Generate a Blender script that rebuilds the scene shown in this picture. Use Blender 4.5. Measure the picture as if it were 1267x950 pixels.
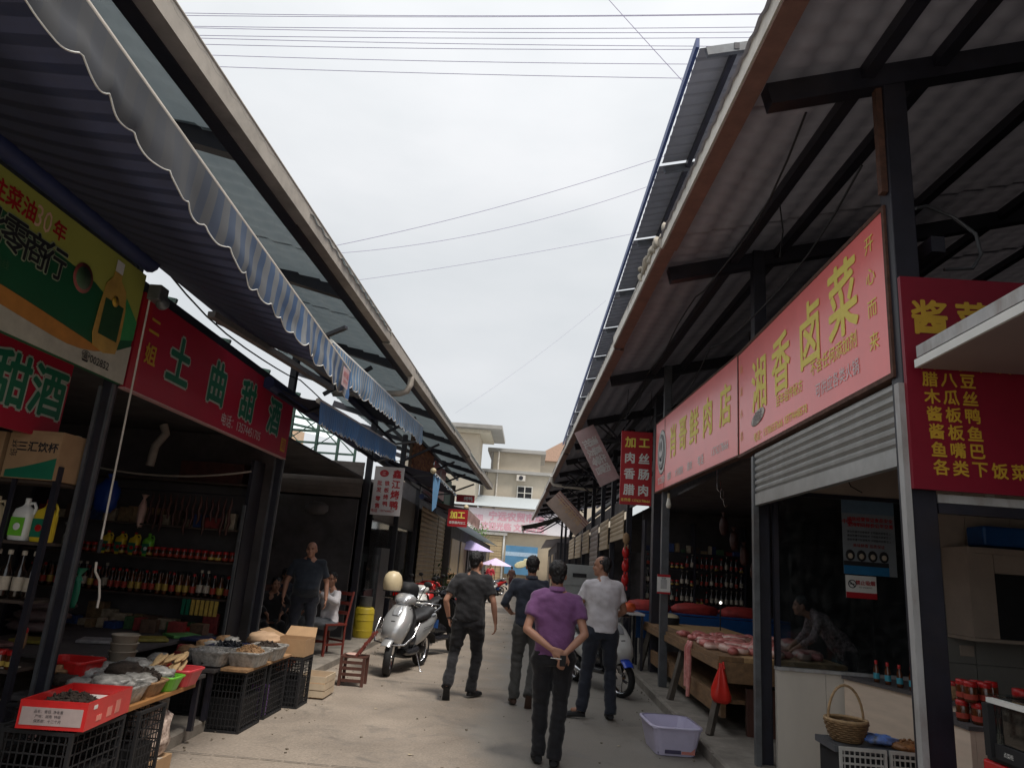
import bpy, bmesh, math, random
from mathutils import Vector, Matrix, noise
for o in list(bpy.data.objects): bpy.data.objects.remove(o)
SC = bpy.context.scene; COL = SC.collection
V = Vector; R = math.radians; PI = math.pi
random.seed(7)
# ------------------------------------------------------------ camera
cam = bpy.data.objects.new('camera', bpy.data.cameras.new('camera')); COL.objects.link(cam)
cam.data.sensor_width = 36; cam.data.lens = 24.72; cam.data.clip_start = .05; cam.data.clip_end = 600
cam.matrix_world = Matrix(((0.99695072, -0.06587749, 0.04182601, 0), (0.02390526, -0.25239502, -0.96732895, 0),
                           (0.07428188, 0.96537915, -0.25005058, 1.58), (0, 0, 0, 1)))
SC.camera = cam
# ------------------------------------------------------------ light
SKY = .41
SUN = V((.28, -.30, .91)).normalized()
sun = bpy.data.objects.new('sun', bpy.data.lights.new('sun', 'SUN')); COL.objects.link(sun)
sun.data.energy = 1.5; sun.data.angle = R(14); sun.data.color = (1, .93, .84)
sun.rotation_euler = SUN.to_track_quat('Z', 'Y').to_euler()
W = bpy.data.worlds.new('World'); SC.world = W; W.use_nodes = True
nt = W.node_tree; nt.nodes.clear(); N = nt.nodes.new; L = nt.links.new
sky = N('ShaderNodeTexSky'); sky.sky_type = 'NISHITA'; sky.sun_disc = False
sky.sun_elevation = math.asin(SUN.z); sky.sun_rotation = math.atan2(SUN.x, SUN.y)
bg1 = N('ShaderNodeBackground'); bg1.inputs[1].default_value = .10; L(sky.outputs[0], bg1.inputs[0])
tc = N('ShaderNodeTexCoord'); mp = N('ShaderNodeMapping'); mp.inputs['Scale'].default_value = (1, 1, 2.6); L(tc.outputs['Generated'], mp.inputs[0])
nz = N('ShaderNodeTexNoise'); nz.inputs['Scale'].default_value = 2.1; nz.inputs['Detail'].default_value = 5; nz.inputs['Roughness'].default_value = .5; L(mp.outputs[0], nz.inputs[0])
cr = N('ShaderNodeValToRGB'); cr.color_ramp.elements[0].position = .32; cr.color_ramp.elements[0].color = (.71, .735, .745, 1)
cr.color_ramp.elements[1].position = .66; cr.color_ramp.elements[1].color = (.87, .875, .88, 1); L(nz.outputs[0], cr.inputs[0])
bg2 = N('ShaderNodeBackground'); bg2.inputs[1].default_value = .74; L(cr.outputs[0], bg2.inputs[0])
# an overcast sky grows brighter towards the zenith
sp = N('ShaderNodeSeparateXYZ'); L(tc.outputs['Generated'], sp.inputs[0]); sq = N('ShaderNodeMath'); sq.operation = 'MULTIPLY'; L(sp.outputs[2], sq.inputs[0]); L(sp.outputs[2], sq.inputs[1])
gd = N('ShaderNodeMapRange'); gd.inputs[3].default_value = SKY * .9; gd.inputs[4].default_value = SKY * 1.7; L(sq.outputs[0], gd.inputs[0]); L(gd.outputs[0], bg2.inputs[1])
mx = N('ShaderNodeMixShader'); mx.inputs[0].default_value = .93; L(bg1.outputs[0], mx.inputs[1]); L(bg2.outputs[0], mx.inputs[2])
wo = N('ShaderNodeOutputWorld'); L(mx.outputs[0], wo.inputs[0])
SC.view_settings.view_transform = 'Standard'; SC.view_settings.look = 'None'; SC.view_settings.gamma = 1
SC.view_settings.exposure = 1.25
SC.cycles.max_bounces = 10; SC.cycles.diffuse_bounces = 7
# ------------------------------------------------------------ materials
MATS = {}
def mat(name, col, rough=.6, var=.15, scale=8, bump=0, bscale=60, metal=0, spec=.5, tint=None, stretch=(1, 1, 1), dirt=0, dirtcol=(.05, .04, .03), emit=0, alpha=1, trans=0, sheen=0, coat=0):
    if name in MATS: return MATS[name]
    m = bpy.data.materials.new(name); m.use_nodes = True; MATS[name] = m
    t = m.node_tree; N = t.nodes.new; L = t.links.new; b = t.nodes['Principled BSDF']
    tc = N('ShaderNodeTexCoord'); mp = N('ShaderNodeMapping'); mp.inputs['Scale'].default_value = stretch; L(tc.outputs['Object'], mp.inputs[0])
    n = N('ShaderNodeTexNoise'); n.inputs['Scale'].default_value = scale; n.inputs['Detail'].default_value = 6; n.inputs['Roughness'].default_value = .6; L(mp.outputs[0], n.inputs[0])
    r = N('ShaderNodeValToRGB'); c0 = tuple(max(0, c * (1 - var)) for c in col); c1 = tuple(min(1, c * (1 + var)) for c in (tint or col))
    r.color_ramp.elements[0].position = .3; r.color_ramp.elements[1].position = .7
    r.color_ramp.elements[0].color = c0 + (1,); r.color_ramp.elements[1].color = c1 + (1,); L(n.outputs[0], r.inputs[0]); out = r.outputs[0]
    if dirt:
        n2 = N('ShaderNodeTexNoise'); n2.inputs['Scale'].default_value = scale * .37; n2.inputs['Detail'].default_value = 8; n2.inputs['Roughness'].default_value = .7; L(mp.outputs[0], n2.inputs[0])
        r2 = N('ShaderNodeMapRange'); r2.inputs[1].default_value = .48; r2.inputs[2].default_value = .72; r2.inputs[4].default_value = dirt; L(n2.outputs[0], r2.inputs[0])
        x = N('ShaderNodeMixRGB'); x.inputs[2].default_value = dirtcol + (1,); L(r2.outputs[0], x.inputs[0]); L(out, x.inputs[1]); out = x.outputs[0]
    L(out, b.inputs['Base Color'])
    b.inputs['Roughness'].default_value = rough; b.inputs['Metallic'].default_value = metal; b.inputs['Specular IOR Level'].default_value = spec
    if coat: b.inputs['Coat Weight'].default_value = coat; b.inputs['Coat Roughness'].default_value = .15
    if sheen: b.inputs['Sheen Weight'].default_value = sheen
    if trans: b.inputs['Transmission Weight'].default_value = trans
    if alpha < 1: b.inputs['Alpha'].default_value = alpha
    if emit: b.inputs['Emission Strength'].default_value = emit; L(out, b.inputs['Emission Color'])
    if bump:
        n3 = N('ShaderNodeTexNoise'); n3.inputs['Scale'].default_value = bscale; n3.inputs['Detail'].default_value = 5; L(mp.outputs[0], n3.inputs[0])
        bp = N('ShaderNodeBump'); bp.inputs['Strength'].default_value = bump; bp.inputs['Distance'].default_value = .02; L(n3.outputs[0], bp.inputs['Height']); L(bp.outputs[0], b.inputs['Normal'])
    return m
def stripes(name, c1, c2, period, axis=1, rough=.7, duty=.5, dirt=.0, dirtcol=(.12, .11, .10), trans=0, grimy=None):
    m = mat(name, c1, rough, .1, 5); t = m.node_tree; N = t.nodes.new; L = t.links.new; b = t.nodes['Principled BSDF']
    tc = N('ShaderNodeTexCoord'); s = N('ShaderNodeSeparateXYZ'); L(tc.outputs['Object'], s.inputs[0])
    d = N('ShaderNodeMath'); d.operation = 'DIVIDE'; d.inputs[1].default_value = period; L(s.outputs[axis], d.inputs[0])
    f = N('ShaderNodeMath'); f.operation = 'FRACT'; L(d.outputs[0], f.inputs[0])
    g = N('ShaderNodeMath'); g.operation = 'GREATER_THAN'; g.inputs[1].default_value = duty; L(f.outputs[0], g.inputs[0])
    x = N('ShaderNodeMixRGB'); x.inputs[1].default_value = c1 + (1,); x.inputs[2].default_value = c2 + (1,); L(g.outputs[0], x.inputs[0]); out = x.outputs[0]
    n2 = N('ShaderNodeTexNoise'); n2.inputs['Scale'].default_value = 2.2; n2.inputs['Detail'].default_value = 8; n2.inputs['Roughness'].default_value = .7
    mp = N('ShaderNodeMapping'); mp.inputs['Scale'].default_value = (3, 3, .6); L(tc.outputs['Object'], mp.inputs[0]); L(mp.outputs[0], n2.inputs[0])
    r2 = N('ShaderNodeMapRange'); r2.inputs[1].default_value = .35; r2.inputs[2].default_value = .65; r2.inputs[4].default_value = dirt; L(n2.outputs[0], r2.inputs[0])
    if grimy:   # this cloth is dirtiest at one end
        gm = N('ShaderNodeMapRange'); gm.inputs[1].default_value = grimy[0]; gm.inputs[2].default_value = grimy[1]; gm.inputs[3].default_value = .97; gm.inputs[4].default_value = 0; L(s.outputs[axis], gm.inputs[0])
        mxx = N('ShaderNodeMath'); mxx.operation = 'MAXIMUM'; L(gm.outputs[0], mxx.inputs[0]); L(r2.outputs[0], mxx.inputs[1]); r2 = mxx
    y = N('ShaderNodeMixRGB'); y.inputs[2].default_value = dirtcol + (1,); L(r2.outputs[0], y.inputs[0]); L(out, y.inputs[1]); L(y.outputs[0], b.inputs['Base Color'])
    if trans:
        tr = N('ShaderNodeBsdfTranslucent'); L(y.outputs[0], tr.inputs[0]); ms = N('ShaderNodeMixShader'); ms.inputs[0].default_value = trans
        L(b.outputs[0], ms.inputs[1]); L(tr.outputs[0], ms.inputs[2]); L(ms.outputs[0], t.nodes['Material Output'].inputs[0])
    return m
def translucent(name, col, fac):
    m = mat(name, col, .6, .12, 3, dirt=.4, dirtcol=tuple(c * .5 for c in col)); t = m.node_tree; b = t.nodes['Principled BSDF']
    tr = t.nodes.new('ShaderNodeBsdfTranslucent'); tr.inputs[0].default_value = col + (1,); ms = t.nodes.new('ShaderNodeMixShader'); ms.inputs[0].default_value = fac
    t.links.new(b.outputs[0], ms.inputs[1]); t.links.new(tr.outputs[0], ms.inputs[2]); t.links.new(ms.outputs[0], t.nodes['Material Output'].inputs[0]); return m
def glass(name, col=(.8, .85, .85), alpha=.25, rough=.05):
    m = mat(name, col, rough, .05, 3); m.node_tree.nodes['Principled BSDF'].inputs['Alpha'].default_value = alpha; return m
def dusty(name, **k):   # window pane: mostly clear, faintly reflective, dusty
    m = bpy.data.materials.new(name); m.use_nodes = True; MATS[name] = m; t = m.node_tree; t.nodes.clear(); N = t.nodes.new; L = t.links.new
    tr = N('ShaderNodeBsdfTransparent'); tr.inputs[0].default_value = k.get('tint', (.75, .8, .8)) + (1,)
    gl = N('ShaderNodeBsdfGlossy'); gl.inputs[1].default_value = .04; df = N('ShaderNodeBsdfDiffuse'); df.inputs[0].default_value = (.35, .36, .36, 1)
    fr = N('ShaderNodeFresnel'); fr.inputs[0].default_value = 1.5; m1 = N('ShaderNodeMixShader'); L(fr.outputs[0], m1.inputs[0]); L(tr.outputs[0], m1.inputs[1]); L(gl.outputs[0], m1.inputs[2])
    n = N('ShaderNodeTexNoise'); n.inputs['Scale'].default_value = 14; n.inputs['Detail'].default_value = 8; mr = N('ShaderNodeMapRange'); mr.inputs[1].default_value = .45; mr.inputs[2].default_value = .8; mr.inputs[3].default_value = .01; mr.inputs[4].default_value = k.get('dust', .14)
    L(n.outputs[0], mr.inputs[0]); m2 = N('ShaderNodeMixShader'); L(mr.outputs[0], m2.inputs[0]); L(m1.outputs[0], m2.inputs[1]); L(df.outputs[0], m2.inputs[2])
    o = N('ShaderNodeOutputMaterial'); L(m2.outputs[0], o.inputs[0]); return m
def brickish(name): pass
M = dict(
 asphalt=None,
 steel=mat('painted_dark_steel', (.018, .018, .028), .45, .3, 6, bump=.05, dirt=.35, dirtcol=(.05, .032, .025)),
 galv=mat('galvanised_steel', (.15, .16, .17), .4, .2, 10, metal=.4, dirt=.45, dirtcol=(.09, .05, .03)),
 greypost=mat('grey_painted_post', (.085, .09, .10), .4, .2, 10, dirt=.5, dirtcol=(.05, .03, .02)),
 whitemetal=mat('chipped_white_metal', (.42, .42, .42), .45, .15, 9, dirt=.75, dirtcol=(.16, .09, .05), stretch=(1, 1, .4)),
 rust=mat('rusty_steel', (.10, .045, .03), .8, .4, 20, dirt=.4),
 tileroof_l=mat('grey_roof_sheet', (.34, .40, .43), .6, .18, 2.2, dirt=.35, dirtcol=(.17, .19, .20)),
 tileroof_r=mat('brown_grey_roof_sheet', (.30, .30, .35), .6, .15, 2.5, dirt=.4, dirtcol=(.19, .185, .21)),
 gutter_l=mat('weathered_beige_gutter', (.42, .38, .33), .6, .15, 6, dirt=.5, dirtcol=(.14, .12, .1)),
 gutter_r=mat('brown_gutter', (.22, .12, .10), .6, .2, 6, dirt=.5, dirtcol=(.1, .06, .05)),
 gutter_w=mat('pale_gutter_face', (.62, .58, .52), .6, .15, 7, dirt=.5, dirtcol=(.22, .19, .16)),
 blue=mat('blue_trim', (.04, .07, .20), .5, .15),
 concrete=mat('shop_slab_concrete', (.24, .215, .185), .85, .25, 5, bump=.3, bscale=40, dirt=.5, dirtcol=(.06, .05, .042)),
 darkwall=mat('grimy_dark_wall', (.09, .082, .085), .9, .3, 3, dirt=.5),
 beigewall=mat('beige_plaster', (.42, .34, .28), .85, .12, 3, bump=.1),
 tile=mat('grey_wall_tile', (.26, .25, .23), .35, .12, 2),
 marble=mat('pale_marble_tile', (.68, .63, .56), .3, .08, 2.2, dirt=.3, dirtcol=(.5, .45, .38), stretch=(1, 1, .5)),
 woodpanel=mat('pale_wood_panel', (.76, .62, .50), .45, .08, 3, stretch=(1, 1, 7), dirt=.25, dirtcol=(.55, .42, .33)),
 wood=mat('worn_table_wood', (.22, .125, .06), .7, .3, 3, stretch=(6, 1.5, 6), bump=.2, dirt=.4, dirtcol=(.08, .04, .02)),
 plank=mat('orange_plank_wood', (.36, .17, .055), .65, .2, 4, stretch=(8, 1, 8), bump=.15),
 darkwood=mat('dark_chair_wood', (.09, .035, .025), .5, .3, 5, stretch=(3, 3, 1)),
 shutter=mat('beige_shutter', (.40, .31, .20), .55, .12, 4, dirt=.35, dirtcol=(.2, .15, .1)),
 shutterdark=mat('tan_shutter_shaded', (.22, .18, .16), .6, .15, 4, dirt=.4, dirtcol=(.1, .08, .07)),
 shuttersteel=mat('steel_shutter', (.42, .42, .41), .35, .12, 8, metal=.5, dirt=.3, dirtcol=(.2, .18, .16)),
 red=mat('red_vinyl', (.42, .012, .02), .38, .06, 2, spec=.5), crimson=mat('crimson_vinyl', (.40, .008, .035), .45, .06, 2),
 pinkred=mat('glare_pink_red_vinyl', (.92, .165, .155), .34, .08, 1.2, coat=.4, spec=.6, bump=.12, bscale=2.5, dirt=.35, dirtcol=(.62, .13, .12), stretch=(1, .4, 1)), yellow=mat('yellow_print', (.85, .70, .12), .5, .06), gold=mat('gold_print', (.55, .33, .03), .5, .1),  # pink glare on the red sign vinyl is put into its base colour
 white=mat('white_print', (.75, .75, .72), .5, .05), whitebag=mat('translucent_plastic', (.34, .33, .31), .2, .55, 14, bump=.4, bscale=30),
 black=mat('black_plastic', (.011, .011, .013), .7, .3, 10), blackprint=mat('black_print', (.02, .02, .025), .6, .1),
 green=mat('green_print', (.01, .16, .09), .5, .1), lime=mat('lime_plastic', (.16, .50, .04), .35, .1), redplastic=mat('red_plastic', (.60, .02, .02), .3, .12, spec=.6),
 pinkplastic=mat('pink_red_plastic', (.62, .06, .07), .4, .12), blueplastic=mat('blue_plastic', (.01, .09, .30), .4, .15), yellowplastic=mat('yellow_plastic', (.70, .52, .03), .4, .1),
 lilac=mat('lavender_plastic', (.60, .56, .74), .35, .06), purpleplastic=mat('purple_plastic', (.28, .12, .50), .4, .1),
 card=mat('cardboard', (.38, .24, .13), .8, .12, 6, bump=.05), cream=mat('cream_plastic', (.62, .52, .34), .4, .08), foam=mat('wood_crate_slats', (.52, .42, .30), .8, .15, 5),
 silver=mat('silver_scooter_paint', (.50, .51, .52), .28, .05, 3, metal=.55, coat=.5), blackpaint=mat('black_scooter_paint', (.02, .02, .024), .25, .1, 3, coat=.4),
 whitepaint=mat('white_scooter_paint', (.60, .60, .58), .3, .05, 3, coat=.4), redpaint=mat('red_scooter_paint', (.42, .02, .02), .3, .1, 3, coat=.4), bluepaint=mat('blue_scooter_paint', (.02, .07, .50), .25, .08, 3, coat=.6),
 rubber=mat('tyre_rubber', (.014, .014, .015), .8, .3, 20, bump=.2), chrome=mat('chrome', (.6, .6, .62), .18, .05, metal=1), seatm=mat('scooter_seat_vinyl', (.02, .02, .022), .5, .2, 8),
 lens=mat('headlamp_lens', (.55, .57, .6), .1, .05, metal=.5), amber=mat('amber_lens', (.6, .2, .02), .2), redlens=mat('red_lens', (.45, .01, .01), .2),
 skin=mat('skin', (.42, .22, .15), .5, .1, 8, spec=.35, bump=.03, bscale=90), skin2=mat('skin_tan', (.36, .185, .12), .5, .1, 8, spec=.35), hair=mat('black_hair', (.010, .009, .010), .45, .4, 60, bump=.5, bscale=160),
 meat=mat('raw_pork', (.46, .09, .08), .35, .3, 14, tint=(.62, .38, .33), bump=.4, bscale=40), fat=mat('pork_fat', (.62, .42, .36), .35, .2, 14, bump=.3, bscale=40), cured=mat('cured_meat', (.06, .018, .014), .4, .4, 14, bump=.4),
 dried=mat('dried_mushroom', (.035, .024, .018), .9, .5, 25, bump=.4), tan=mat('dried_tan_goods', (.34, .20, .10), .85, .35, 20, bump=.4),
)
# clear pane used on booths and cases
M['pane'] = dusty('booth_window_glass', tint=(.55, .6, .62), dust=.10); M['caseglass'] = dusty('display_case_glass', tint=(.8, .85, .85), dust=.06)
M['bottleglass'] = mat('dark_bottle_glass', (.02, .012, .008), .12, .3, 5, spec=.8); M['soy'] = mat('amber_sauce', (.10, .03, .01), .15, .3, 5, spec=.8)
M['cap_red'] = mat('red_lid', (.45, .015, .015), .35, .1); M['paper'] = mat('paper_label', (.52, .45, .36), .7, .2, 20)
M['paperred'] = mat('red_paper_label', (.40, .05, .03), .6, .2, 20); M['paperyel'] = mat('yellow_paper_label', (.55, .38, .08), .6, .2, 20)
for k_, f_ in (('tileroof_l', .085), ('tileroof_r', .02)):
    t_ = M[k_].node_tree; b_ = t_.nodes['Principled BSDF']; tr_ = t_.nodes.new('ShaderNodeBsdfTranslucent'); tr_.inputs[0].default_value = (.45, .55, .6, 1) if k_[-1] == 'l' else (.5, .45, .48, 1)
    ms_ = t_.nodes.new('ShaderNodeMixShader'); ms_.inputs[0].default_value = f_; t_.links.new(b_.outputs[0], ms_.inputs[1]); t_.links.new(tr_.outputs[0], ms_.inputs[2]); t_.links.new(ms_.outputs[0], t_.nodes['Material Output'].inputs[0])
ORD = 'first second third fourth fifth sixth seventh eighth ninth tenth eleventh twelfth thirteenth fourteenth fifteenth sixteenth seventeenth eighteenth nineteenth twentieth'.split() + ['twenty-' + q for q in 'first second third fourth fifth sixth seventh eighth ninth'.split()] + ['thirtieth']
# ------------------------------------------------------------ mesh builder
def frame(d, up=V((0, 0, 1))):
    d = d.normalized(); u = up if abs(d.dot(up)) < .97 else V((0, 1, 0)); s = d.cross(u).normalized(); return s, s.cross(d).normalized()
class MB:
    def __init__(s): s.v = []; s.f = []; s.m = []; s.s = []; s.mi = 0; s.off = V((0, 0, 0))
    def add(s, vs, fs, smooth=False):
        b = len(s.v); s.v += [V(p) for p in vs]
        for f in fs: s.f.append([i + b for i in f]); s.m.append(s.mi); s.s.append(smooth)
        return s
    def box(s, c, d, rot=None, rz=0):
        h = V(d) / 2; mt = rot or Matrix.Rotation(rz, 3, 'Z')
        vs = [V(c) + mt @ V((x * h.x, y * h.y, z * h.z)) for z in (-1, 1) for y in (-1, 1) for x in (-1, 1)]
        return s.add(vs, [(0, 2, 3, 1), (4, 5, 7, 6), (0, 1, 5, 4), (2, 6, 7, 3), (0, 4, 6, 2), (1, 3, 7, 5)])
    def b2(s, a, b):  # box by min/max corners
        a = V(a); b = V(b); return s.box((a + b) / 2, b - a)
    def beam(s, p, q, w, h, up=V((0, 0, 1))):
        p = V(p); q = V(q); sd, u = frame(q - p, up); vs = []
        for e in (p, q):
            for a, b in ((-1, -1), (1, -1), (1, 1), (-1, 1)): vs.append(e + sd * a * w / 2 + u * b * h / 2)
        return s.add(vs, [(3, 2, 1, 0), (4, 5, 6, 7), (0, 1, 5, 4), (1, 2, 6, 5), (2, 3, 7, 6), (3, 0, 4, 7)])
    def ring(s, rings, smooth=True, caps=True, closed=False):
        n = len(rings[0]); vs = [p for r in rings for p in r]; fs = []
        m = len(rings); 
        for i in range(m if closed else m - 1):
            a = i * n; b = ((i + 1) % m) * n
            for j in range(n): k = (j + 1) % n; fs.append((a + j, a + k, b + k, b + j))
        s.add(vs, fs, smooth)
        if caps and not closed:
            s.add(rings[0], [tuple(range(n))[::-1]], False); s.add(rings[-1], [tuple(range(n))], False)
        return s
    def tube(s, pts, r, n=8, caps=True, closed=False):
        pts = [V(p) for p in pts]; rs = r if isinstance(r, (list, tuple)) else [r] * len(pts); rings = []; su = None
        for i, p in enumerate(pts):
            a = pts[i - 1] if (i or closed) else p; b = pts[(i + 1) % len(pts)] if (i < len(pts) - 1 or closed) else p
            d = (b - a)
            if d.length < 1e-6: d = V((0, 0, 1))
            d.normalize()
            if su is None: sd, u = frame(d); 
            else:
                u = (su - d * su.dot(d)); u = u.normalized() if u.length > 1e-5 else frame(d)[1]; sd = d.cross(u)
            su = u; rings.append([p + (sd * math.cos(t) + u * math.sin(t)) * rs[i] for t in [2 * PI * k / n for k in range(n)]])
        return s.ring(rings, True, caps, closed)
    def cap(s, p, q, r0, r1, n=12):  # round-ended tapered limb
        p = V(p); q = V(q); d = (q - p); ln = d.length or 1e-4; d = d / ln; pts = []; rs = []
        for t in (-1, -.87, -.5, 0): pts.append(p + d * r0 * t); rs.append(max(1e-4, r0 * math.sqrt(max(0, 1 - t * t))))
        for t in (0, .5, .87, 1): pts.append(q + d * r1 * t); rs.append(max(1e-4, r1 * math.sqrt(max(0, 1 - t * t))))
        return s.tube(pts, rs, n)
    def ell(s, c, r, rot=None, n=12, m=8):
        c = V(c); mt = rot or Matrix.Identity(3); rings = []
        for i in range(m + 1):
            th = PI * i / m; z = -math.cos(th); q = max(1e-3, math.sin(th))
            rings.append([c + mt @ V((r[0] * q * math.cos(2 * PI * k / n), r[1] * q * math.sin(2 * PI * k / n), r[2] * z)) for k in range(n)])
        return s.ring(rings)
    def lathe(s, prof, c=(0, 0, 0), n=14, axis=None, smooth=True, caps=True):
        c = V(c); mt = axis or Matrix.Identity(3)
        return s.ring([[c + mt @ V((r * math.cos(2 * PI * k / n), r * math.sin(2 * PI * k / n), z)) for k in range(n)] for r, z in prof], smooth, caps)
    def prism(s, out, a, b):  # outline list of V (planar), extruded from offset a to offset b vectors
        n = len(out); p = [V(o) + V(a) for o in out]; q = [V(o) + V(b) for o in out]
        return s.add(p + q, [tuple(range(n))[::-1], tuple(range(n, 2 * n))] + [(i, (i + 1) % n, n + (i + 1) % n, n + i) for i in range(n)])
    def rr(s, c, w, d, h, r=.03, taper=1, t=0, n=4):  # open rounded tray (walls+bottom) centred c at base
        c = V(c)
        def o(k, ins, z):
            pts = []; W_ = w / 2 * k - ins; D_ = d / 2 * k - ins; rr_ = min(r, W_, D_)
            for q, (sx, sy) in enumerate(((1, 1), (-1, 1), (-1, -1), (1, -1))):
                for i in range(n):
                    a = q * PI / 2 + PI / 2 * i / (n - 1); pts.append(c + V((sx * (W_ - rr_) + rr_ * math.cos(a), sy * (D_ - rr_) + rr_ * math.sin(a), z)))
            return pts
        e = t or .006
        return s.ring([o(taper, 0, 0), o(1, 0, h * .93), o(1, -.008, h * .93), o(1, -.008, h), o(1, e, h), o(taper, e, e)], False)
    def obj(s, name, material=None, parent=None, label=None, bevel=0, world=True, kind=None):
        me = bpy.data.meshes.new(name); off = parent_off(parent) if world else V((0, 0, 0))
        me.from_pydata([tuple(p - off) for p in s.v], [], s.f); ms = material if isinstance(material, (list, tuple)) else [material]
        for k in ms:
            if k: me.materials.append(M[k] if isinstance(k, str) else k)
        me.polygons.foreach_set('material_index', s.m); me.polygons.foreach_set('use_smooth', s.s); me.update()
        o = bpy.data.objects.new(name, me); COL.objects.link(o)
        if parent: o.parent = parent
        if label: o['label'] = label
        if kind: o['kind'] = kind
        if bevel: b = o.modifiers.new('bevel', 'BEVEL'); b.width = bevel; b.segments = 2; b.limit_method = 'ANGLE'; b.angle_limit = R(40)
        return o
def parent_off(p):
    o = V((0, 0, 0))
    while p: o += p.location; p = p.parent
    return o
def thing(name, label, cat, loc=(0, 0, 0), rz=0, group=None, rot=None):
    o = bpy.data.objects.new(name, None); COL.objects.link(o); o.location = loc; o.empty_display_size = .1
    o.rotation_euler = rot if rot else (0, 0, rz); o['label'] = label; o['category'] = cat
    if group: o['group'] = group
    return o
def tag(o, label=None, cat=None, group=None, kind=None):
    if label: o['label'] = label
    if cat: o['category'] = cat
    if group: o['group'] = group
    if kind: o['kind'] = kind
    return o
def link_copy(o, parent=None, loc=None, rz=None, label=None, group=None):
    c = o.copy(); COL.objects.link(c); c.parent = parent
    if loc is not None: c.location = loc
    if rz is not None: c.rotation_euler = (0, 0, rz)
    if label: c['label'] = label
    if group: c['group'] = group
    for ch in list(o.children): link_copy(ch, c)
    return c
# ------------------------------------------------------------ text
_dg = None
def text(s, x, y, h, material, parent, z=.004, bold=0, name='lettering', w=1, align='CENTER', shear=0, rot=0, base=None):
    """one line of print centred at x,y on the sign's own plane; h = height of a glyph"""
    cu = bpy.data.curves.new('t', 'FONT'); cu.body = s; cu.size = h * 1.14; cu.align_x = align; cu.align_y = 'CENTER'; cu.shear = shear; cu.resolution_u = 2
    ob = bpy.data.objects.new('t', cu); me = bpy.data.meshes.new_from_object(ob); bpy.data.objects.remove(ob)
    xs = [v.co.x for v in me.vertices]; ys = [v.co.y for v in me.vertices]
    if not xs: return None
    cx = (min(xs) + max(xs)) / 2 if align == 'CENTER' else 0; cy = (min(ys) + max(ys)) / 2
    for v in me.vertices: v.co.x = (v.co.x - cx) * w; v.co.y -= cy
    if bold > .004:
        co = [v.co.copy() for v in me.vertices]; fc = [tuple(p.vertices) for p in me.polygons]; vs = []; fs = []; nd = 8 if bold > .03 else (6 if bold > .015 else 4)
        for k in range(nd + 1):
            q = V((0, 0, 0)) if k == nd else V((math.cos(2 * PI * k / nd + .4), math.sin(2 * PI * k / nd + .4), 0)) * bold * h
            b0 = len(vs); vs += [c + q + V((0, 0, .00012 * k)) for c in co]; fs += [tuple(i + b0 for i in f) for f in fc]
        me = bpy.data.meshes.new(name); me.from_pydata(vs, [], fs)
    me.materials.clear(); me.materials.append(M[material] if isinstance(material, str) else material)
    o = bpy.data.objects.new(name, me); COL.objects.link(o); o.parent = parent; o.location = (x, y, z); o.rotation_euler = (0, 0, rot); return o
def sign(name, label, cat, origin, xdir, w, h, material, thick=.04, up=(0, 0, 1), frame_mat=None, fw=.02):
    x = V(xdir).normalized(); u = V(up).normalized(); z = x.cross(u).normalized(); u = z.cross(x)
    mt = Matrix((x, u, z)).transposed(); o = thing(name, label, cat, origin); o.rotation_euler = mt.to_euler()
    b = MB(); b.b2((0, 0, -thick), (w, h, 0)); b.obj('board', material, o, world=False)
    if frame_mat:
        for nm, a, c in (('frame_rail', (0, -fw, -thick), (w, 0, .006)), ('frame_rail', (0, h, -thick), (w, h + fw, .006)), ('frame_stile', (-fw, -fw, -thick), (0, h + fw, .006)), ('frame_stile', (w, -fw, -thick), (w + fw, h + fw, .006))):
            MB().b2(a, c).obj(nm, frame_mat, o, world=False)
    return o
def panel(parent, x0, y0, x1, y1, material, z=.002, name='printed_panel'):
    return MB().add([(x0, y0, z), (x1, y0, z), (x1, y1, z), (x0, y1, z)], [(0, 1, 2, 3)]).obj(name, material, parent, world=False)
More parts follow.
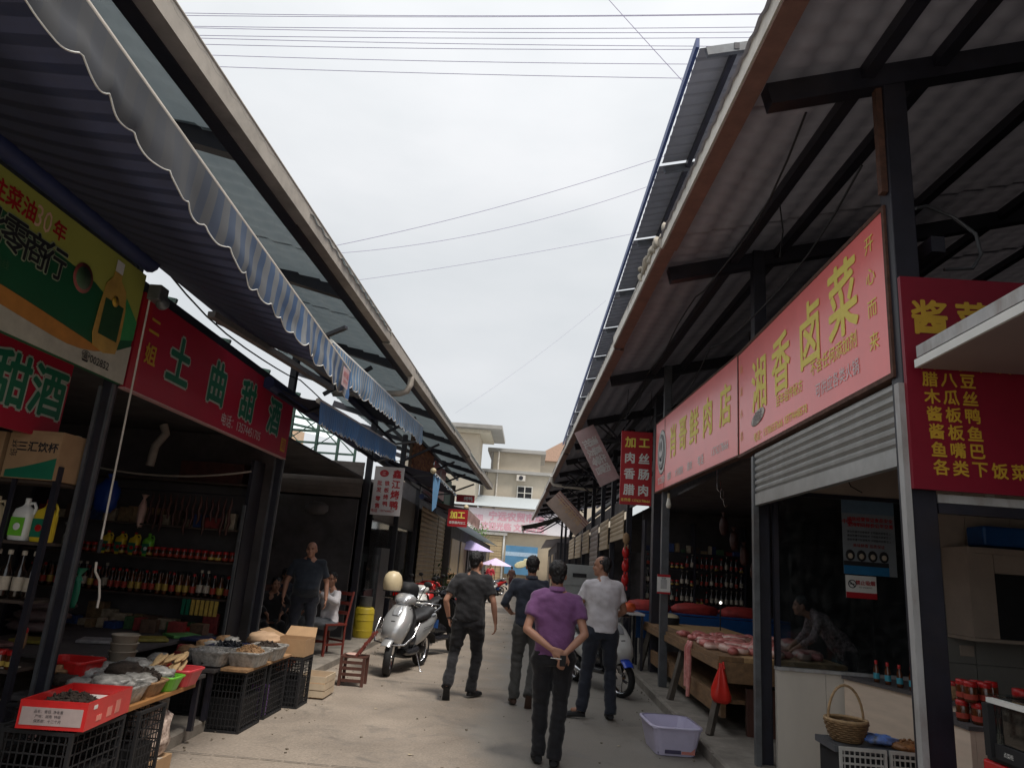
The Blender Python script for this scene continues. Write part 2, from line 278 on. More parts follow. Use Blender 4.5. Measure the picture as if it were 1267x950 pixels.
# ============================================================ ground
def road_material():
    m = mat('worn_lane_concrete', (.275, .232, .19), .8, .22, 1.1, bump=.25, bscale=90, dirt=.55, dirtcol=(.20, .175, .15)); t = m.node_tree; N = t.nodes.new; L = t.links.new; b = t.nodes['Principled BSDF']
    src = b.inputs['Base Color'].links[0].from_socket; tc = N('ShaderNodeTexCoord')
    n = N('ShaderNodeTexNoise'); n.inputs['Scale'].default_value = 45; n.inputs['Detail'].default_value = 8; L(tc.outputs['Object'], n.inputs[0])
    r = N('ShaderNodeMapRange'); r.inputs[1].default_value = .3; r.inputs[2].default_value = .7; r.inputs[3].default_value = .80; r.inputs[4].default_value = 1.15; L(n.outputs[0], r.inputs[0])
    x = N('ShaderNodeMixRGB'); x.blend_type = 'MULTIPLY'; x.inputs[0].default_value = 1; L(src, x.inputs[1]); L(r.outputs[0], x.inputs[2])
    # greyer tone along the right half, wandering edge
    s = N('ShaderNodeSeparateXYZ'); L(tc.outputs['Object'], s.inputs[0]); n2 = N('ShaderNodeTexNoise'); n2.inputs['Scale'].default_value = .9; L(tc.outputs['Object'], n2.inputs[0])
    a = N('ShaderNodeMath'); a.operation = 'ADD'; L(s.outputs[0], a.inputs[0]); n2.inputs['Detail'].default_value = 4; L(n2.outputs[0], a.inputs[1])
    g = N('ShaderNodeMapRange'); g.inputs[1].default_value = -.02; g.inputs[2].default_value = .30; g.inputs[4].default_value = .75; L(a.outputs[0], g.inputs[0])
    y = N('ShaderNodeMixRGB'); y.inputs[2].default_value = (.25, .235, .21, 1); L(g.outputs[0], y.inputs[0]); L(x.outputs[0], y.inputs[1])
    # cracks
    v = N('ShaderNodeTexVoronoi'); v.feature = 'DISTANCE_TO_EDGE'; v.inputs['Scale'].default_value = .55
    n3 = N('ShaderNodeTexNoise'); n3.inputs['Scale'].default_value = 3; n3.inputs['Detail'].default_value = 5; L(tc.outputs['Object'], n3.inputs[0])
    mv = N('ShaderNodeMixRGB'); mv.inputs[0].default_value = .25; L(tc.outputs['Object'], mv.inputs[1]); L(n3.outputs['Color'], mv.inputs[2]); L(mv.outputs[0], v.inputs[0])
    c = N('ShaderNodeMapRange'); c.inputs[1].default_value = .0; c.inputs[2].default_value = .004; c.inputs[3].default_value = .14; c.inputs[4].default_value = 0; L(v.outputs[0], c.inputs[0])
    w = N('ShaderNodeMixRGB'); w.inputs[2].default_value = (.05, .045, .04, 1); L(c.outputs[0], w.inputs[0]); L(y.outputs[0], w.inputs[1]); L(w.outputs[0], b.inputs['Base Color']); return m
def stain(m):
    t = m.node_tree; N = t.nodes.new; L = t.links.new; b = t.nodes['Principled BSDF']; src = b.inputs['Base Color'].links[0].from_socket; tc = N('ShaderNodeTexCoord')
    n = N('ShaderNodeTexNoise'); n.inputs['Scale'].default_value = 1.7; n.inputs['Detail'].default_value = 9; n.inputs['Roughness'].default_value = .75; n.inputs['Distortion'].default_value = 1.2; L(tc.outputs['Object'], n.inputs[0])
    r = N('ShaderNodeMapRange'); r.inputs[1].default_value = .52; r.inputs[2].default_value = .66; r.inputs[4].default_value = .6; L(n.outputs[0], r.inputs[0])
    x = N('ShaderNodeMixRGB'); x.inputs[2].default_value = (.13, .118, .105, 1); L(r.outputs[0], x.inputs[0]); L(src, x.inputs[1]); L(x.outputs[0], b.inputs['Base Color'])
    q = N('ShaderNodeMapRange'); q.inputs[1].default_value = .5; q.inputs[2].default_value = .7; q.inputs[3].default_value = .85; q.inputs[4].default_value = .42; L(n.outputs[0], q.inputs[0]); L(q.outputs[0], b.inputs['Roughness'])
M['road'] = road_material(); stain(M['road'])
g = MB().add([(-150, -60, -.03), (150, -60, -.03), (150, 260, -.03), (-150, 260, -.03)], [(0, 1, 2, 3)]).obj('ground', 'concrete'); g['kind'] = 'structure'
rd = MB()
nx, ny = 14, 90
vs = []
for j in range(ny + 1):
    for i in range(nx + 1):
        x = -3.4 + 6.0 * i / nx; y = -6 + 80 * j / ny; vs.append((x, y, .006 * noise.noise(V((x * .8, y * .5, 0)))))
rd.add(vs, [(j * (nx + 1) + i, j * (nx + 1) + i + 1, (j + 1) * (nx + 1) + i + 1, (j + 1) * (nx + 1) + i) for j in range(ny) for i in range(nx)], True)
o = rd.obj('road', 'road'); o['kind'] = 'structure'
def slab(name, xin, xout, side, y0=-6, y1=66):
    b = MB(); n = 60; e = []; 
    for j in range(n + 1):
        y = y0 + (y1 - y0) * j / n; e.append((xin + .03 * noise.noise(V((y * .9, side * 3, 0))), y))
    top = .10; v = []
    for x, y in e: v += [(x, y, -.05), (x, y, top - .015), (x - side * -.02, y, top), (xout, y, top)]
    f = []
    for j in range(n):
        a = j * 4; q = a + 4
        for k in range(3): f.append((a + k, a + k + 1, q + k + 1, q + k) if side < 0 else (a + k, q + k, q + k + 1, a + k + 1))
    b.add(v, f); o = b.obj(name, 'concrete'); o['kind'] = 'structure'; return o
slab('pavement', -2.72, -9, -1); slab('pavement', 1.77, 9, 1)
kb = MB()
for j in range(32):
    y = -2 + j * 1.0
    MB().b2((1.74, y + .01, -.02), (1.77, y + .985, .092 + .006 * random.random())).obj('kerb_stone', 'concrete')['kind'] = 'structure'
# grit and litter on the lane
gr = MB()
for k in range(700):
    x = random.choice((random.gauss(-2.6, .25), random.gauss(1.65, .15), random.uniform(-2.6, 1.7))); y = random.uniform(3, 24); r_ = random.uniform(.003, .011)
    if abs(x) > 2.68 or x > 1.72: continue
    gr.box((x, y, r_ * .5 + .003), (r_ * 2, r_ * 1.5, r_), rz=random.random() * 3)
tag(gr.obj('road_grit', mat('grit', (.20, .17, .13), .9, .4, 4)), 'scattered grit and crumbs on the lane', 'grit', kind='stuff')
for k, (x, y, c) in enumerate(((-1.55, 8.1, 'white'), (.95, 7.35, 'yellow'), (-.9, 6.4, 'tan'))):
    tag(MB().add([(x, y, .008), (x + .03, y + .005, .012), (x + .028, y + .03, .007), (x - .004, y + .025, .010)], [(0, 1, 2, 3)]).obj('litter_scrap', mat('scrap%d' % k, (.5, .42, .28), .8)), ('pale scrap of paper left of the walking man in black', 'tiny yellow scrap on the lane beside the lavender bin', 'tan scrap on the lane in the foreground')[k], 'litter')
# ============================================================ roofs and halls
def tile_panel(name, ly, lx, slope, material, nw=None):
    """one sheet of ribbed tile-pattern roofing; runs up-slope along +x (lx signed)"""
    nw = nw or 9; ny = nw * 6; rows = int(abs(lx) / .24); v = []; f = []; sg = 1 if lx > 0 else -1; xs = []
    for r_ in range(rows):
        for t in (0.0, .12, .24 - .004): xs.append((r_ * .24 + t, t))
    for x, t in xs:
        for j in range(ny + 1):
            y = ly * j / ny; w = math.cos(2 * PI * j / 6)
            z = x * slope + .011 * w + .022 * (1 - t / .24)
            v.append((sg * x, y, z))
    n = ny + 1
    for i in range(len(xs) - 1):
        for j in range(ny): q = (i * n + j, i * n + j + 1, (i + 1) * n + j + 1, (i + 1) * n + j); f.append(q if sg < 0 else q[::-1])
    me = bpy.data.meshes.new(name); me.from_pydata(v, [], f); me.materials.append(M[material]); me.polygons.foreach_set('use_smooth', [(i // ny) % 3 != 2 for i in range(len(f))]); me.update(); return me
SL = .25
def edgeL(y): return -2.08 + .0256 * y
def edgeR(y): return 1.17 - .0275 * y
# ---- left hall
LH = thing('market_hall', 'long left-hand market roof on dark steel posts with grey tile-pattern sheets', 'building', (-3.1, 0, 0))
pm = tile_panel('roof_sheet', 1.94, -2.9, SL, 'tileroof_l')
a = math.atan(.0256)
for k in range(14):
    y = -1.5 + k * 1.9
    o = bpy.data.objects.new('roof_sheet', pm); COL.objects.link(o); o.parent = LH; o.location = (edgeL(y) - .03 + 3.1 + random.uniform(-.01, .01), y, 4.23 + random.uniform(0, .008)); o.rotation_euler = (0, 0, -a)
def along(y0, y1, xf, z, step=3.0):
    out = []; y = y0
    while y < y1: out.append(V((xf(y), y, z))); y += step
    out.append(V((xf(y1), y1, z))); return out
# box gutter in lengths
y = -1.0; k = 0
while y < 25:
    y2 = min(25.1, y + 3.1); dz = .012 * ((k % 3) - 1); dx = .01 * ((k % 2))
    p, q = V((edgeL(y) - .05 + dx, y, 4.22 + dz)), V((edgeL(y2 - .01) - .05 + dx, y2 - .012, 4.22 + dz)); b = MB()
    b.beam(p, q, .012, .15); b.beam(p + V((-.05, 0, -.07)), q + V((-.05, 0, -.07)), .10, .012); b.beam(p + V((-.1, 0, 0)), q + V((-.1, 0, 0)), .01, .13)
    b.tube([p + V((.0, 0, .075)), q + V((.0, 0, .075))], .013, 6)
    b.obj('gutter', 'gutter_l', LH); y = y2; k += 1
MB().beam((edgeL(-1) - .19, -1, 4.17), (edgeL(25) - .19, 25, 4.17), .10, .07).obj('eaves_angle', 'steel', LH)
for k, y in enumerate((1.6, 4.3, 6.95, 9.7, 13.2, 16.2, 19.0, 21.6, 24.2)):
    x = edgeL(y) - .12; MB().beam((x, y, 4.16 + .06), (-4.9, y, 4.16 + .06 + SL * (x + 4.9)), .10, .14).obj('rafter', 'steel', LH)
    if k > 2: MB().beam((x - .5, y, 4.2), (-3.1, y, 3.75), .05, .05).obj('brace', 'steel', LH)
for x, w in ((-3.25, .06), (-3.9, .05)):
    MB().beam((x, -1, 4.215 + SL * (-2.1 - x)), (x + .5, 25, 4.215 + SL * (-2.1 - x) - .1), w, .07).obj('purlin', 'steel', LH)
for y, w in ((4.90, .075), (8.55, .085), (13.25, .11), (16.5, .11), (19.3, .12), (22.9, .12)):
    MB().b2((-3.1 - w, y - w / 2, .1), (-3.1, y + w / 2, 4.42)).obj('post', 'steel', LH, bevel=.006)
    MB().b2((-3.1 + .001, y - w / 2 - .006, .1), (-3.1 + .018, y - w / 2 + .020, 3.3 if y > 9 else 2.64)).obj('shutter_guide', 'greypost', LH)
    if y < 9: MB().b2((-3.1 - w - .012, y - w / 2 - .018, .1), (-3.1 - w + .012, y - w / 2 - .001, 2.62)).obj('shutter_guide', 'greypost', LH)
MB().beam((-3.17, -2, 3.46), (-3.17, 25, 3.46), .10, .09).obj('lintel', 'steel', LH)
# curved waste pipe from the gutter
b = MB(); b.tube([(edgeL(9.8) - .06, 9.8, 4.12), (edgeL(9.8) - .06, 9.8, 4.0), (edgeL(9.8) - .10, 9.8, 3.90), (edgeL(9.8) - .2, 9.8, 3.86), (-3.0, 9.82, 3.80)], .045, 10)
b.obj('drainpipe', 'gutter_l', LH)
MB().b2((-3.16, -2, 3.40), (-3.12, 4.84, 3.86)).obj('header_board', 'darkwall', LH)
# interior: back wall, ceiling, partitions
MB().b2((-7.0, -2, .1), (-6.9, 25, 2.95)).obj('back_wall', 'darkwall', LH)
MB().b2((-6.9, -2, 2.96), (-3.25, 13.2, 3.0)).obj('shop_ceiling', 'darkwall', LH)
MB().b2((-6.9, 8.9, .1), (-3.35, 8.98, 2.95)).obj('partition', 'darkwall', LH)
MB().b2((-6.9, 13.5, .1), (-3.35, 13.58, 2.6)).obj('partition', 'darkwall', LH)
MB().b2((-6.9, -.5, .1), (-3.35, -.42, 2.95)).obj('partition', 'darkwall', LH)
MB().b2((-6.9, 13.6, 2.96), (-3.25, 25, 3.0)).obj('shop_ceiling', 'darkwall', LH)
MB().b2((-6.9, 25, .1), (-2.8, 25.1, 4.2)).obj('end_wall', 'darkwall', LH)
MB().b2((-4.85, -2, 4.9), (-4.78, 6.1, 5.3)).obj('clerestory_board', 'darkwall', LH)
# rolled-down tan shutter high across the aisle, slat by slat
for k in range(8):
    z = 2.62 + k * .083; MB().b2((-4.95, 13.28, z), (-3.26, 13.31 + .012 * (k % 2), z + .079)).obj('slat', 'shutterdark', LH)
# ---- translucent court roof on green trusses behind
CT = thing('glasshouse_roof', 'pale translucent court roof on thin green trusses above the shops at left', 'roof', (-6, 8, 3.0))
tm = translucent('milky_roof_sheet', (.75, .85, .86), .75)
for k in range(12):
    y = 0 + k * 1.7
    MB().add([(-4.95, y, 4.62), (-4.95, y + 1.64, 4.62), (-7.2, y + 1.64, 5.0), (-7.2, y, 5.0)], [(0, 1, 2, 3)]).obj('roof_sheet', tm, CT)
    MB().beam((-4.8, y - .03, 4.58), (-7.2, y - .03, 4.96), .05, .06).obj('truss_chord', mat('green_steel', (.04, .09, .07), .5, .2), CT)
    MB().beam((-4.9, y - .03, 4.15), (-7.2, y - .03, 4.15), .04, .05).obj('truss_chord', 'green_st', CT) if False else MB().beam((-4.9, y - .03, 4.15), (-7.2, y - .03, 4.15), .04, .05).obj('truss_chord', MATS['green_steel'], CT)
    b = MB(); b.tube([(-4.9, y - .03, 4.15), (-5.5, y - .03, 4.68), (-6.2, y - .03, 4.15), (-7.0, y - .03, 4.92)], .018, 5); b.obj('truss_web', MATS['green_steel'], CT)
    MB().beam((-4.88, y - .03, 3.0), (-4.88, y - .03, 4.6), .06, .06).obj('truss_post', MATS['green_steel'], CT)
# distant pale building behind the court
PB = thing('block_of_flats', 'pale orange block seen through the court roof at left', 'building', (-16, 34, 0))
MB().b2((-22, 30, 0), (-10.5, 31, 6.9)).obj('wall', mat('pale_orange_render', (.62, .44, .30), .8, .08, 1), PB)
for i in range(4):
    for j in range(2):
        MB().b2((-20 + i * 2.6, 29.93, 1.5 + j * 2.8), (-18.6 + i * 2.6, 29.99, 3.0 + j * 2.8)).obj('window', mat('far_window', (.10, .12, .13), .2), PB)
# ---- right hall
RH = thing('market_hall', 'long right-hand market roof with brown gutter over dark steel rafters', 'building', (2.1, 0, 0))
pm = tile_panel('roof_sheet', 1.94, 8.2, SL, 'tileroof_r', 11); a = math.atan(.0275)
for k in range(25):
    y = -1.5 + k * 1.9
    o = bpy.data.objects.new('roof_sheet', pm); COL.objects.link(o); o.parent = RH; o.location = (edgeR(y) + .02 - 2.1 + random.uniform(-.012, .012), y, 4.64 + random.uniform(0, .01)); o.rotation_euler = (0, 0, a)
y = -1.0; k = 0
while y < 44:
    y2 = y + (3.55 if k < 2 else 3.1); dz = .015 * ((k % 3) - 1); dx = .012 * ((k % 2)); m = 'gutter_r'
    p, q = V((edgeR(y) + .04 + dx, y, 4.60 + dz)), V((edgeR(y2) + .04 + dx, y2 - .012, 4.60 + dz)); b = MB()
    b.beam(p + V((.06, 0, -.055)), q + V((.06, 0, -.055)), .13, .012); b.beam(p + V((.12, 0, 0)), q + V((.12, 0, 0)), .01, .12); b.obj('gutter', m, RH)
    f = MB(); f.beam(p + V((-.01, 0, .02)), q + V((-.01, 0, .02)), .014, .13); f.tube([p + V((-.01, 0, .085)), q + V((-.01, 0, .085))], .012, 6)
    f.obj('gutter_face', 'gutter_w', RH); y = y2; k += 1
for k, y in enumerate((1.2, 3.95, 6.8, 11.1, 14.6, 17.6, 20.4, 23.3, 26.2, 29.3, 32.4, 35.5, 38.6, 41.7)):
    x = edgeR(y) + .26; MB().beam((x, y, 4.60), (7.2, y, 4.60 + SL * (7.2 - x)), .11, .15).obj('rafter', 'steel', RH)
    if k > 3:
        MB().beam((x + .35, y, 4.62), (2.1, y, 3.9), .045, .045).obj('brace', 'steel', RH)
        b = MB(); b.tube([(x + .2, y, 4.6), (x + .6, y, 4.3), (x + .9, y, 4.75)], .02, 5); b.obj('truss_web', 'steel', RH)
        MB().beam((x + .1, y, 4.28), (2.4, y, 4.28), .05, .05).obj('tie', 'steel', RH)
for x in (2.04, 2.5, 3.6, 4.8, 6.0):
    MB().beam((x, -1, 4.60 + SL * (x - 1.35) + .02), (x - .9, 44, 4.60 + SL * (x - 1.35) - .02), .08, .085).obj('purlin', 'steel', RH)
MB().b2((2.04, 3.90, .1), (2.18, 4.03, 4.86)).obj('post', 'steel', RH, bevel=.006)
MB().b2((2.002, 3.88, .1), (2.036, 3.93, 2.74)).obj('shutter_guide', 'whitemetal', RH, label='chipped white shutter guide')
MB().b2((2.00, 3.92, 3.96), (2.038, 3.97, 4.85)).obj('conduit', 'rust', RH)
MB().b2((2.08, 6.70, .1), (2.20, 6.82, 4.9)).obj('post', 'steel', RH, bevel=.006)
MB().b2((2.03, 6.63, .1), (2.078, 6.69, 2.75)).obj('shutter_guide', 'galv', RH)
MB().b2((1.92, 10.66, .1), (2.03, 10.77, 4.8)).obj('post', 'greypost', RH, bevel=.006)
for y in (12.3, 15.4, 18.2, 20.6, 23.4, 26.5, 30, 34, 38, 42):
    w = .22 if y < 13 else .12; x = 2.05 - .012 * (y - 12); MB().b2((x, y - w / 2, .1), (x + w, y + w / 2, 4.7)).obj('post', 'steel', RH, bevel=.006)
MB().beam((2.3, 3.9, 3.62), (2.3, 44, 3.62), .08, .10).obj('lintel', 'steel', RH)
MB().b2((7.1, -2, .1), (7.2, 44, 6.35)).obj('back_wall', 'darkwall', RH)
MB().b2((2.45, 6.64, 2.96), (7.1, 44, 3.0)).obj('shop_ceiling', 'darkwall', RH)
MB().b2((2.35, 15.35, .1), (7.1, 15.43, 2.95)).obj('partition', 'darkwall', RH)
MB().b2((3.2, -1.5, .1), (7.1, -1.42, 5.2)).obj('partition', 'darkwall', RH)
# upper monitor roof above the right hall
UR = thing('upper_roof', 'higher grey roof canopy with blue edge trim above the right gutter', 'roof', (2.5, 16, 4.9))
m2 = mat('pale_grey_soffit', (.30, .31, .33), .55, .12, 2, dirt=.3, dirtcol=(.16, .16, .17))
for k in range(11):
    y = 5.75 + k * 2.05; x = 1.30 - .011 * (y - 5.75)
    b = MB(); v = []; n_ = 0
    for j in range(11):
        for dy, dz in ((0, 0), (.13, 0), (.145, .03), (.17, .03)):
            yy = y + j * .1855 + dy
            if yy <= y + 2.04: v += [(x, yy, 6.5 + dz), (x + 3.2, yy, 7.2 + dz)]; n_ += 1
    b.add(v, [(2 * i, 2 * i + 2, 2 * i + 3, 2 * i + 1) for i in range(n_ - 1)])
    b.obj('roof_sheet', m2, UR)
    MB().beam((x + .06, y - .02, 6.44), (x + 3.2, y - .02, 7.13), .05, .09).obj('rafter', 'galv', UR)
MB().beam((1.27, 5.7, 6.52), (1.03, 28.3, 6.52), .035, .10).obj('edge_trim', 'blue', UR)
MB().beam((1.64, 5.7, 6.51), (1.4, 28.3, 6.51), .05, .07).obj('purlin', 'steel', UR); MB().beam((2.6, 5.7, 6.71), (2.4, 28.3, 6.71), .05, .07).obj('purlin', 'steel', UR)
for y in (8, 14, 20, 26): MB().b2((3.2, y, 4.9), (3.3, y + .1, 7.05)).obj('post', 'steel', UR)
# broken crust of mortar and rag on the right gutter
b = MB()
for k in range(26):
    y = 6.0 + random.random() * 1.1; c = V((edgeR(y) + .03 + random.uniform(-.03, .02), y, 4.70 + random.uniform(-.05, .06))); b.ell(c, (random.uniform(.02, .05), random.uniform(.03, .09), random.uniform(.015, .04)), Matrix.Rotation(random.random() * 3, 3, 'X'), 7, 5)
tag(b.obj('mortar_crust', mat('pale_mortar', (.40, .36, .30), .9, .4, 12)), 'crumbling pale mortar and rags stuck on the right-hand gutter', 'debris', kind='stuff')
# right drainpipe
tag(MB().tube([(edgeR(24) + .05, 23.6, 4.6), (edgeR(24) + .05, 23.7, 4.42), (edgeR(24) + .12, 23.75, 4.33), (2.1, 23.8, 4.25)], .06, 10).obj('drainpipe', 'gutter_w'), 'pale drainpipe bending in from the far right gutter', 'pipe')
# ============================================================ shutters and shop fronts
def roller(label, x, y0, y1, z0, z1, m, side, group='roller shutters along the lane', n=None, name='roller_shutter', rail=True):
    o = thing(name, label, 'roller shutter', (x, (y0 + y1) / 2, z0), group=group); n = n or int((z1 - z0) / .075)
    h = (z1 - z0) / n
    pr = [(0, 0), (.006, .12), (.018, .3), (.020, .6), (.010, .88), (0, .97)]
    b = MB(); vs = []
    for yy in (y0, y1): vs += [(x + side * px, yy, pz * h) for px, pz in pr]
    k = len(pr); b.add(vs, [(i, i + 1, k + i + 1, k + i) for i in range(k - 1)] + [tuple(range(k))[::-1], tuple(range(k, 2 * k))]); first = None
    for i in range(n):
        if first is None: b.off = V((0, 0, 0)); q = MB(); q.v = [p + V((0, 0, z0)) for p in b.v]; q.f = b.f; q.m = b.m; q.s = b.s; first = q.obj('slat', m, o)
        else: c = first.copy(); COL.objects.link(c); c.parent = o; c.location = (0, 0, i * h)
    if rail: MB().b2((x - .02, y0, z0 - .11), (x + .03, y1, z0 - .006)).obj('bottom_rail', m, o)
    return o
roller('raised steel shutter with peeling film under the big pink food sign', 2.06, 4.02, 6.62, 2.40, 2.78, 'shuttersteel', -1, n=6)
for k, (y0, y1, z0, z1, lab) in enumerate(((19.36, 22.8, .12, 3.0, 'closed beige shutter at left beyond the roast duck shop'), (23.0, 24.8, .12, 3.0, 'closed beige shutter next to the end of the left hall'))):
    roller(lab, -3.02, y0, y1, z0, z1, 'shutter', 1, n=22)
for k, (y0, y1, z0, lab) in enumerate(((15.5, 18.1, 2.45, 'half raised beige shutter nearest behind the red vertical sign'), (18.3, 20.5, 2.3, 'second raised beige shutter on the right row'), (20.7, 23.3, .3, 'fully lowered tan shutter on the right row'), (23.5, 26.4, 2.3, 'raised beige shutter beyond the lowered one'), (26.6, 29.9, 2.2, 'raised beige shutter far down the right row'), (30.1, 33.9, 2.2, 'farthest raised shutter on the right row'))):
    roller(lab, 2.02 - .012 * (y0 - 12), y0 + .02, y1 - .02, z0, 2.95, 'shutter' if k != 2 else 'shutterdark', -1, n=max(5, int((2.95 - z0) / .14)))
# board over the right-row shutters
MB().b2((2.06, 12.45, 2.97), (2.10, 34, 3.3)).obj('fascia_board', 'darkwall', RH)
# ---- stall counter booth on the right
BT = thing('food_booth', 'cooked-food booth with pale marble front and dark glass pane', 'booth', (2.9, 6.6, .1))
for i, (x0, x1) in enumerate(((2.20, 2.62), (2.624, 3.05), (3.054, 3.5))):
    MB().b2((x0, 6.60, .1), (x1, 6.64, .88)).obj('tile', 'marble', BT)
MB().b2((2.20, 6.58, .884), (3.5, 6.66, .91)).obj('sill', 'whitemetal', BT)
MB().b2((2.20, 6.615, .912), (3.36, 6.627, 2.44)).obj('window_pane', 'pane', BT)
MB().b2((2.20, 6.60, 2.44), (3.5, 6.65, 2.95)).obj('upper_wall', 'beigewall', BT)
for x in (3.37, 2.2): MB().b2((x, 6.59, .912), (x + .04, 6.65, 2.438)).obj('window_frame', 'steel', BT)
MB().b2((2.24, 6.59, 2.40), (3.37, 6.652, 2.438)).obj('window_frame', 'steel', BT)
for i in range(6):
    for j in range(6): MB().b2((3.52 + i * .4, 6.60, .1 + j * .48), (3.915 + i * .4, 6.64, .575 + j * .48)).obj('tile', 'tile' if j < 3 else 'beigewall', BT)
MB().b2((6.0, 3.0, .1), (6.05, 6.6, 2.95)).obj('side_wall', 'beigewall', BT)
MB().b2((2.45, -1.0, 2.96), (7.1, 6.62, 3.0)).obj('ceiling', 'darkwall', BT)
# wood panelled counter running out towards the camera
CN = thing('counter', 'pale wood-grain panelled counter carrying sauce bottles', 'counter', (2.95, 5.8, .1))
p, q = V((2.76, 6.56, 0)), V((3.26, 4.75, 0)); d = (q - p).normalized(); nrm = V((-d.y, d.x, 0)) * -1
b = MB(); o4 = [p + V((0, 0, .1)), q + V((0, 0, .1)), q + V((0, 0, .86)), p + V((0, 0, .86))]; b.prism(o4, (0, 0, 0), (.03, .01, 0)); b.obj('front_panel', 'woodpanel', CN)
b = MB(); b.prism([p + V((-.02, 0, .862)), q + V((-.02, 0, .862)), q + V((.5, .1, .862)), p + V((.5, 0, .862))], (0, 0, 0), (0, 0, .025)); b.obj('worktop', 'darkwall', CN)
b = MB(); b.prism([q + V((0, 0, .1)), q + V((.5, .1, .1)), q + V((.5, .1, .86)), q + V((0, 0, .86))], (0, 0, 0), (0, .03, 0)); b.obj('end_panel', 'woodpanel', CN)
for x0, x1 in ((2.13, 2.30),): pass
# menu partition
MB().b2((2.185, 3.90, 2.085), (5.8, 3.96, 2.13)).obj('transom', 'whitemetal', RH)
MB().b2((2.185, 3.90, 2.03), (5.8, 3.96, 2.082)).obj('transom', 'steel', RH)
for x in (3.3, 4.3): MB().b2((x, 3.9, .1), (x + .05, 3.96, 2.025)).obj('mullion', 'steel', RH)
# beige wall cabinet and blue box behind
for k in range(5): MB().b2((3.62 + .5 * k, 6.585, 2.5), (3.70 + .5 * k, 6.598, 2.9)).obj('conduit', 'gutter_w', BT) if k in (1, 4) else None
CB = thing('wall_cabinet', 'beige wall cabinet with dark glazed front behind the menu stall', 'cabinet', (4.3, 6.5, 1.3))
MB().b2((3.68, 6.2, 1.30), (3.74, 6.58, 1.98)).obj('side', 'beigewall', CB); MB().b2((3.68, 6.2, 1.98), (5.0, 6.58, 2.03)).obj('top', 'beigewall', CB)
MB().b2((3.68, 6.2, 1.27), (5.0, 6.58, 1.297)).obj('bottom', 'beigewall', CB); MB().b2((3.90, 6.22, 1.30), (5.0, 6.25, 1.82)).obj('door', 'black', CB); MB().b2((3.745, 6.21, 1.30), (3.895, 6.24, 1.978)).obj('face_frame', 'beigewall', CB); MB().b2((3.9, 6.21, 1.825), (5.0, 6.24, 1.978)).obj('face_frame', 'beigewall', CB)
tag(MB().b2((3.86, 6.25, 2.05), (4.7, 6.5, 2.22)).obj('storage_tray', 'blueplastic', bevel=.02), 'shallow blue tray on top of the beige wall cabinet', 'tray')
tag(MB().b2((3.78, 6.585, 1.12), (3.9, 6.598, 1.21)).obj('wall_socket', 'beigewall', bevel=.004), 'wall socket on the grey tiles below the cabinet', 'socket')
# white-edged canopy near right
CP = thing('canopy', 'white aluminium edged flat canopy in the near right corner', 'canopy', (2.6, 2.6, 2.8))
MB().b2((2.06, .6, 2.86), (2.075, 3.78, 2.925)).obj('edge_strip', 'whitemetal', CP); MB().b2((2.045, .6, 2.80), (2.060, 3.78, 2.845)).obj('edge_strip', 'white', CP)
MB().b2((2.078, .6, 2.846), (2.09, 3.78, 2.858)).obj('seal', 'black', CP); MB().b2((2.062, .6, 2.80), (4.4, 3.78, 2.812)).obj('soffit', mat('mauve_soffit', (.28, .21, .20), .6, .08, 3), CP); MB().b2((2.09, .6, 2.86), (4.4, 3.78, 2.88)).obj('top_sheet', 'galv', CP)

# slack service cables clipped along both rows of posts
for lab, xs, y0, y1, z, sg in (('slack black cable running along the left posts under the awnings', -3.0, 5, 24.5, 3.62, 3.4), ('slack black cable running along the right posts above the signs', 1.98, 4.1, 34, 4.25, 3.9), ('second slack cable under the right eaves, nearer the gutter', 1.6, 4.0, 30, 4.55, 3.2)):
    pts = []; y = y0
    while y < y1:
        for i in range(8): t = i / 8; pts.append((xs + .02 * math.sin(y * 3 + i), y + t * sg, z - .22 * 4 * t * (1 - t) * (.6 + .4 * math.sin(y * 5))))
        y += sg
    tag(MB().tube(pts, .008, 5).obj('service_cable', 'black'), lab, 'cable')
for k, (x, y, l_) in enumerate(((1.9, 5.4, .5), (2.6, 8.6, .7), (2.2, 13.0, .5))):
    tag(MB().tube([(x, y, 4.7), (x + .03, y + .02, 4.7 - l_ * .5), (x - .01, y, 4.7 - l_)], .006, 5).obj('dangling_wire', 'black'), ('short wire dangling from the roof above the big food sign', 'long wire dangling from the roof over the butcher table', 'wire dangling from the roof beyond the red vertical sign')[k], 'wire')

# straight saw-cut joints and a trench patch in the lane
for k, y in enumerate((5.9, 9.9, 13.9, 17.9, 22.0)):
    b = MB(); n = 24
    for i in range(n):
        x0 = -2.7 + 4.42 * i / n; x1 = -2.7 + 4.42 * (i + .93) / n; yy = y + .015 * noise.noise(V((i * .7, y, 0))); b.add([(x0, yy, .0105), (x1, yy, .0105), (x1, yy + .009, .0105), (x0, yy + .011, .0105)], [(0, 1, 2, 3)])
    o = b.obj('road_joint', mat('dark_joint', (.07, .062, .055), .9, .3)); o['kind'] = 'structure'
DC_ = thing('drain_cover', 'slotted iron drain cover set in the lane beside the right kerb', 'drain cover', (1.5, 6.35, .008)); MB().b2((1.36, 6.1, .004), (1.66, 6.6, .010)).obj('cover_frame', 'rust', DC_)
for k in range(9): MB().b2((1.385, 6.13 + k * .05, .0102), (1.635, 6.155 + k * .05, .013)).obj('bar', 'steel', DC_)
# ============================================================ signs
U = (0, 1, 0)
def label_lines(o, rows): 
    for r_ in rows: text(*r_[:5], o, **(r_[5] if len(r_) > 5 else {}))
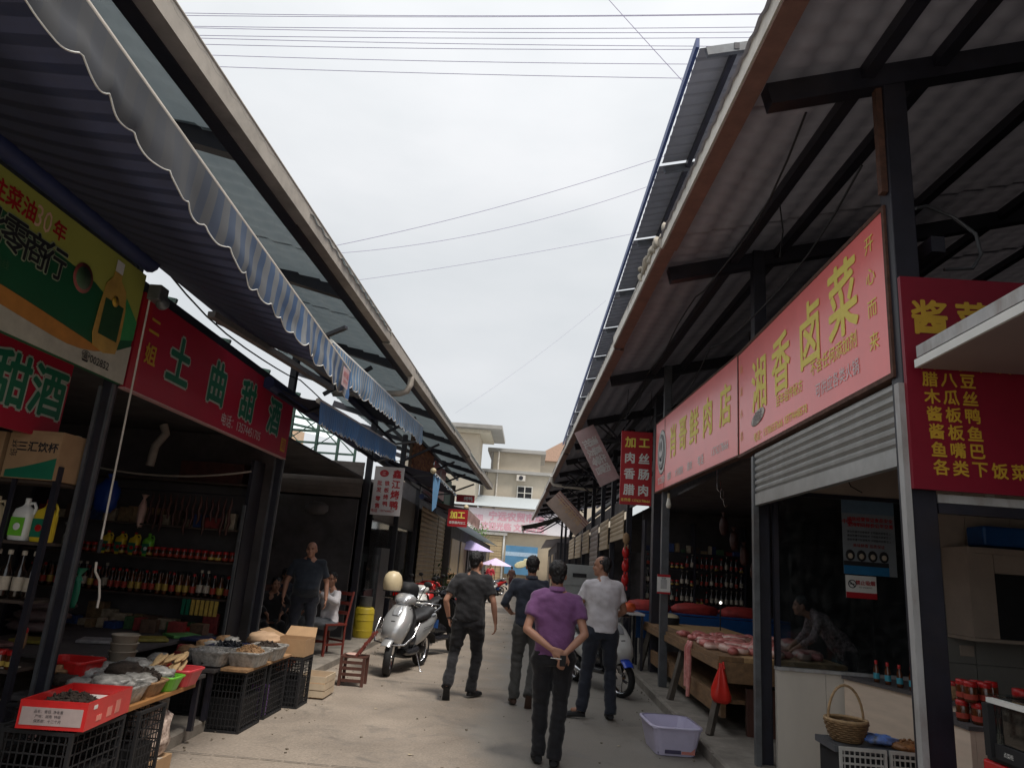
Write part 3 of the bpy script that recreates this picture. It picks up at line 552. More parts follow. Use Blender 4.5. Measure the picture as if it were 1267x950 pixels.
# left crimson sign
s = sign('shop_sign', 'crimson shop sign with big green outlined characters and a phone number, left of the lane', 'sign', (-3.05, 4.93, 2.64), U, 3.52, .745, 'crimson', frame_mat=None)
panel(s, 0, 0, .14, .745, 'red', name='red_end_strip')
for c, x in zip('土曲甜酒', (.68, 1.42, 2.16, 2.94)):
    text(c, x, .40, .37, mat('pale_outline', (.42, .48, .42), .5), s, z=.003, bold=.085, w=.92); text(c, x, .40, .37, 'green', s, z=.006, bold=.035, w=.92, name='character')
text('二', .22, .54, .14, 'gold', s, bold=.03); text('姐', .24, .32, .15, 'gold', s, bold=.03)
text('电话：13574451705', 2.13, .11, .115, mat('grey_print', (.50, .42, .42), .5), s, bold=.012, w=.92); panel(s, 3.28, .06, 3.44, .22, 'gold', name='gold_seal'); text('酒', 3.36, .14, .11, 'crimson', s, z=.005)
MB().b2((0, -.012, -.05), (3.52, 0, .004)).obj('bottom_trim', mat('pink_trim', (.5, .3, .3), .5), s, world=False)
# green oil-shop sign
s = sign('shop_sign', 'green and yellow shop sign with an oil bottle picture beside the crimson sign', 'sign', (-3.05, 1.6, 2.645), U, 3.30, .86, mat('sign_green', (.012, .11, .045), .45, .1, 2), frame_mat=None)
yel = mat('sign_yellow', (.42, .44, .09), .45, .06, 2); org = mat('sign_orange', (.55, .24, .05), .45); cre = mat('sign_cream', (.50, .50, .42), .45)
def curve_panel(o, f0, f1, x0, x1, m, z, name, n=24):
    b = MB(); v = []
    for i in range(n + 1): x = x0 + (x1 - x0) * i / n; v += [(x, f0(x), z), (x, f1(x), z)]
    b.add(v, [(2 * i, 2 * i + 2, 2 * i + 3, 2 * i + 1) for i in range(n)]); return b.obj(name, m, o, world=False)
curve_panel(s, lambda x: .60 + .06 * math.sin(x * 1.3) - (.0 if x < 2.8 else (x - 2.8) * .35), lambda x: .86, 0, 3.3, yel, .002, 'yellow_field')
curve_panel(s, lambda x: 0, lambda x: .16 + .07 * math.cos((x - 1.4) * 1.2) + .03, 0, 3.3, org, .002, 'orange_swoosh')
curve_panel(s, lambda x: 0, lambda x: .12 + .05 * math.cos((x - 1.2) * 1.5) + (max(0, x - 2.5)) ** 2 * .35, 0, 3.3, cre, .004, 'cream_field')
curve_panel(s, lambda x: .28 + (x - 3.1) * .3, lambda x: .62 - (x - 3.1) * .7, 3.12, 3.3, mat('sign_lightgreen', (.05, .32, .10), .45), .005, 'light_green_edge', 4)
text('专注菜油', 1.86, .735, .115, 'red', s, z=.005, bold=.03, w=.95); text('30', 2.17, .735, .17, mat('coral_print', (.78, .50, .36), .5), s, z=.005, w=.8, bold=-.005); text('年', 2.32, .735, .11, 'red', s, z=.005, bold=.03)
for c, x in zip('批零商行', (1.80, 1.99, 2.17, 2.34)): text(c, x, .54, .19, mat('pale_edge', (.35, .42, .28), .5), s, z=.005, bold=.06); text(c, x, .54, .19, 'blackprint', s, z=.008, bold=.02, name='character')
b = MB(); b.lathe([(.001, 0), (.10, .001), (.10, .002), (.001, .003)], (2.62, .55, .006), 20); b.obj('round_emblem', mat('dull_red_emblem', (.25, .06, .05), .5), s, world=False)
b = MB(); b.lathe([(.001, 0), (.075, .001), (.075, .002), (.001, .003)], (2.62, .55, .009), 20); b.obj('emblem_disc', mat('emblem_green', (.05, .10, .05), .5), s, world=False)
o2 = [(2.86, .17), (2.99, .15), (3.12, .18), (3.14, .3), (3.13, .50), (3.09, .64), (3.01, .69), (3.01, .73), (2.92, .73), (2.92, .69), (2.86, .62), (2.84, .45), (2.83, .25)]
MB().prism([V((x - .0, y, 0)) for x, y in o2], (0, 0, .006), (0, 0, .010)).obj('bottle_picture', mat('oil_gold', (.55, .34, .08), .4, .2, 6), s, world=False)
panel(s, 2.88, .26, 3.10, .52, mat('label_green', (.02, .08, .03), .5), .012, 'bottle_label'); panel(s, 2.92, .735, 3.01, .82, 'white', .009, 'bottle_cap')
b = MB(); b.lathe([(.001, 0), (.04, .001), (.001, .002)], (2.99, .53, .013), 14); b.obj('label_badge', 'gold', s, world=False)
text('经营热线', 1.9, .36, .05, mat('dim_green_print', (.06, .16, .07), .5), s, z=.004); text('☎002852', 2.93, .075, .065, 'blackprint', s, z=.008, bold=.01)
# second crimson sign hung inside behind the post
s = sign('shop_sign', 'smaller crimson sign with green characters hanging inside under the green sign', 'sign', (-3.42, 3.40, 2.2), U, 1.47, .56, 'crimson', frame_mat=None)
for c, x in zip('土曲甜酒', (.10, .50, .90, 1.27)): text(c, x, .31, .32, MATS['pale_outline'], s, z=.003, bold=.08); text(c, x, .31, .32, 'green', s, z=.006, bold=.03, name='character')
# right signs
s = sign('shop_sign', 'large pinkish red food sign with yellow characters above the steel shutter', 'sign', (2.03, 7.08, 2.83), (0, -1, 0), 3.08, 1.04, 'pinkred', thick=.08, frame_mat='rust', fw=.03)
for c, x, y, h in (('湘', .66, .57, .47), ('香', 1.25, .60, .48), ('卤', 1.90, .65, .48), ('菜', 2.48, .70, .50)): text(c, x, y, h, 'yellow', s, bold=.022, w=.85, name='character')
for i, c in enumerate('开心而来'): text(c, 2.90, .90 - i * .215, .11, 'yellow', s, bold=.005)
for i, c in enumerate('鸿运永昌'): text(c, .10, .86 - i * .23, .085, mat('orange_print', (.75, .38, .08), .5), s)
pinkw = mat('pinkish_white_print', (.75, .60, .60), .5)
text('百年祖传秘方', 1.42, .285, .095, 'yellow', s, bold=.012, w=.95); text('不含任何添加剂', 2.28, .355, .11, 'yellow', s, bold=.012, w=.9)
text('可供应各类火锅', 2.33, .165, .10, pinkw, s, bold=.01, w=.9); text('电话：13786537666 18774448578', 1.15, .085, .085, 'yellow', s, bold=.006, w=.95)
b = MB(); b.ell((.62, .26, .004), (.20, .065, .003), Matrix.Rotation(.15, 3, 'Z'), 16, 6); b.obj('torn_patch', mat('torn_paper', (.55, .52, .48), .8, .3, 30), s, world=False)
text('卤味', .62, .26, .11, mat('grey_script', (.30, .26, .26), .6), s, z=.010, bold=.01, shear=.2)
d1 = V((1.83 - 2.03, 11.05 - 7.10, 0)); ln = d1.length
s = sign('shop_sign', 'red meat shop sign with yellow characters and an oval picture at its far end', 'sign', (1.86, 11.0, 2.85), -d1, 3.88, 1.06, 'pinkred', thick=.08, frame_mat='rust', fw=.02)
for c, x in zip('肖哥鲜肉店', (1.10, 1.62, 2.16, 2.75, 3.40)): text(c, x, .62, .43, 'yellow', s, bold=.028, w=.85, name='character')
for t_, x, w_ in (('加工香肠', .42, .9), ('猪脚', .90, .9), ('大块瘦肉', 1.45, .9), ('腊肉', 1.98, .95)): text(t_, x, .14, .105, 'white', s, bold=.015, w=w_)
text('电话', 2.48, .145, .115, 'white', s, bold=.015); text('13762178666', 3.22, .165, .115, 'white', s, w=.85, bold=.006)
panel(s, .58, 0, .60, 1.06, 'rust', .003, 'joint_strip')
b = MB(); b.ell((.42, .56, .004), (.27, .34, .004), None, 24, 8); b.obj('oval_picture', mat('oval_white', (.62, .62, .60), .5, .1, 10), s, world=False)
b = MB(); b.ell((.42, .56, .012), (.20, .27, .003), None, 20, 6); b.obj('oval_ring', mat('oval_grey', (.30, .30, .30), .5, .3, 14), s, world=False)
b = MB(); b.ell((.42, .62, .019), (.15, .16, .003), None, 18, 6); b.ell((.42, .42, .016), (.11, .06, .003), None, 14, 6); b.obj('oval_motif', mat('oval_light', (.58, .58, .57), .5, .1, 10), s, world=False)
b = MB(); b.ell((.38, .64, .026), (.02, .08, .002)); b.ell((.47, .64, .026), (.02, .08, .002)); b.ell((.43, .44, .026), (.05, .025, .002)); b.obj('oval_marks', 'blackprint', s, world=False)
# red vertical processing sign
s = sign('hanging_sign', 'red vertical hanging sign with eight characters in two columns beside the meat shop sign', 'sign', (1.44, 12.0, 2.73), (1, 0, 0), .53, 1.25, 'red', thick=.05)
for col, x in (('加肉香腊', .15), ('工丝肠肉', .39)):
    for i, c in enumerate(col): text(c, x, 1.06 - i * .27, .17, 'yellow' if i == 0 else 'white', s, bold=.035)
text('肖师傅 13762178666', .265, .075, .055, 'yellow', s, bold=.01, w=.9)
for x in (.06, .47): MB().tube([(x, 1.25, -.02), (x + .03, 2.0, -.02)], .005, 5).obj('hanger_wire', 'steel', s, world=False)
# menu sign
s = sign('menu_sign', 'dark red menu sign of pickles and sauced duck at the right edge', 'sign', (2.33, 3.895, 2.145), (1, 0, 0), 1.25, 1.23, mat('menu_red', (.22, .004, .02), .5, .06), thick=.03)
s.location = (2.035, 3.85, 2.145)
for i, (t_, x0) in enumerate((('爽口萝卜皮', .10), ('腊八豆', .105), ('木瓜丝', .11), ('酱板鸭', .115), ('酱板鱼', .12), ('鱼嘴巴', .125), ('各类下饭菜', .13))):
    for k, c in enumerate(t_): text(c, x0 + .02 + k * .103, .715 - i * .0985, .078, 'gold', s, bold=.03)
for k, c in enumerate('酱菜批发'): text(c, .15 + k * .25, .985, .19, 'gold', s, bold=.035)
# posters in the booth window
s = sign('poster', 'grey and blue notice poster on the booth window glass', 'poster', (2.82, 6.605, 1.74), (1, 0, 0), .47, .67, mat('poster_grey', (.22, .25, .28), .5, .1), thick=.003)
panel(s, 0, .54, .47, .67, mat('poster_sky', (.12, .19, .27), .5), name='blue_header'); text('诚信经营保证食品安全', .25, .49, .036, 'red', s, bold=.03); text('坚持明码标价公平交易', .25, .44, .036, 'red', s, bold=.03); text('中国', .045, .465, .04, 'red', s, bold=.03)
for i in range(3): text('请自觉遵守经营秩序 文明服务顾客至上', .235, .375 - i * .035, .020, 'blackprint', s, bold=.01, w=1.0)
text('美味鲜香 品质保证', .23, .255, .03, mat('poster_darkred', (.25, .03, .03), .5), s, bold=.02)
for i in range(4):
    b = MB(); b.ell((.06 + i * .10, .165, .003), (.042, .05, .003), None, 12, 6); b.obj('bowl_picture', 'blackprint', s, world=False); b = MB(); b.ell((.06 + i * .10, .16, .008), (.024, .026, .002), None, 10, 5); b.obj('food_picture', 'paper', s, world=False)
panel(s, .0, .075, .40, .115, 'blackprint', name='dark_band'); panel(s, 0, 0, .40, .075, mat('poster_blue', (.015, .16, .36), .5), .003, name='blue_band')
s = sign('no_smoking_sign', 'small white and red no smoking notice under the poster', 'sign', (2.83, 6.603, 1.535), (1, 0, 0), .27, .195, 'white', thick=.003)
panel(s, 0, 0, .27, .05, 'red', name='red_band'); b = MB(); c_ = V((.055, .12, .005)); b.tube([c_ + V((.033 * math.cos(t), .033 * math.sin(t), 0)) for t in [2 * PI * i / 20 for i in range(20)]], .004, 5, closed=True); b.tube([c_ + V((-.023, .023, 0)), c_ + V((.023, -.023, 0))], .004, 5); b.box(c_, (.04, .008, .002)); b.obj('no_smoking_symbol', 'blackprint', s, world=False)
text('禁止吸烟', .17, .135, .038, 'red', s, bold=.03); text('NO SMOKING', .17, .095, .016, 'blackprint', s)
# white roast duck sign
s = sign('hanging_sign', 'white hanging sign with red roast duck characters on the left lane post', 'sign', (-2.98, 13.0, 2.31), (1, 0, 0), .545, .885, mat('white_signboard', (.60, .56, .56), .5, .06), thick=.05)
s.rotation_euler = (R(90), R(0), 0)
for i, c in enumerate('鑫江烤鸭'): text(c, .42, .76 - i * .19, .145, 'red', s, bold=.04)
for i, c in enumerate('铁板烤鸭'): text(c, .255, .58 - i * .125, .085, 'red', s, bold=.03)
for i, c in enumerate('批发零售'): text(c, .115, .58 - i * .125 - (.04 if i > 1 else 0), .085, 'red', s, bold=.03)
text('电话', .07, .075, .055, 'red', s, bold=.02); text('18074488577', .31, .075, .05, 'red', s, w=.85)
b = MB(); b.ell((.18, .76, .003), (.085, .065, .003), None, 18, 6); b.obj('oval_emblem', 'red', s, world=False); text('江', .18, .76, .06, MATS['white_signboard'], s, z=.008)
# small red processing sign far left
s = sign('hanging_sign', 'small red sign with two yellow characters hanging at the left row end', 'sign', (-2.14, 18, 2.44), (1, 0, 0), .50, .43, 'red', thick=.06)
for i, c in enumerate('加工'): text(c, .14 + i * .2, .29, .17, 'yellow', s, bold=.05)
text('香肠腊肉加工', .25, .10, .062, 'white', s, bold=.02)
tag(MB().b2((-2.2, 18.0, 2.88), (-1.62, 18.05, 2.9)).obj('sign_arm', 'steel'), 'thin steel arm over the small red hanging sign', 'bracket')
s = sign('lightbox_sign', 'red rounded light box sign under the far left eaves', 'sign', (-2.35, 21.5, 3.35), (1, 0, 0), .55, .22, 'red', thick=.08); text('烤鸭', .36, .11, .12, 'white', s, bold=.02)
# brick infill and banner above left row
BK = thing('brick_gable_wall', 'orange brick infill wall under the left eaves before the pink banner', 'wall', (-3.0, 18.5, 3.55))
MB().b2((-3.04, 16.6, 3.55), (-2.975, 20.3, 4.52)).obj('mortar_bed', mat('brick_mortar', (.20, .13, .09), .9), BK)
brm = [mat('orange_brick_%s' % n_, c, .85, .2, 9) for n_, c in (('light', (.46, .19, .09)), ('mid', (.38, .15, .075)), ('dark', (.28, .10, .06)))]
bm_ = []
for m in brm: q = MB(); q.b2((0, 0, 0), (.02, .222, .056)); q.v = [p + V((-3.0, 18.5, 3.55)) for p in q.v]; bm_.append(q)
proto = {}
for r_ in range(14):
    for c in range(15):
        k = random.randrange(3); y = -1.88 + c * .234 + (.117 if r_ % 2 else 0)
        if k not in proto: proto[k] = bm_[k].obj('brick', brm[k], BK); o = proto[k]
        else: o = proto[k].copy(); COL.objects.link(o); o.parent = BK
        o.location = (.024 + random.uniform(0, .004), y, .008 + r_ * .068)
s = sign('banner', 'pale pink-red banner with a white flame shape next to the orange brick wall', 'sign', (-2.93, 20.45, 3.45), U, 2.6, .95, mat('dusty_pink_vinyl', (.42, .13, .13), .5, .1), thick=.04)
b = MB(); b.ell((1.3, .52, .003), (.22, .32, .004), None, 14, 6); b.obj('flame_motif', mat('pale_motif', (.55, .42, .42), .5), s, world=False)
tag(MB().b2((-2.99, 23.15, 3.3), (-2.93, 24.9, 4.3)).obj('green_board', mat('dark_green_board', (.03, .09, .05), .6)), 'dark green board at the end of the left row under the eaves', 'board')
# tilted boards hung under right roof
def quadboard(name, label, c4, m, th=.05):
    c4 = [V(p) for p in c4]; n_ = (c4[1] - c4[0]).cross(c4[3] - c4[0]).normalized(); o = thing(name, label, 'sign', c4[0]); b = MB(); b.prism(c4, (0, 0, 0), n_ * -th); b.obj('board', m, o); return o, n_
mfade = mat('faded_pink_banner', (.42, .26, .26), .6, .25, 3, dirt=.5, dirtcol=(.45, .40, .38))
A = [(1.10, 14.0, 4.47), (1.67, 14.0, 3.43), (1.41, 14.0, 3.11), (.93, 14.0, 3.90)]
def tilted(name, label, A, m, txt, tm, h, stripesn=0):
    A = [V(p) for p in A]; xa = (A[1] - A[0]); w = xa.length; x = xa.normalized(); n_ = V((0, -1, 0)); u = n_.cross(x)
    hh = abs((A[3] - A[0]).dot(u)); o = thing(name, label, 'sign', A[0]); o.rotation_euler = Matrix((x, u, n_)).transposed().to_euler()
    MB().b2((0, -hh, -.05), (w, 0, 0)).obj('board', m, o, world=False)
    for k in range(stripesn): panel(o, 0, -hh * (k * .13 + .07), w, -hh * (k * .13 + .02), mat('stripe_brown', (.28, .12, .11), .6), .002, 'stripe')
    for i, t_ in enumerate(txt): text(t_, w * .5, -hh * (.36 + .3 * i), h, tm, o, z=.005, bold=.02)
    b = MB(); b.tube([(0, 0, -.02), (0, .5, -.02)], .006, 4); b.obj('hanger_wire', 'steel', o, world=False); return o
tilted('tilted_banner', 'faded red and white banner hanging crooked nearest under the right eaves', A, mfade, ['清真牛肉', '批发零售'], mat('washed_white', (.6, .57, .55), .6), .17)
A = [(.72, 20, 3.74), (1.58, 20, 2.90), (1.21, 20, 2.59), (.45, 20, 3.27)]
tilted('tilted_banner', 'brown striped pale banner hanging crooked farther down the right row', A, mat('dusty_beige_banner', (.40, .30, .25), .6, .2, 3), ['牛肉粉馆'], mat('washed_orange', (.50, .33, .20), .6), .2, 3)
# ============================================================ awnings
def awning(name, label, roll, bar, y0, y1, mcan, mval, drop, scal, barr=.028, barm='gutter_l', waves=True, zs=(0, 0), seed=0, rollend=0):
    o = thing(name, label, 'awning', (roll[0], y0, roll[1])); n = int((y1 - y0) / .05); b = MB(); v = []; K = 8
    for i in range(n + 1):
        y = y0 + (y1 - y0) * i / n; dz = zs[0] + (zs[1] - zs[0]) * i / n
        for k in range(K + 1):
            t = k / K; x = roll[0] + (bar[0] - roll[0]) * t; z = roll[1] + (bar[1] + dz - roll[1]) * t - .05 * math.sin(t * PI) + (.008 * math.sin(y * 2 * PI / .155) if waves else 0) * math.sin(t * PI) ** .5
            v.append((x, y, z))
    b.add(v, [(i * (K + 1) + k, (i + 1) * (K + 1) + k, (i + 1) * (K + 1) + k + 1, i * (K + 1) + k + 1) for i in range(n) for k in range(K)], True); b.obj('canopy_fabric', mcan, o)
    b = MB(); b.tube([(bar[0], y0, bar[1] + zs[0]), (bar[0], y1, bar[1] + zs[1])], barr, 10); b.obj('front_bar', barm, o)
    b = MB(); b.tube([(roll[0], y0, roll[1] - .02), (roll[0], rollend or y1, roll[1] - .02)], .07, 10); b.obj('roller', mat('navy_roll', (.015, .025, .09), .6), o)
    b = MB(); v = []; n = int((y1 - y0) / .02); J = 5
    for i in range(n + 1):
        y = y0 + (y1 - y0) * i / n; dz = zs[0] + (zs[1] - zs[0]) * i / n; q_ = y + .05 * noise.noise(V((y * 1.7, seed, 3))); sc = abs(math.sin(PI * q_ / scal)) ** .7 * .045 - .045 - .05 * noise.noise(V((y * 1.1, seed, 0))) + .012 * noise.noise(V((y * 9, seed, 0)))
        for j in range(J + 1):
            t = j / J; v.append((bar[0] + .03 + .018 * t * math.sin(y * 9 + seed + 2 * noise.noise(V((y, 0, seed)))) + .045 * noise.noise(V((y * 1.3, t * 2, seed))) * t, y, bar[1] + dz - .01 - t * (drop + sc)))
    b.add(v, [(i * (J + 1) + j, (i + 1) * (J + 1) + j, (i + 1) * (J + 1) + j + 1, i * (J + 1) + j + 1) for i in range(n) for j in range(J)], True); b.obj('valance', mval, o)
    b = MB(); b.tube([tuple(v[i * (J + 1) + J]) for i in range(n + 1)], .004, 4); b.obj('hem', 'white', o)
    for yy in (y0 + .25, y1 - .25):
        ym = (roll[0] + bar[0]) / 2; b = MB(); b.beam((roll[0], yy, roll[1] - .06), (ym, yy + .28, bar[1] - .04), .05, .035); b.beam((ym, yy + .28, bar[1] - .04), (bar[0], yy, bar[1] + zs[0] - .01), .04, .03); b.obj('folding_arm', 'steel', o)
    return o
can1 = stripes('navy_awning_cloth', (.015, .018, .035), (.035, .038, .065), .155, 1, .8, .5, .4, (.03, .028, .035), trans=.25)
val1 = stripes('grimy_blue_valance', (.10, .22, .46), (.42, .46, .50), .16, 1, .6, .5, .7, (.07, .07, .075), trans=.2, grimy=(2.0, 4.9))
val1b = stripes('blue_striped_valance', (.12, .33, .64), (.50, .56, .62), .10, 1, .6, .5, .55, (.25, .24, .22), trans=.3)
val2 = stripes('bright_blue_valance', (.09, .28, .66), (.16, .36, .70), .07, 1, .6, .5, .35, (.12, .14, .22), trans=.3)
awning('awning', 'long near left awning with grimy grey valance turning blue-striped', (-3.0, 3.60), (-1.8, 3.42), .9, 6.26, can1, val1, .27, .235, zs=(.15, -.21), seed=1, rollend=4.85)
awning('awning', 'second left awning with light blue and white striped valance', (-3.0, 3.98), (-2.1, 3.58), 6.55, 12.4, can1, val1b, .30, .20, zs=(0, .30), seed=2, barm='white')
awning('awning', 'lower left awning with deep blue valance behind the second one', (-3.0, 3.35), (-2.42, 3.17), 7.42, 11.8, can1, val2, .27, .125, zs=(0, .24), seed=3, barm='white')
aw4 = awning('awning', 'dark navy awning with sky-blue side cloth and white knob by the roast duck sign', (-3.0, 3.5), (-2.0, 3.24), 13.75, 18.0, can1, val1b, .05, .2, barr=.03, seed=4)
b = MB(); b.ell((-2.0, 13.72, 3.27), (.06, .06, .06)); b.obj('end_knob', 'cream', aw4)
b = MB(); b.add([(-2.0, 13.75, 3.24), (-1.96, 14.6, 3.22), (-1.97, 14.4, 2.62), (-1.99, 14.0, 2.50)], [(0, 1, 2, 3)]); b.obj('side_cloth', mat('sky_blue_cloth', (.16, .36, .62), .7), aw4)
awr = awning('awning', 'faded red awning with white knob at the end of the left row', (-2.95, 3.2), (-1.75, 2.95), 18.6, 23.5, mat('dark_red_cloth', (.06, .02, .025), .8), mat('faded_rose_cloth', (.45, .28, .26), .8), .32, .3, barr=.03, seed=5)
b = MB(); b.ell((-1.75, 18.55, 2.97), (.07, .07, .07)); b.obj('end_knob', 'cream', awr)
awf = awning('awning', 'dark far right awning with pale folded edge over the lane', (1.0, 3.4), (-.35, 2.95), 24.5, 27.5, mat('black_cloth', (.03, .03, .035), .8), mat('pale_fold', (.5, .45, .42), .7), .12, .3, seed=6)
# sticker on the near awning end
s = sign('price_sticker', 'pale pink printed sticker at the far end of the near awning valance', 'sticker', (-1.74, 5.9, 3.0), U, .2, .17, mat('pale_pink_print', (.55, .40, .42), .6), thick=.002); text('遮阳篷', .1, .11, .05, 'red', s); text('13807441', .1, .05, .035, 'red', s)
# curb chain, pull rod, brackets of the near awning
o = thing('awning_crank_rod', 'thin white crank rod hanging in front of the crimson sign', 'rod', (-2.9, 4.78, 1.1))
MB().tube([(-2.9, 4.76, 3.26), (-2.9, 4.80, 1.55)], .007, 8).obj('rod', 'gutter_w', o); MB().tube([(-2.9, 4.80, 1.55), (-2.9, 4.80, 1.46)], .014, 8).obj('grip', 'black', o)
MB().tube([(-2.9, 4.80, 1.40), (-2.9, 4.81, 1.34), (-2.9, 4.88, 1.28), (-2.9, 4.92, 1.17), (-2.9, 4.92, 1.10)], .008, 8).obj('crank_handle', 'gutter_w', o)
tag(MB().box((-2.93, 4.9, 3.36), (.10, .12, .12)).ell((-2.90, 4.93, 3.30), (.05, .05, .05)).obj('gearbox', 'galv', bevel=.01), 'grey awning gearbox at the corner between the green and crimson signs', 'gearbox')
# long fluorescent battens under the awning
for k, (a_, b_) in enumerate((((-2.75, 5.4, 3.40), (-2.35, 7.6, 3.36)), ((-2.5, 6.3, 3.46), (-2.2, 8.3, 3.44)))):
    t_ = thing('batten_light', ('unlit grey batten light above the crimson sign', 'second unlit batten light, farther out under the awning')[k], 'lamp', a_); MB().beam(a_, b_, .07, .05).obj('housing', mat('batten_grey', (.16, .15, .15), .5), t_); MB().beam(V(a_) + V((0, .05, -.04)), V(b_) + V((0, -.05, -.04)), .03, .03).obj('tube', 'batten', t_) if False else None
# wires across the sky
wm = mat('cable_purple_grey', (.34, .31, .46), .6)
def wire(label, p, q, sag, r=.009, cat='cable', group='cables across the sky'):
    pts = []; p = V(p); q = V(q)
    for i in range(25): t = i / 24; pts.append(p.lerp(q, t) - V((0, 0, sag * 4 * t * (1 - t))))
    tag(MB().tube(pts, r, 5).obj('overhead_cable', wm), label, cat, group)
ends = [(9.60, 10.05), (9.72, 10.12), (9.50, 9.90), (9.43, 9.72), (9.30, 9.66), (9.22, 9.50), (9.25, 9.42), (9.02, 9.16), (8.86, 8.90)]
nm = ['topmost', 'second', 'third', 'fourth', 'fifth', 'sixth', 'seventh', 'second lowest', 'lowest']
for k, (z0, z1) in enumerate(ends):
    if k == 6: z0 -= .0
    wire(nm[k] + ' of the cables crossing the sky at the top of the photo', (-9, 9 + (k % 3) * .05, z0 - .25), (6, 9 + (k % 3) * .05, z1 + .12), .10 + .03 * (k % 2), .005)
wire('upper of the two crossing cables over the middle of the lane', (-11, 25, 12.4), (6, 25, 18.6), .45, .011); wire('lower of the two crossing cables over the middle of the lane', (-11, 26, 13.0), (6, 26, 18.1), .95, .010)
wire('faint cable low over the lane middle', (-9, 25, 11.4), (6, 25, 15.2), .2, .008); wire('thin cable leaning into the top right of the sky', (.5, 10, 11.3), (2.9, 10, 8.4), .02, .006); wire('faint far cable leaning over the lane end', (-5.5, 45, 11), (4, 45, 19.5), .3, .006)
# ============================================================ scooters
def T3(pts): return [V(p) for p in pts]
def section(y, z, w, h, tilt=0, n=14, p=2.4):  # superellipse ring across x; h along local up, tilted by angle about x
    r = []
    for k in range(n):
        t = 2 * PI * k / n; c, s_ = math.cos(t), math.sin(t); a = math.copysign(abs(c) ** (2 / p), c) * w / 2; b = math.copysign(abs(s_) ** (2 / p), s_) * h / 2
        r.append(V((a, y - b * math.sin(tilt), z + b * math.cos(tilt))))
    return r
def wheel(parent, y, z, rad, tw, name, steer=0, spokes=5):
    o = bpy.data.objects.new(name, None)
    prof = [(rad - .055, -tw * .42), (rad - .02, -tw * .5), (rad - .004, -tw * .28), (rad, 0), (rad - .004, tw * .28), (rad - .02, tw * .5), (rad - .055, tw * .42)]
    ax = Matrix.Rotation(steer, 3, 'Z') @ Matrix.Rotation(PI / 2, 3, 'Y'); c = V((0, y, z))
    b = MB(); b.ring([[c + ax @ V((r * math.cos(2 * PI * k / 28), r * math.sin(2 * PI * k / 28), q)) for k in range(28)] for r, q in prof], True, False); t = b.obj(name, 'rubber', parent, world=False)
    b = MB(); ri = rad - .05; b.ring([[c + ax @ V((r * math.cos(2 * PI * k / 28), r * math.sin(2 * PI * k / 28), q)) for k in range(28)] for r, q in ((ri, -tw * .42), (ri - .02, -tw * .3), (ri - .02, tw * .3), (ri, tw * .42))], True, False)
    for k in range(spokes):
        d = ax @ V((math.cos(2 * PI * k / spokes), math.sin(2 * PI * k / spokes), 0)); b.beam(c + d * .02, c + d * (ri - .01), .028, .022, ax @ V((0, 0, 1)))
    b.lathe([(.035, -.05), (.045, -.03), (.045, .03), (.035, .05)], c, 12, ax); b.obj('rim', 'chrome' if spokes else 'black', t, world=False)
    b = MB(); b.lathe([(.085, -.004), (.085, .004)], c + ax @ V((0, 0, .06)), 18, ax); b.obj('brake_disc', 'chrome', t, world=False); return t
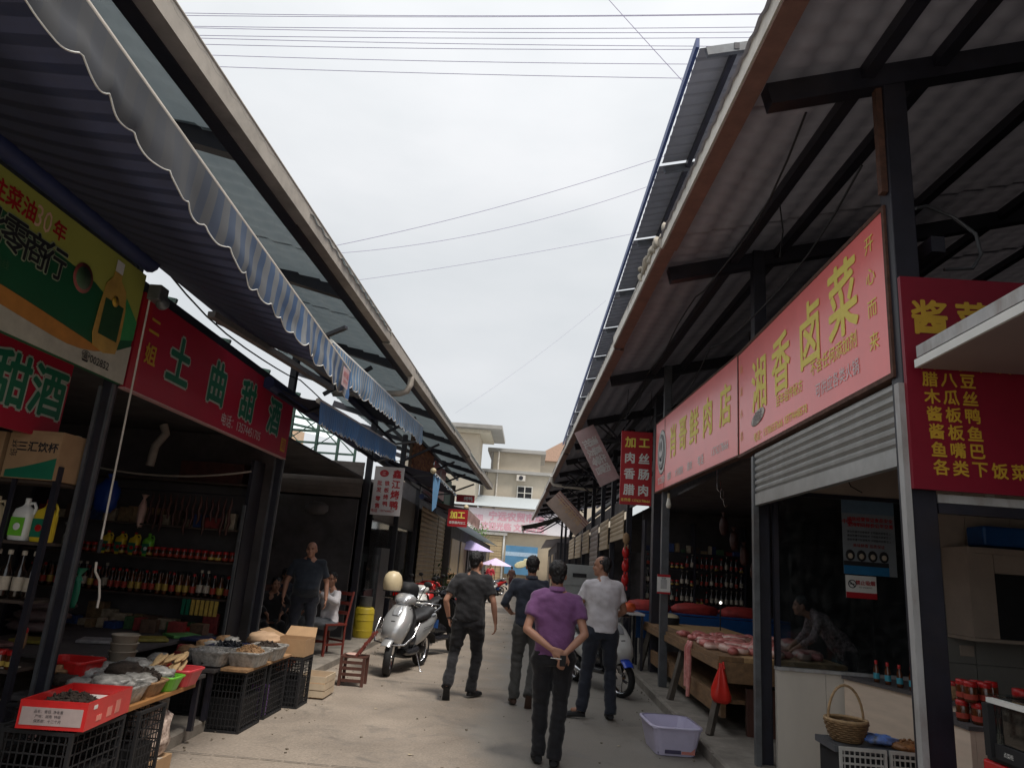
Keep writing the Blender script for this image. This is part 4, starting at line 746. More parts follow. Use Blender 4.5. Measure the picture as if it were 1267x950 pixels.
def scooter(name, label, loc, rz, paint, dark='blackpaint', mirrors=True, box=False, fender=None, lean=0, guard=True, group='parked scooters', cover=None):
    s = thing(name, label, 'scooter', loc, rz, group); s.rotation_euler = (0, lean, rz); W0 = dict(world=False)
    wheel(s, .66, .235, .235, .10, 'front_wheel', steer=.25); wheel(s, -.62, .235, .235, .12, 'rear_wheel')
    # front fender
    b = MB(); rg = []
    for k in range(9): a = R(38 + k * 13); rg.append([V((.075 * math.cos(t), .66 + math.cos(a) * (.262 + .03 * math.sin(t)), .235 + math.sin(a) * (.262 + .03 * math.sin(t)))) for t in [PI * q / 8 for q in range(9)]] + [V((.068 * math.cos(t), .66 + math.cos(a) * (.252 + .026 * math.sin(t)), .235 + math.sin(a) * (.252 + .026 * math.sin(t)))) for t in [PI * q / 8 for q in range(8, -1, -1)]])
    b.ring(rg); b.obj('front_fender', fender or paint, s, **W0)
    b = MB()
    for x in (-.06, .06): b.tube([(x, .66, .235), (x, .56, .42), (x * .9, .47, .60)], .018, 8)
    b.obj('fork', 'black', s, **W0)
    # front apron: bulging shield, wide at knees, narrowing up to the lamp
    sec = [(.50, .36, .17, .10, .2), (.60, .43, .26, .16, .25), (.615, .52, .34, .20, .3), (.575, .62, .40, .20, .35), (.52, .72, .42, .18, .4), (.465, .81, .38, .15, .4), (.42, .89, .29, .12, .4), (.39, .94, .20, .07, .4)]
    b = MB(); rg = []
    for y, z, w, d_, tl in sec:
        rg.append([V((math.cos(t) * w / 2 * (1 if math.sin(t) > 0 else .96), y + (abs(math.sin(t)) ** .75) * (d_ if math.sin(t) > 0 else -d_ * .35), z + (.03 if math.sin(t) > .6 else 0))) for t in [2 * PI * k / 24 for k in range(24)]])
    b.ring(rg); b.obj('front_apron', paint, s, **W0)
    b = MB(); b.ring([section(.60 + .0, .50, .20, .03, 0, 12), section(.74, .60, .14, .05, -.6, 12), section(.71, .72, .08, .03, -.8, 12)]); b.obj('apron_trim', dark, s, **W0)
    b = MB(); b.ring([section(.42, .36, .34, .03), section(.395, .55, .40, .04), section(.36, .75, .42, .04), section(.34, .9, .30, .04)]); b.obj('leg_shield', 'black', s, **W0)
    b = MB(); b.ring([section(.66, .80, .10, .02, -.9, 12), section(.615, .86, .13, .03, -.9, 12), section(.55, .915, .10, .02, -.9, 12)]); b.obj('badge_plate', 'lens', s, **W0)
    for x in (-1, 1):
        b = MB(); b.ell((x * .13, .655, .66), (.035, .03, .06), Matrix.Rotation(x * .4, 3, 'Y'), 10, 7); b.obj('indicator', 'amber', s, **W0)
    if guard:
        b = MB(); b.tube([(-.30, .46, .72), (-.29, .60, .55), (-.22, .74, .44), (0, .81, .415), (.22, .74, .44), (.29, .60, .55), (.30, .46, .72)], .013, 8); b.obj('crash_bar', 'chrome', s, **W0)
    # handlebar cowl with lamp
    b = MB(); b.ring([section(.50, .99, .10, .06, .1), section(.47, 1.0, .24, .15, .1), section(.38, 1.01, .34, .17, .1), section(.29, 1.0, .30, .13, .1), section(.23, .99, .12, .05, .1)]); b.obj('handlebar_cowl', paint, s, **W0)
    b = MB(); b.ring([section(.53, .975, .05, .03), section(.515, .985, .19, .10), section(.46, .99, .22, .12)]); b.obj('headlight', 'lens', s, **W0)
    b = MB(); b.tube([(0, .40, .9), (0, .36, 1.0)], .035, 10); b.tube([(-.34, .26, 1.01), (-.16, .34, 1.01), (.16, .34, 1.01), (.34, .26, 1.01)], .014, 8); b.obj('handlebar', 'black', s, **W0)
    for x in (-1, 1):
        b = MB(); b.tube([(x * .25, .30, 1.01), (x * .36, .25, 1.01)], .02, 10); b.obj('grip', 'rubber', s, **W0); b = MB(); b.tube([(x * .20, .36, 1.0), (x * .27, .38, 1.0), (x * .36, .33, .995)], .006, 6); b.obj('brake_lever', 'chrome', s, **W0)
        if mirrors: b = MB(); b.tube([(x * .19, .32, 1.03), (x * .24, .33, 1.15), (x * .27, .32, 1.22)], .007, 6); b.ell((x * .29, .32, 1.25), (.065, .015, .04), None, 12, 8); b.obj('mirror', 'black', s, **W0)
    # body
    b = MB(); b.ring([section(.36, .30, .26, .06), section(.30, .28, .30, .09), section(0, .27, .32, .10), section(-.12, .30, .30, .12)]); b.obj('floorboard', dark, s, **W0)
    b = MB(); b.ring([section(.36, .40, .12, .12), section(.2, .42, .15, .20), section(0, .42, .18, .24), section(-.1, .45, .22, .30)]); b.obj('centre_tunnel', dark, s, **W0)
    b = MB(); b.ring([section(-.05, .44, .22, .28), section(-.12, .50, .30, .36), section(-.35, .55, .34, .34), section(-.6, .62, .32, .26), section(-.82, .70, .24, .16), section(-.95, .75, .12, .06)]); b.obj('rear_body', paint, s, **W0)
    b = MB(); b.ring([section(.06, .70, .12, .04), section(.0, .72, .22, .09), section(-.2, .745, .28, .11), section(-.36, .76, .29, .10), section(-.44, .79, .28, .12), section(-.7, .825, .26, .11), section(-.84, .83, .14, .06)]); b.obj('seat', 'seatm', s, **W0)
    b = MB(); b.tube([(-.13, -.62, .80), (-.15, -.85, .87), (-.1, -.97, .89), (.1, -.97, .89), (.15, -.85, .87), (.13, -.62, .80)], .014, 8); b.obj('grab_rail', 'chrome', s, **W0)
    b = MB(); b.ring([section(-.92, .70, .16, .10), section(-.985, .71, .10, .05)]); b.obj('tail_light', 'redlens', s, **W0)
    b = MB(); b.ring([section(-.75, .50, .14, .03, .7), section(-1.0, .42, .16, .03, .9), section(-1.06, .30, .15, .02, 1.0)]); b.obj('rear_mudguard', 'black', s, **W0)
    b = MB(); b.tube([(.15, -.2, .20), (.17, -.45, .26), (.18, -.85, .36)], [.03, .05, .055], 10); b.obj('exhaust', 'chrome', s, **W0)
    b = MB(); b.ring([section(-.25, .25, .16, .16), section(-.6, .24, .12, .12), section(-.7, .24, .1, .08)]); b.obj('engine', 'black', s, **W0)
    b = MB(); b.tube([(-.14, -.05, .25), (-.24, -.02, .02), (-.28, -.02, .012)], .011, 6); b.obj('side_stand', 'chrome', s, **W0)
    if box:
        b = MB(); b.ring([section(-.72, .90, .34, .04), section(-.72, .91, .38, .06)], True); bx = MB(); rg = []
        for z, k in ((.90, .85), (.96, .97), (1.06, 1.0), (1.075, 1.02), (1.13, .98), (1.18, .82), (1.20, .5)):
            rg.append([V((math.copysign(abs(math.cos(t)) ** .6, math.cos(t)) * .20 * k, -.86 + math.copysign(abs(math.sin(t)) ** .6, math.sin(t)) * .19 * k, z)) for t in [2 * PI * q / 20 for q in range(20)]])
        bx.ring(rg); bx.obj('top_box', 'black', s, **W0); b = MB(); b.box((0, -1.045, 1.0), (.2, .01, .05)); b.obj('reflector', 'redlens', s, **W0)
    if cover:
        b = MB(); b.ring([section(.34, 1.02, .6, .04), section(.40, 1.06, .5, .12), section(.30, 1.05, .46, .14), section(.2, 1.0, .3, .06)]); b.obj('handlebar_muff', cover, s, **W0)
    return s
scooter('scooter', 'silver scooter with chrome crash bar parked nose towards the camera on the left', (-1.73, 10.95, 0), math.atan2(.20, -1) + PI / 2 + PI, 'silver', lean=-.06)
# heading: local +y must point to (-.2,-1)
S0 = bpy.data.objects['scooter']; S0.rotation_euler = (0, -.05, PI - .20)
scooter('scooter', 'black scooter with a big black top box behind the silver scooter', (-1.62, 12.9, 0), PI - .5 + PI, 'blackpaint', box=True)
scooter('scooter', 'white scooter with red handlebar muffs farther back on the left', (-2.0, 14.9, 0), PI - .3, 'whitepaint', cover='redpaint')
scooter('scooter', 'dark red scooter parked last before the beige left shutter', (-2.1, 17.0, 0), PI - .4, 'redpaint', cover='redpaint')
s = scooter('scooter', 'white scooter with bright blue front fender beside the meat stall', (1.06, 10.75, 0), 0, 'whitepaint', fender='bluepaint', guard=False); s.rotation_euler = (0, .04, PI + .42)
scooter('scooter', 'black scooter parked on the right beyond the man in white', (1.15, 13.4, 0), PI + .3, 'blackpaint', guard=False)
scooter('scooter', 'grey scooter with muffs parked on the right before the cargo tricycle', (1.35, 15.0, 0), PI + .2, 'silver', guard=False, cover='black')
# helmet on the silver scooter's mirror
h = thing('helmet', 'cream helmet hanging on the mirror of the silver scooter', 'helmet', (-1.97, 10.60, 1.13), -.3)
b = MB(); b.ring([[V((r * math.cos(t), r * 1.12 * math.sin(t), z)) for t in [2 * PI * k / 24 for k in range(24)]] for r, z in ((.115, -.02), (.128, .02), (.135, .08), (.132, .14), (.112, .20), (.07, .243), (.01, .257))], True); b.obj('shell', 'cream', h, world=False)
b = MB(); b.tube([V((.118 * math.cos(t), .132 * math.sin(t), -.02)) for t in [2 * PI * k / 24 for k in range(24)]], .009, 6, closed=True); b.obj('rim_trim', 'black', h, world=False)
b = MB(); b.ring([[V((r * math.cos(t), r * 1.14 * math.sin(t), z)) for t in [PI * (.12 + .76 * k / 12) for k in range(13)]] + [V((r * .97 * math.cos(t), r * 1.10 * math.sin(t), z)) for t in [PI * (.88 - .76 * k / 12) for k in range(13)]] for r, z in ((.137, .02), (.143, .07), (.141, .12), (.128, .165))]); b.obj('visor', mat('amber_smoked_visor', (.20, .15, .09), .1, .05), h, world=False)
b = MB(); b.tube([(-.11, .05, -.02), (-.07, .09, -.10), (0, .10, -.13), (.07, .09, -.10), (.11, .05, -.02)], .006, 6); b.obj('chin_strap', 'black', h, world=False)
for sc_ in [o for o in bpy.data.objects if o.name.split('.')[0] == 'scooter']:
    b = MB(); b.tube([(-.25, .36, 1.0), (-.22, .44, .97), (-.10, .50, .86), (-.07, .55, .60)], .005, 5); b.tube([(.25, .36, 1.0), (.2, .45, .96), (.09, .50, .86), (.07, .56, .5)], .005, 5); b.obj('brake_cable', 'black', sc_, world=False)
    b = MB(); b.box((0, -1.0, .60), (.20, .006, .13)); b.obj('number_plate', mat('plate_blue', (.03, .10, .32), .4, .05), sc_, world=False)
    b = MB(); b.tube([(.165, -.15, .60), (.178, -.4, .62), (.165, -.65, .66), (.12, -.85, .72)], .004, 5); b.tube([(-.165, -.15, .60), (-.178, -.4, .62), (-.165, -.65, .66), (-.12, -.85, .72)], .004, 5); b.obj('panel_seam', 'black', sc_, world=False)
# cargo tricycle
c = thing('cargo_tricycle', 'cargo tricycle with grey-white sheet metal box parked on the right', 'tricycle', (1.05, 16.6, 0))
MB().b2((.62, 15.9, .62), (1.50, 17.3, 1.28)).obj('cargo_box', mat('dusty_white_sheet', (.34, .35, .34), .5, .1, 4, dirt=.3), c, bevel=.01)
MB().b2((.62, 15.88, 1.285), (1.5, 15.92, 1.72)).obj('back_board', MATS['dusty_white_sheet'], c, bevel=.01); MB().b2((.95, 15.865, 1.46), (1.25, 15.878, 1.54)).obj('dark_slot', 'black', c)
MB().b2((.66, 15.95, .50), (1.46, 18.4, .60)).obj('chassis', 'steel', c)
for x, y in ((.64, 16.3), (1.48, 16.3), (1.06, 18.3)):
    b = MB(); ax = Matrix.Rotation(PI / 2, 3, 'Y'); b.ring([[V((x, y, .27)) + ax @ V((r * math.cos(2 * PI * k / 20), r * math.sin(2 * PI * k / 20), q)) for k in range(20)] for r, q in ((.19, -.05), (.26, -.05), (.27, 0), (.26, .05), (.19, .05))], True, False); w_ = b.obj('wheel', 'rubber', c); MB().lathe([(.01, -.03), (.19, -.03), (.19, .03), (.01, .03)], (x, y, .27), 14, ax).obj('rim', 'galv', w_)
b = MB(); b.tube([(.75, 18.1, 1.1), (1.06, 18.2, 1.15), (1.37, 18.1, 1.1)], .015, 6); b.tube([(1.06, 18.3, .3), (1.06, 18.2, 1.15)], .03, 8); b.obj('handlebar', 'black', c); MB().b2((.85, 17.5, .62), (1.27, 17.9, .9)).obj('saddle', 'seatm', c, bevel=.03)
# ============================================================ lane end and far background
gl = bpy.data.objects.new
F = thing('concrete_building', 'pale concrete three-storey building with a roof hut closing the lane', 'building', (0, 74, 0))
cw = mat('pale_concrete_render', (.52, .46, .37), .85, .12, .5, dirt=.35, dirtcol=(.34, .29, .23)); cg = mat('grey_cement_render', (.36, .35, .33), .85, .1, .6, dirt=.3)
MB().b2((-5.2, 72, 0), (9, 84, 10.7)).obj('wall', cw, F); MB().b2((-5.5, 71.5, 10.7), (9.4, 84.2, 11.0)).obj('ledge', cg, F)
MB().b2((-4.5, 73, 11.0), (.45, 80, 13.0)).obj('roof_hut', cw, F); MB().b2((-5.1, 72.4, 13.0), (.95, 80.6, 13.35)).obj('hut_roof', cg, F)
MB().b2((-4.7, 72.95, 11.0), (-4.52, 80, 13.0)).obj('hut_side', cg, F)
MB().b2((-5.6, 72.2, 7.2), (-5.22, 84, 10.6)).obj('side_wall', cg, F)
MB().tube([(-3.9, 71.9, 7), (-3.9, 71.9, 12.9)], .09, 6).obj('drainpipe', 'gutter_w', F)
w_ = MB().b2((-1.72, 71.93, 8.1), (-.25, 71.98, 9.5)).obj('window', 'black', F); fm = mat('white_window_frame', (.62, .60, .55), .5)
for a_, b_ in (((-1.78, 71.86, 8.06), (-1.68, 71.92, 9.54)), ((-.29, 71.86, 8.06), (-.19, 71.92, 9.54)), ((-1.04, 71.86, 8.06), (-.94, 71.92, 9.54)), ((-1.68, 71.87, 8.06), (-.29, 71.92, 8.16)), ((-1.68, 71.87, 9.44), (-.29, 71.92, 9.54)), ((-1.68, 71.87, 8.8), (-.29, 71.92, 8.88))): MB().b2(a_, b_).obj('frame', fm, w_)
MB().b2((3.0, 71.93, 8.1), (4.4, 71.98, 9.5)).obj('window', 'black', F)
for k, (x, z) in enumerate(((-1.9, 10.0),)): ac = MB().b2((x, 71.5, z), (x + .9, 71.95, z + .6)).obj('air_conditioner', 'gutter_w', F); MB().lathe([(.22, 0), (.22, .02)], (x + .45, 71.48, z + .3), 12, Matrix.Rotation(PI / 2, 3, 'X')).obj('fan_grille', 'steel', ac)
F2 = thing('house', 'pale building with flat overhanging roof left of the concrete building', 'building', (-8.5, 70, 0))
MB().b2((-13, 66.5, 0), (-5.6, 71.3, 13.6)).obj('wall', cw, F2); MB().b2((-13.5, 64.8, 13.9), (-3.4, 73, 14.25)).obj('roof', cg, F2); MB().b2((-12.8, 65.6, 13.62), (-4.5, 72.2, 13.88)).obj('eaves', mat('cream_soffit', (.6, .55, .45), .8), F2)
MB().b2((-5.55, 70, 9.3), (-4.8, 71.9, 9.6)).obj('balcony_slab', cg, F2)
b = MB(); [b.tube([(-5.55 + .75 * i / 4, 70, 9.6), (-5.55 + .75 * i / 4, 70, 10.5)], .03, 4) for i in range(5)]; b.tube([(-5.55, 70, 10.5), (-4.8, 70, 10.5)], .04, 4); b.obj('railing', 'steel', F2)
F3 = thing('red_roof_house', 'distant house with orange tiled roof right of the roof hut', 'building', (5, 95, 0))
MB().b2((-.5, 92, 0), (12, 100, 15.2)).obj('wall', cw, F3); MB().prism([V((-1, 91.4, 15.2)), V((12.5, 91.4, 15.2)), V((8.5, 91.4, 18.6)), V((4.5, 91.4, 18.6))], (0, 0, 0), (0, 9, 0)).obj('roof', mat('orange_roof_tiles', (.48, .32, .24), .8, .15), F3)
# low roof and pink lettered banner wall
GW = thing('low_warehouse', 'low white-walled shed with grey sheet roof and a beige shutter at the lane end', 'building', (-2.5, 68, 0))
MB().b2((-9, 66, 0), (3.5, 70, 5.2)).obj('wall', mat('cream_wall', (.60, .50, .36), .85, .1, .8, dirt=.3, dirtcol=(.40, .32, .24)), GW)
b = MB(); b.add([(-9.2, 65.2, 6.75), (3.8, 65.2, 6.75), (3.8, 71.5, 8.3), (-9.2, 71.5, 8.3)], [(0, 1, 2, 3)]); b.obj('roof_sheet', mat('pale_steel_roof', (.40, .44, .46), .5, .1), GW); MB().b2((-9.2, 65.15, 6.68), (3.8, 65.2, 6.74)).obj('roof_edge', 'steel', GW)
MB().b2((-8.5, 65.6, 4.55), (3.6, 65.9, 6.6)).obj('fascia', mat('white_fascia', (.72, .68, .68), .7, .06), GW)
s = sign('banner', 'wide white banner with two rows of pink characters on the shed front', 'sign', (-6.2, 65.5, 4.6), (1, 0, 0), 7.6, 1.95, mat('white_vinyl_far', (.72, .62, .64), .6, .05), thick=.05)
pk = mat('hazed_pink_print', (.70, .38, .44), .6)  # banner colours paled to stand for the distance haze
text('宁远农贸市场', 4.7, 1.35, .75, pk, s, bold=.06); text('欢迎光临 文明经商', 4.4, .42, .62, pk, s, bold=.05); text('招租', 1.1, 1.1, .5, pk, s, bold=.05)
roller('wide beige shutter closing the lane end', 0, 0, 0, 0, 0, 'shutter', 1, n=1) if False else None
sh = thing('roller_shutter', 'wide beige shutter at the far end of the lane', 'roller shutter', (-4, 65.9, 0))
p0 = None
for k in range(18):
    if p0 is None: p0 = MB().b2((-5.3, 65.8, .05), (-2.6, 65.9, .26)).obj('slat', mat('tan_far_shutter', (.52, .40, .24), .6, .1), sh)
    else: c_ = p0.copy(); COL.objects.link(c_); c_.parent = sh; c_.location = (0, .02 * (k % 2), k * .23)
MB().b2((-5.6, 65.6, 4.25), (-2.2, 65.9, 4.5)).obj('head_box', 'gutter_w', sh)
for x in (-5.45, -2.55): MB().b2((x, 65.7, 0), (x + .16, 65.9, 4.24)).obj('jamb', 'white', sh)
s = sign('billboard', 'blue billboard with a pale figure shape at the lane end', 'sign', (-2.25, 65.4, .9), (1, 0, 0), 2.9, 2.5, mat('billboard_blue', (.10, .27, .46), .5, .2, .8), thick=.08)
b = MB(); b.ell((1.5, .9, .01), (.65, .3, .02), Matrix.Rotation(.3, 3, 'Z')); b.ell((1.9, 1.2, .01), (.25, .25, .02)); b.obj('pale_figure', mat('pale_yellow_print', (.70, .66, .42), .6), s, world=False)
panel(s, 0, 1.6, 2.9, 1.95, mat('cloud_print', (.45, .60, .75), .6), .003)
def parasol(label, x, y, z, r, col):
    o = thing('parasol', label, 'parasol', (x, y, 0)); b = MB(); n = 10; b.add([(x, y, z + r * .42)] + [(x + r * math.cos(2 * PI * k / n), y + r * math.sin(2 * PI * k / n), z) for k in range(n)], [(0, 1 + k, 1 + (k + 1) % n) for k in range(n)]); b.obj('canopy', col, o)
    MB().tube([(x, y, .3), (x, y, z + r * .42)], .02, 6).obj('pole', 'galv', o); return o
lav = mat('lavender_cloth', (.50, .42, .68), .7, .08); parasol('lavender parasol at the left edge of the lane behind the man in black', -3.35, 40, 2.25, 1.35, lav); parasol('pale lilac parasol over the far red motorcycle', -2.35, 50, 1.55, 1.2, mat('pale_lilac_cloth', (.62, .50, .70), .7))
tr = thing('shrub', 'small bright green shrub showing over the shed wall at left', 'plant', (-4.7, 60, 0)); MB().tube([(-4.7, 60, 0), (-4.65, 60, 3.6)], .06, 6).obj('stem', 'wood', tr); b = MB()
for k in range(500):
    c = V((-4.7 + random.gauss(0, .55), 60 + random.gauss(0, .4), 4.2 + random.gauss(0, .35))); d = V((random.gauss(0, 1), random.gauss(0, 1), random.gauss(0, 1))).normalized() * .09; e = d.cross(V((.3, .2, 1))).normalized() * .05; b.add([c - d, c + e, c + d, c - e], [(0, 1, 2, 3)])
b.obj('foliage', mat('leaf_green', (.10, .20, .04), .7, .3), tr)
# far stall clutter along both sides of the lane
for k, (x, y, w, d_, h_, m, lab) in enumerate(((-2.9, 27, .8, 1.2, .9, 'darkwall', 'dark stall table beyond the left hall end'), (-3.0, 31, 1.0, 1.4, 1.1, 'card', 'brown stacked stall boxes beyond the left hall'), (1.5, 28, .7, 1.2, .95, 'darkwall', 'dark stall table far along the right row'), (1.4, 33, .7, 1.4, 1.0, 'steel', 'steel stall table farthest along the right row'))):
    o = thing('stall_table', lab, 'table', (x, y, 0)); MB().b2((x - w / 2, y - d_ / 2, h_ - .05), (x + w / 2, y + d_ / 2, h_)).obj('top', 'wood', o)
    for sx in (-1, 1):
        for sy in (-1, 1): MB().b2((x + sx * w * .45 - .03, y + sy * d_ * .45 - .03, 0), (x + sx * w * .45 + .03, y + sy * d_ * .45 + .03, h_ - .052)).obj('leg', 'steel', o)
    MB().b2((x - w * .4, y - d_ * .4, h_ * .2), (x + w * .4, y + d_ * .4, h_ * .8)).obj('stored_box', m, o)
# far left low dark buildings framing the lane end
FL = thing('market_row', 'low dark market row continuing beyond the left hall', 'building', (-5, 45, 0))
MB().b2((-8.5, 27, 0), (-3.6, 64, 3.2)).obj('wall', 'darkwall', FL); b = MB(); b.add([(-2.9, 26.5, 3.2), (-2.9, 64, 3.2), (-8.5, 64, 4.4), (-8.5, 26.5, 4.4)], [(0, 1, 2, 3)]); b.obj('roof_sheet', 'tileroof_l', FL)
for k in range(8): MB().b2((-3.59, 28 + k * 4.4, .1), (-3.55, 31.4 + k * 4.4, 2.6)).obj('shutter', 'shutter' if k % 3 else 'darkwall', FL)
FR = thing('market_row', 'low dark market row continuing beyond the right hall', 'building', (4, 52, 0)); MB().b2((1.6, 44.3, 0), (8, 65, 3.2)).obj('wall', 'darkwall', FR)
b = MB(); b.add([(.9, 44.2, 3.3), (8, 44.2, 4.6), (8, 65, 4.6), (.9, 65, 3.3)], [(0, 1, 2, 3)]); b.obj('roof_sheet', 'tileroof_r', FR)
for k in range(4): MB().b2((1.55, 45 + k * 4.6, .1), (1.59, 48.6 + k * 4.6, 2.6)).obj('shutter', 'shutter' if k % 2 else 'darkwall', FR)
for side, xx in ((-1, -6.5), (1, 6.0)):
    pass
# ============================================================ people
def fuse(mb, voxel, material, name, parent, smooth=3, disp=None, label=None):
    t = mb.obj('tmp', None, None, world=False); md = t.modifiers.new('r', 'REMESH'); md.mode = 'VOXEL'; md.voxel_size = voxel
    bpy.context.view_layer.update(); dg = bpy.context.evaluated_depsgraph_get(); me = bpy.data.meshes.new_from_object(t.evaluated_get(dg)); bpy.data.objects.remove(t)
    bm = bmesh.new(); bm.from_mesh(me)
    for _ in range(smooth): bmesh.ops.smooth_vert(bm, verts=bm.verts, factor=.5, use_axis_x=True, use_axis_y=True, use_axis_z=True)
    bm.normal_update()
    if disp:
        nn = [(v, v.normal.copy(), disp(v.co)) for v in bm.verts]
        for v, n_, d in nn: v.co += n_ * d
    bm.to_mesh(me); bm.free(); me.materials.clear(); me.materials.append(M[material] if isinstance(material, str) else material)
    me.polygons.foreach_set('use_smooth', [True] * len(me.polygons)); o = bpy.data.objects.new(name, me); COL.objects.link(o); o.parent = parent
    if label: o['label'] = label
    return o
def folds(amp, fx, fz, seed=0, fine=.3):
    def f(c):
        p = V((c.x * fx, c.y * fx, c.z * fz + c.x * 2)); return amp * (noise.noise(p + V((seed, 0, 0))) + fine * noise.noise(p * 2.7) - .55 * abs(noise.noise(p * .8 + V((0, seed, 3)))))
    return f
def hand(b, w, d, n, curl=.5, side=1, s=1.0):
    w = V(w); d = V(d).normalized(); n = V(n); n = (n - d * n.dot(d)).normalized(); a = d.cross(n) * side  # a points to the thumb side
    for i, (off, ln) in enumerate(((.030, .068), (.010, .076), (-.010, .071), (-.028, .056))):
        k = w + d * .085 * s + a * off * s; b.cap(w + a * off * .55 * s + d * .005, k, .0145 * s, .0125 * s, 8)
        d1 = (d * math.cos(curl * .8) + n * math.sin(curl * .8)); m = k + d1 * ln * .5 * s; d2 = (d * math.cos(curl * 2.0) + n * math.sin(curl * 2.0)); e = m + d2 * ln * .5 * s
        b.cap(k, m, .0105 * s, .0095 * s, 8); b.cap(m, e, .0095 * s, .0075 * s, 8)
    t0 = w + a * .024 * s + d * .02 * s; t1 = t0 + (a * .75 + d * .65 + n * .25).normalized() * .042 * s; t2 = t1 + (d * .9 + a * .15 + n * .4).normalized() * .032 * s
    b.cap(t0, t1, .014 * s, .011 * s, 8); b.cap(t1, t2, .011 * s, .009 * s, 8)
EYE = mat('eye_dark', (.02, .015, .012), .2)
def person(label, loc, rz, J, shirt, trouser, shoe='black', skin='skin', hairtype='short', H=1.72, belly=.0, build=1.0, sleeve=.5, voxel=.009, headyaw=0, headpitch=0, collar=None, group=None, belt=True, hem=.90, name='person', seed=0, seated=False):
    p = thing(name, label, 'person', loc, rz, group); k = H / 1.72; S = lambda v: V(v) * k
    hip = S(J.get('hip', (0, 0, .93))); ch = S(J.get('chest', (0, 0, 1.30))); nk = S(J.get('neck', (0, -.005, 1.47))); hd = S(J.get('head', (0, .02, 1.615)))
    up = (nk - hip).normalized(); w = build
    rt = V(J.get('right', (1, 0, 0))).normalized(); fw = up.cross(rt).normalized()
    shL = nk - rt * .165 * w * k - up * .055 * k; shR = nk + rt * .165 * w * k - up * .055 * k
    arms = []
    for sgn, key, sh in ((-1, 'L', shL), (1, 'R', shR)): arms.append((sgn, sh, S(J['elbow' + key]), S(J['wrist' + key]), J.get('hand' + key, (0, 0, -1)), J.get('palm' + key, (-sgn, 0, 0)), J.get('curl' + key, .5)))
    legs = []
    for sgn, key in ((-1, 'L'), (1, 'R')): legs.append((sgn, hip + rt * sgn * .095 * k - up * .03, S(J['knee' + key]), S(J['ankle' + key]), J.get('toe' + key, (sgn * .15, 1, -.25))))
    # continuous body
    b = MB(); hr = Matrix.Rotation(headyaw, 3, 'Z') @ Matrix.Rotation(headpitch, 3, 'X')
    def hp(x, y, z): return hd + hr @ (V((x, y, z)) * k)
    b.ell(hp(0, -.008, .035), (.074 * k, .092 * k, .085 * k), hr, 18, 14); b.ell(hp(0, .020, -.035), (.060 * k, .070 * k, .076 * k), hr, 16, 12); b.ell(hp(0, .056, -.083), (.034 * k, .030 * k, .026 * k), hr)
    b.cap(hp(0, .083, .012), hp(0, .101, -.022), .008 * k, .0125 * k, 8); b.ell(hp(0, .076, .030), (.048 * k, .016 * k, .011 * k), hr); b.ell(hp(0, .083, -.052), (.023 * k, .009 * k, .010 * k), hr)
    for sx in (-1, 1): b.ell(hp(sx * .077, -.006, -.006), (.010 * k, .020 * k, .031 * k), hr); b.ell(hp(sx * .042, .062, -.022), (.022 * k, .02 * k, .022 * k), hr)
    b.cap(nk - up * .05, hp(0, -.018, -.055), .060 * k, .052 * k); b.cap(nk - up * .07 * k, shL - up * .015, .044 * k, .040 * k); b.cap(nk - up * .07 * k, shR - up * .015, .044 * k, .040 * k)
    b.ell((nk + hip) / 2 + up * .10 * k, (.145 * w * k, .09 * k, .22 * k), Matrix((rt, fw, up)).transposed()); b.ell(hip + up * .03, (.14 * k, .10 * k, .13 * k), Matrix((rt, fw, up)).transposed())
    for sgn, sh, el, wr, hdv, pn, cu in arms:
        b.cap(sh - up * .012 * k, el, .042 * k * w, .038 * k); md = el.lerp(wr, .3); b.cap(el, md, .037 * k, .039 * k); b.cap(md, wr, .039 * k, .0245 * k); hand(b, wr, hdv, pn, cu, sgn * -1 if J.get('flip') else sgn, k)
    for sgn, hj, kn, an, toe in legs: b.cap(hj, kn, .075 * k, .052 * k); b.cap(kn, an, .050 * k, .034 * k); b.cap(an, an + V(toe).normalized() * .09, .034, .03)
    fuse(b, voxel * .9, skin, 'body', p, 3)
    # shirt
    b = MB(); mt = Matrix((rt, fw, up)).transposed(); L_ = (nk - hip).length; rings = []
    for t, rx, ry, oy in ((-.06 if not seated else .0, .176, .128, .0), (.06, .170, .130 + belly * .6, belly * .5), (.20, .168, .130 + belly, belly * .7), (.40, .172, .122 + belly * .7, belly * .5), (.60, .186, .118 + belly * .2, .0), (.76, .196, .112, -.008), (.87, .186, .100, -.012), (.95, .125, .080, -.01), (1.0, .068, .064, -.005)):
        c = hip + (nk - hip) * t + (ch - (hip + (nk - hip) * .68)) * math.sin(max(0, min(1, t)) * PI) * .7 + fw * oy
        rings.append([c + rt * (math.copysign(abs(math.cos(a)) ** .85, math.cos(a)) * rx * w * k) + fw * (math.copysign(abs(math.sin(a)) ** .85, math.sin(a)) * ry * k) for a in [2 * PI * i / 24 for i in range(24)]])
    b.ring(rings)
    for sh in (shL, shR): b.cap(nk - up * .050 * k - fw * .006, sh - up * .004, .078 * k, .060 * k * w)
    b.cap(nk - up * .08 * k, nk - up * .004 * k, .100 * k, .072 * k)
    for sgn, sh, el, wr, *_ in arms:
        if sleeve <= 1: q = sh.lerp(el, sleeve * 1.0); b.cap(sh - up * .005, sh.lerp(el, .3), .056 * k * w, .058 * k * w); b.tube([sh.lerp(el, .2), q], [.058 * k * w, .062 * k * w], 14)
        else: b.cap(sh, el, .064 * k * w, .055 * k); b.cap(el, el.lerp(wr, sleeve - 1), .054 * k, .045 * k)
    so = fuse(b, voxel * 1.15, shirt, 'shirt', p, 3, folds(.020, 5.0, 6.5, seed, .45))
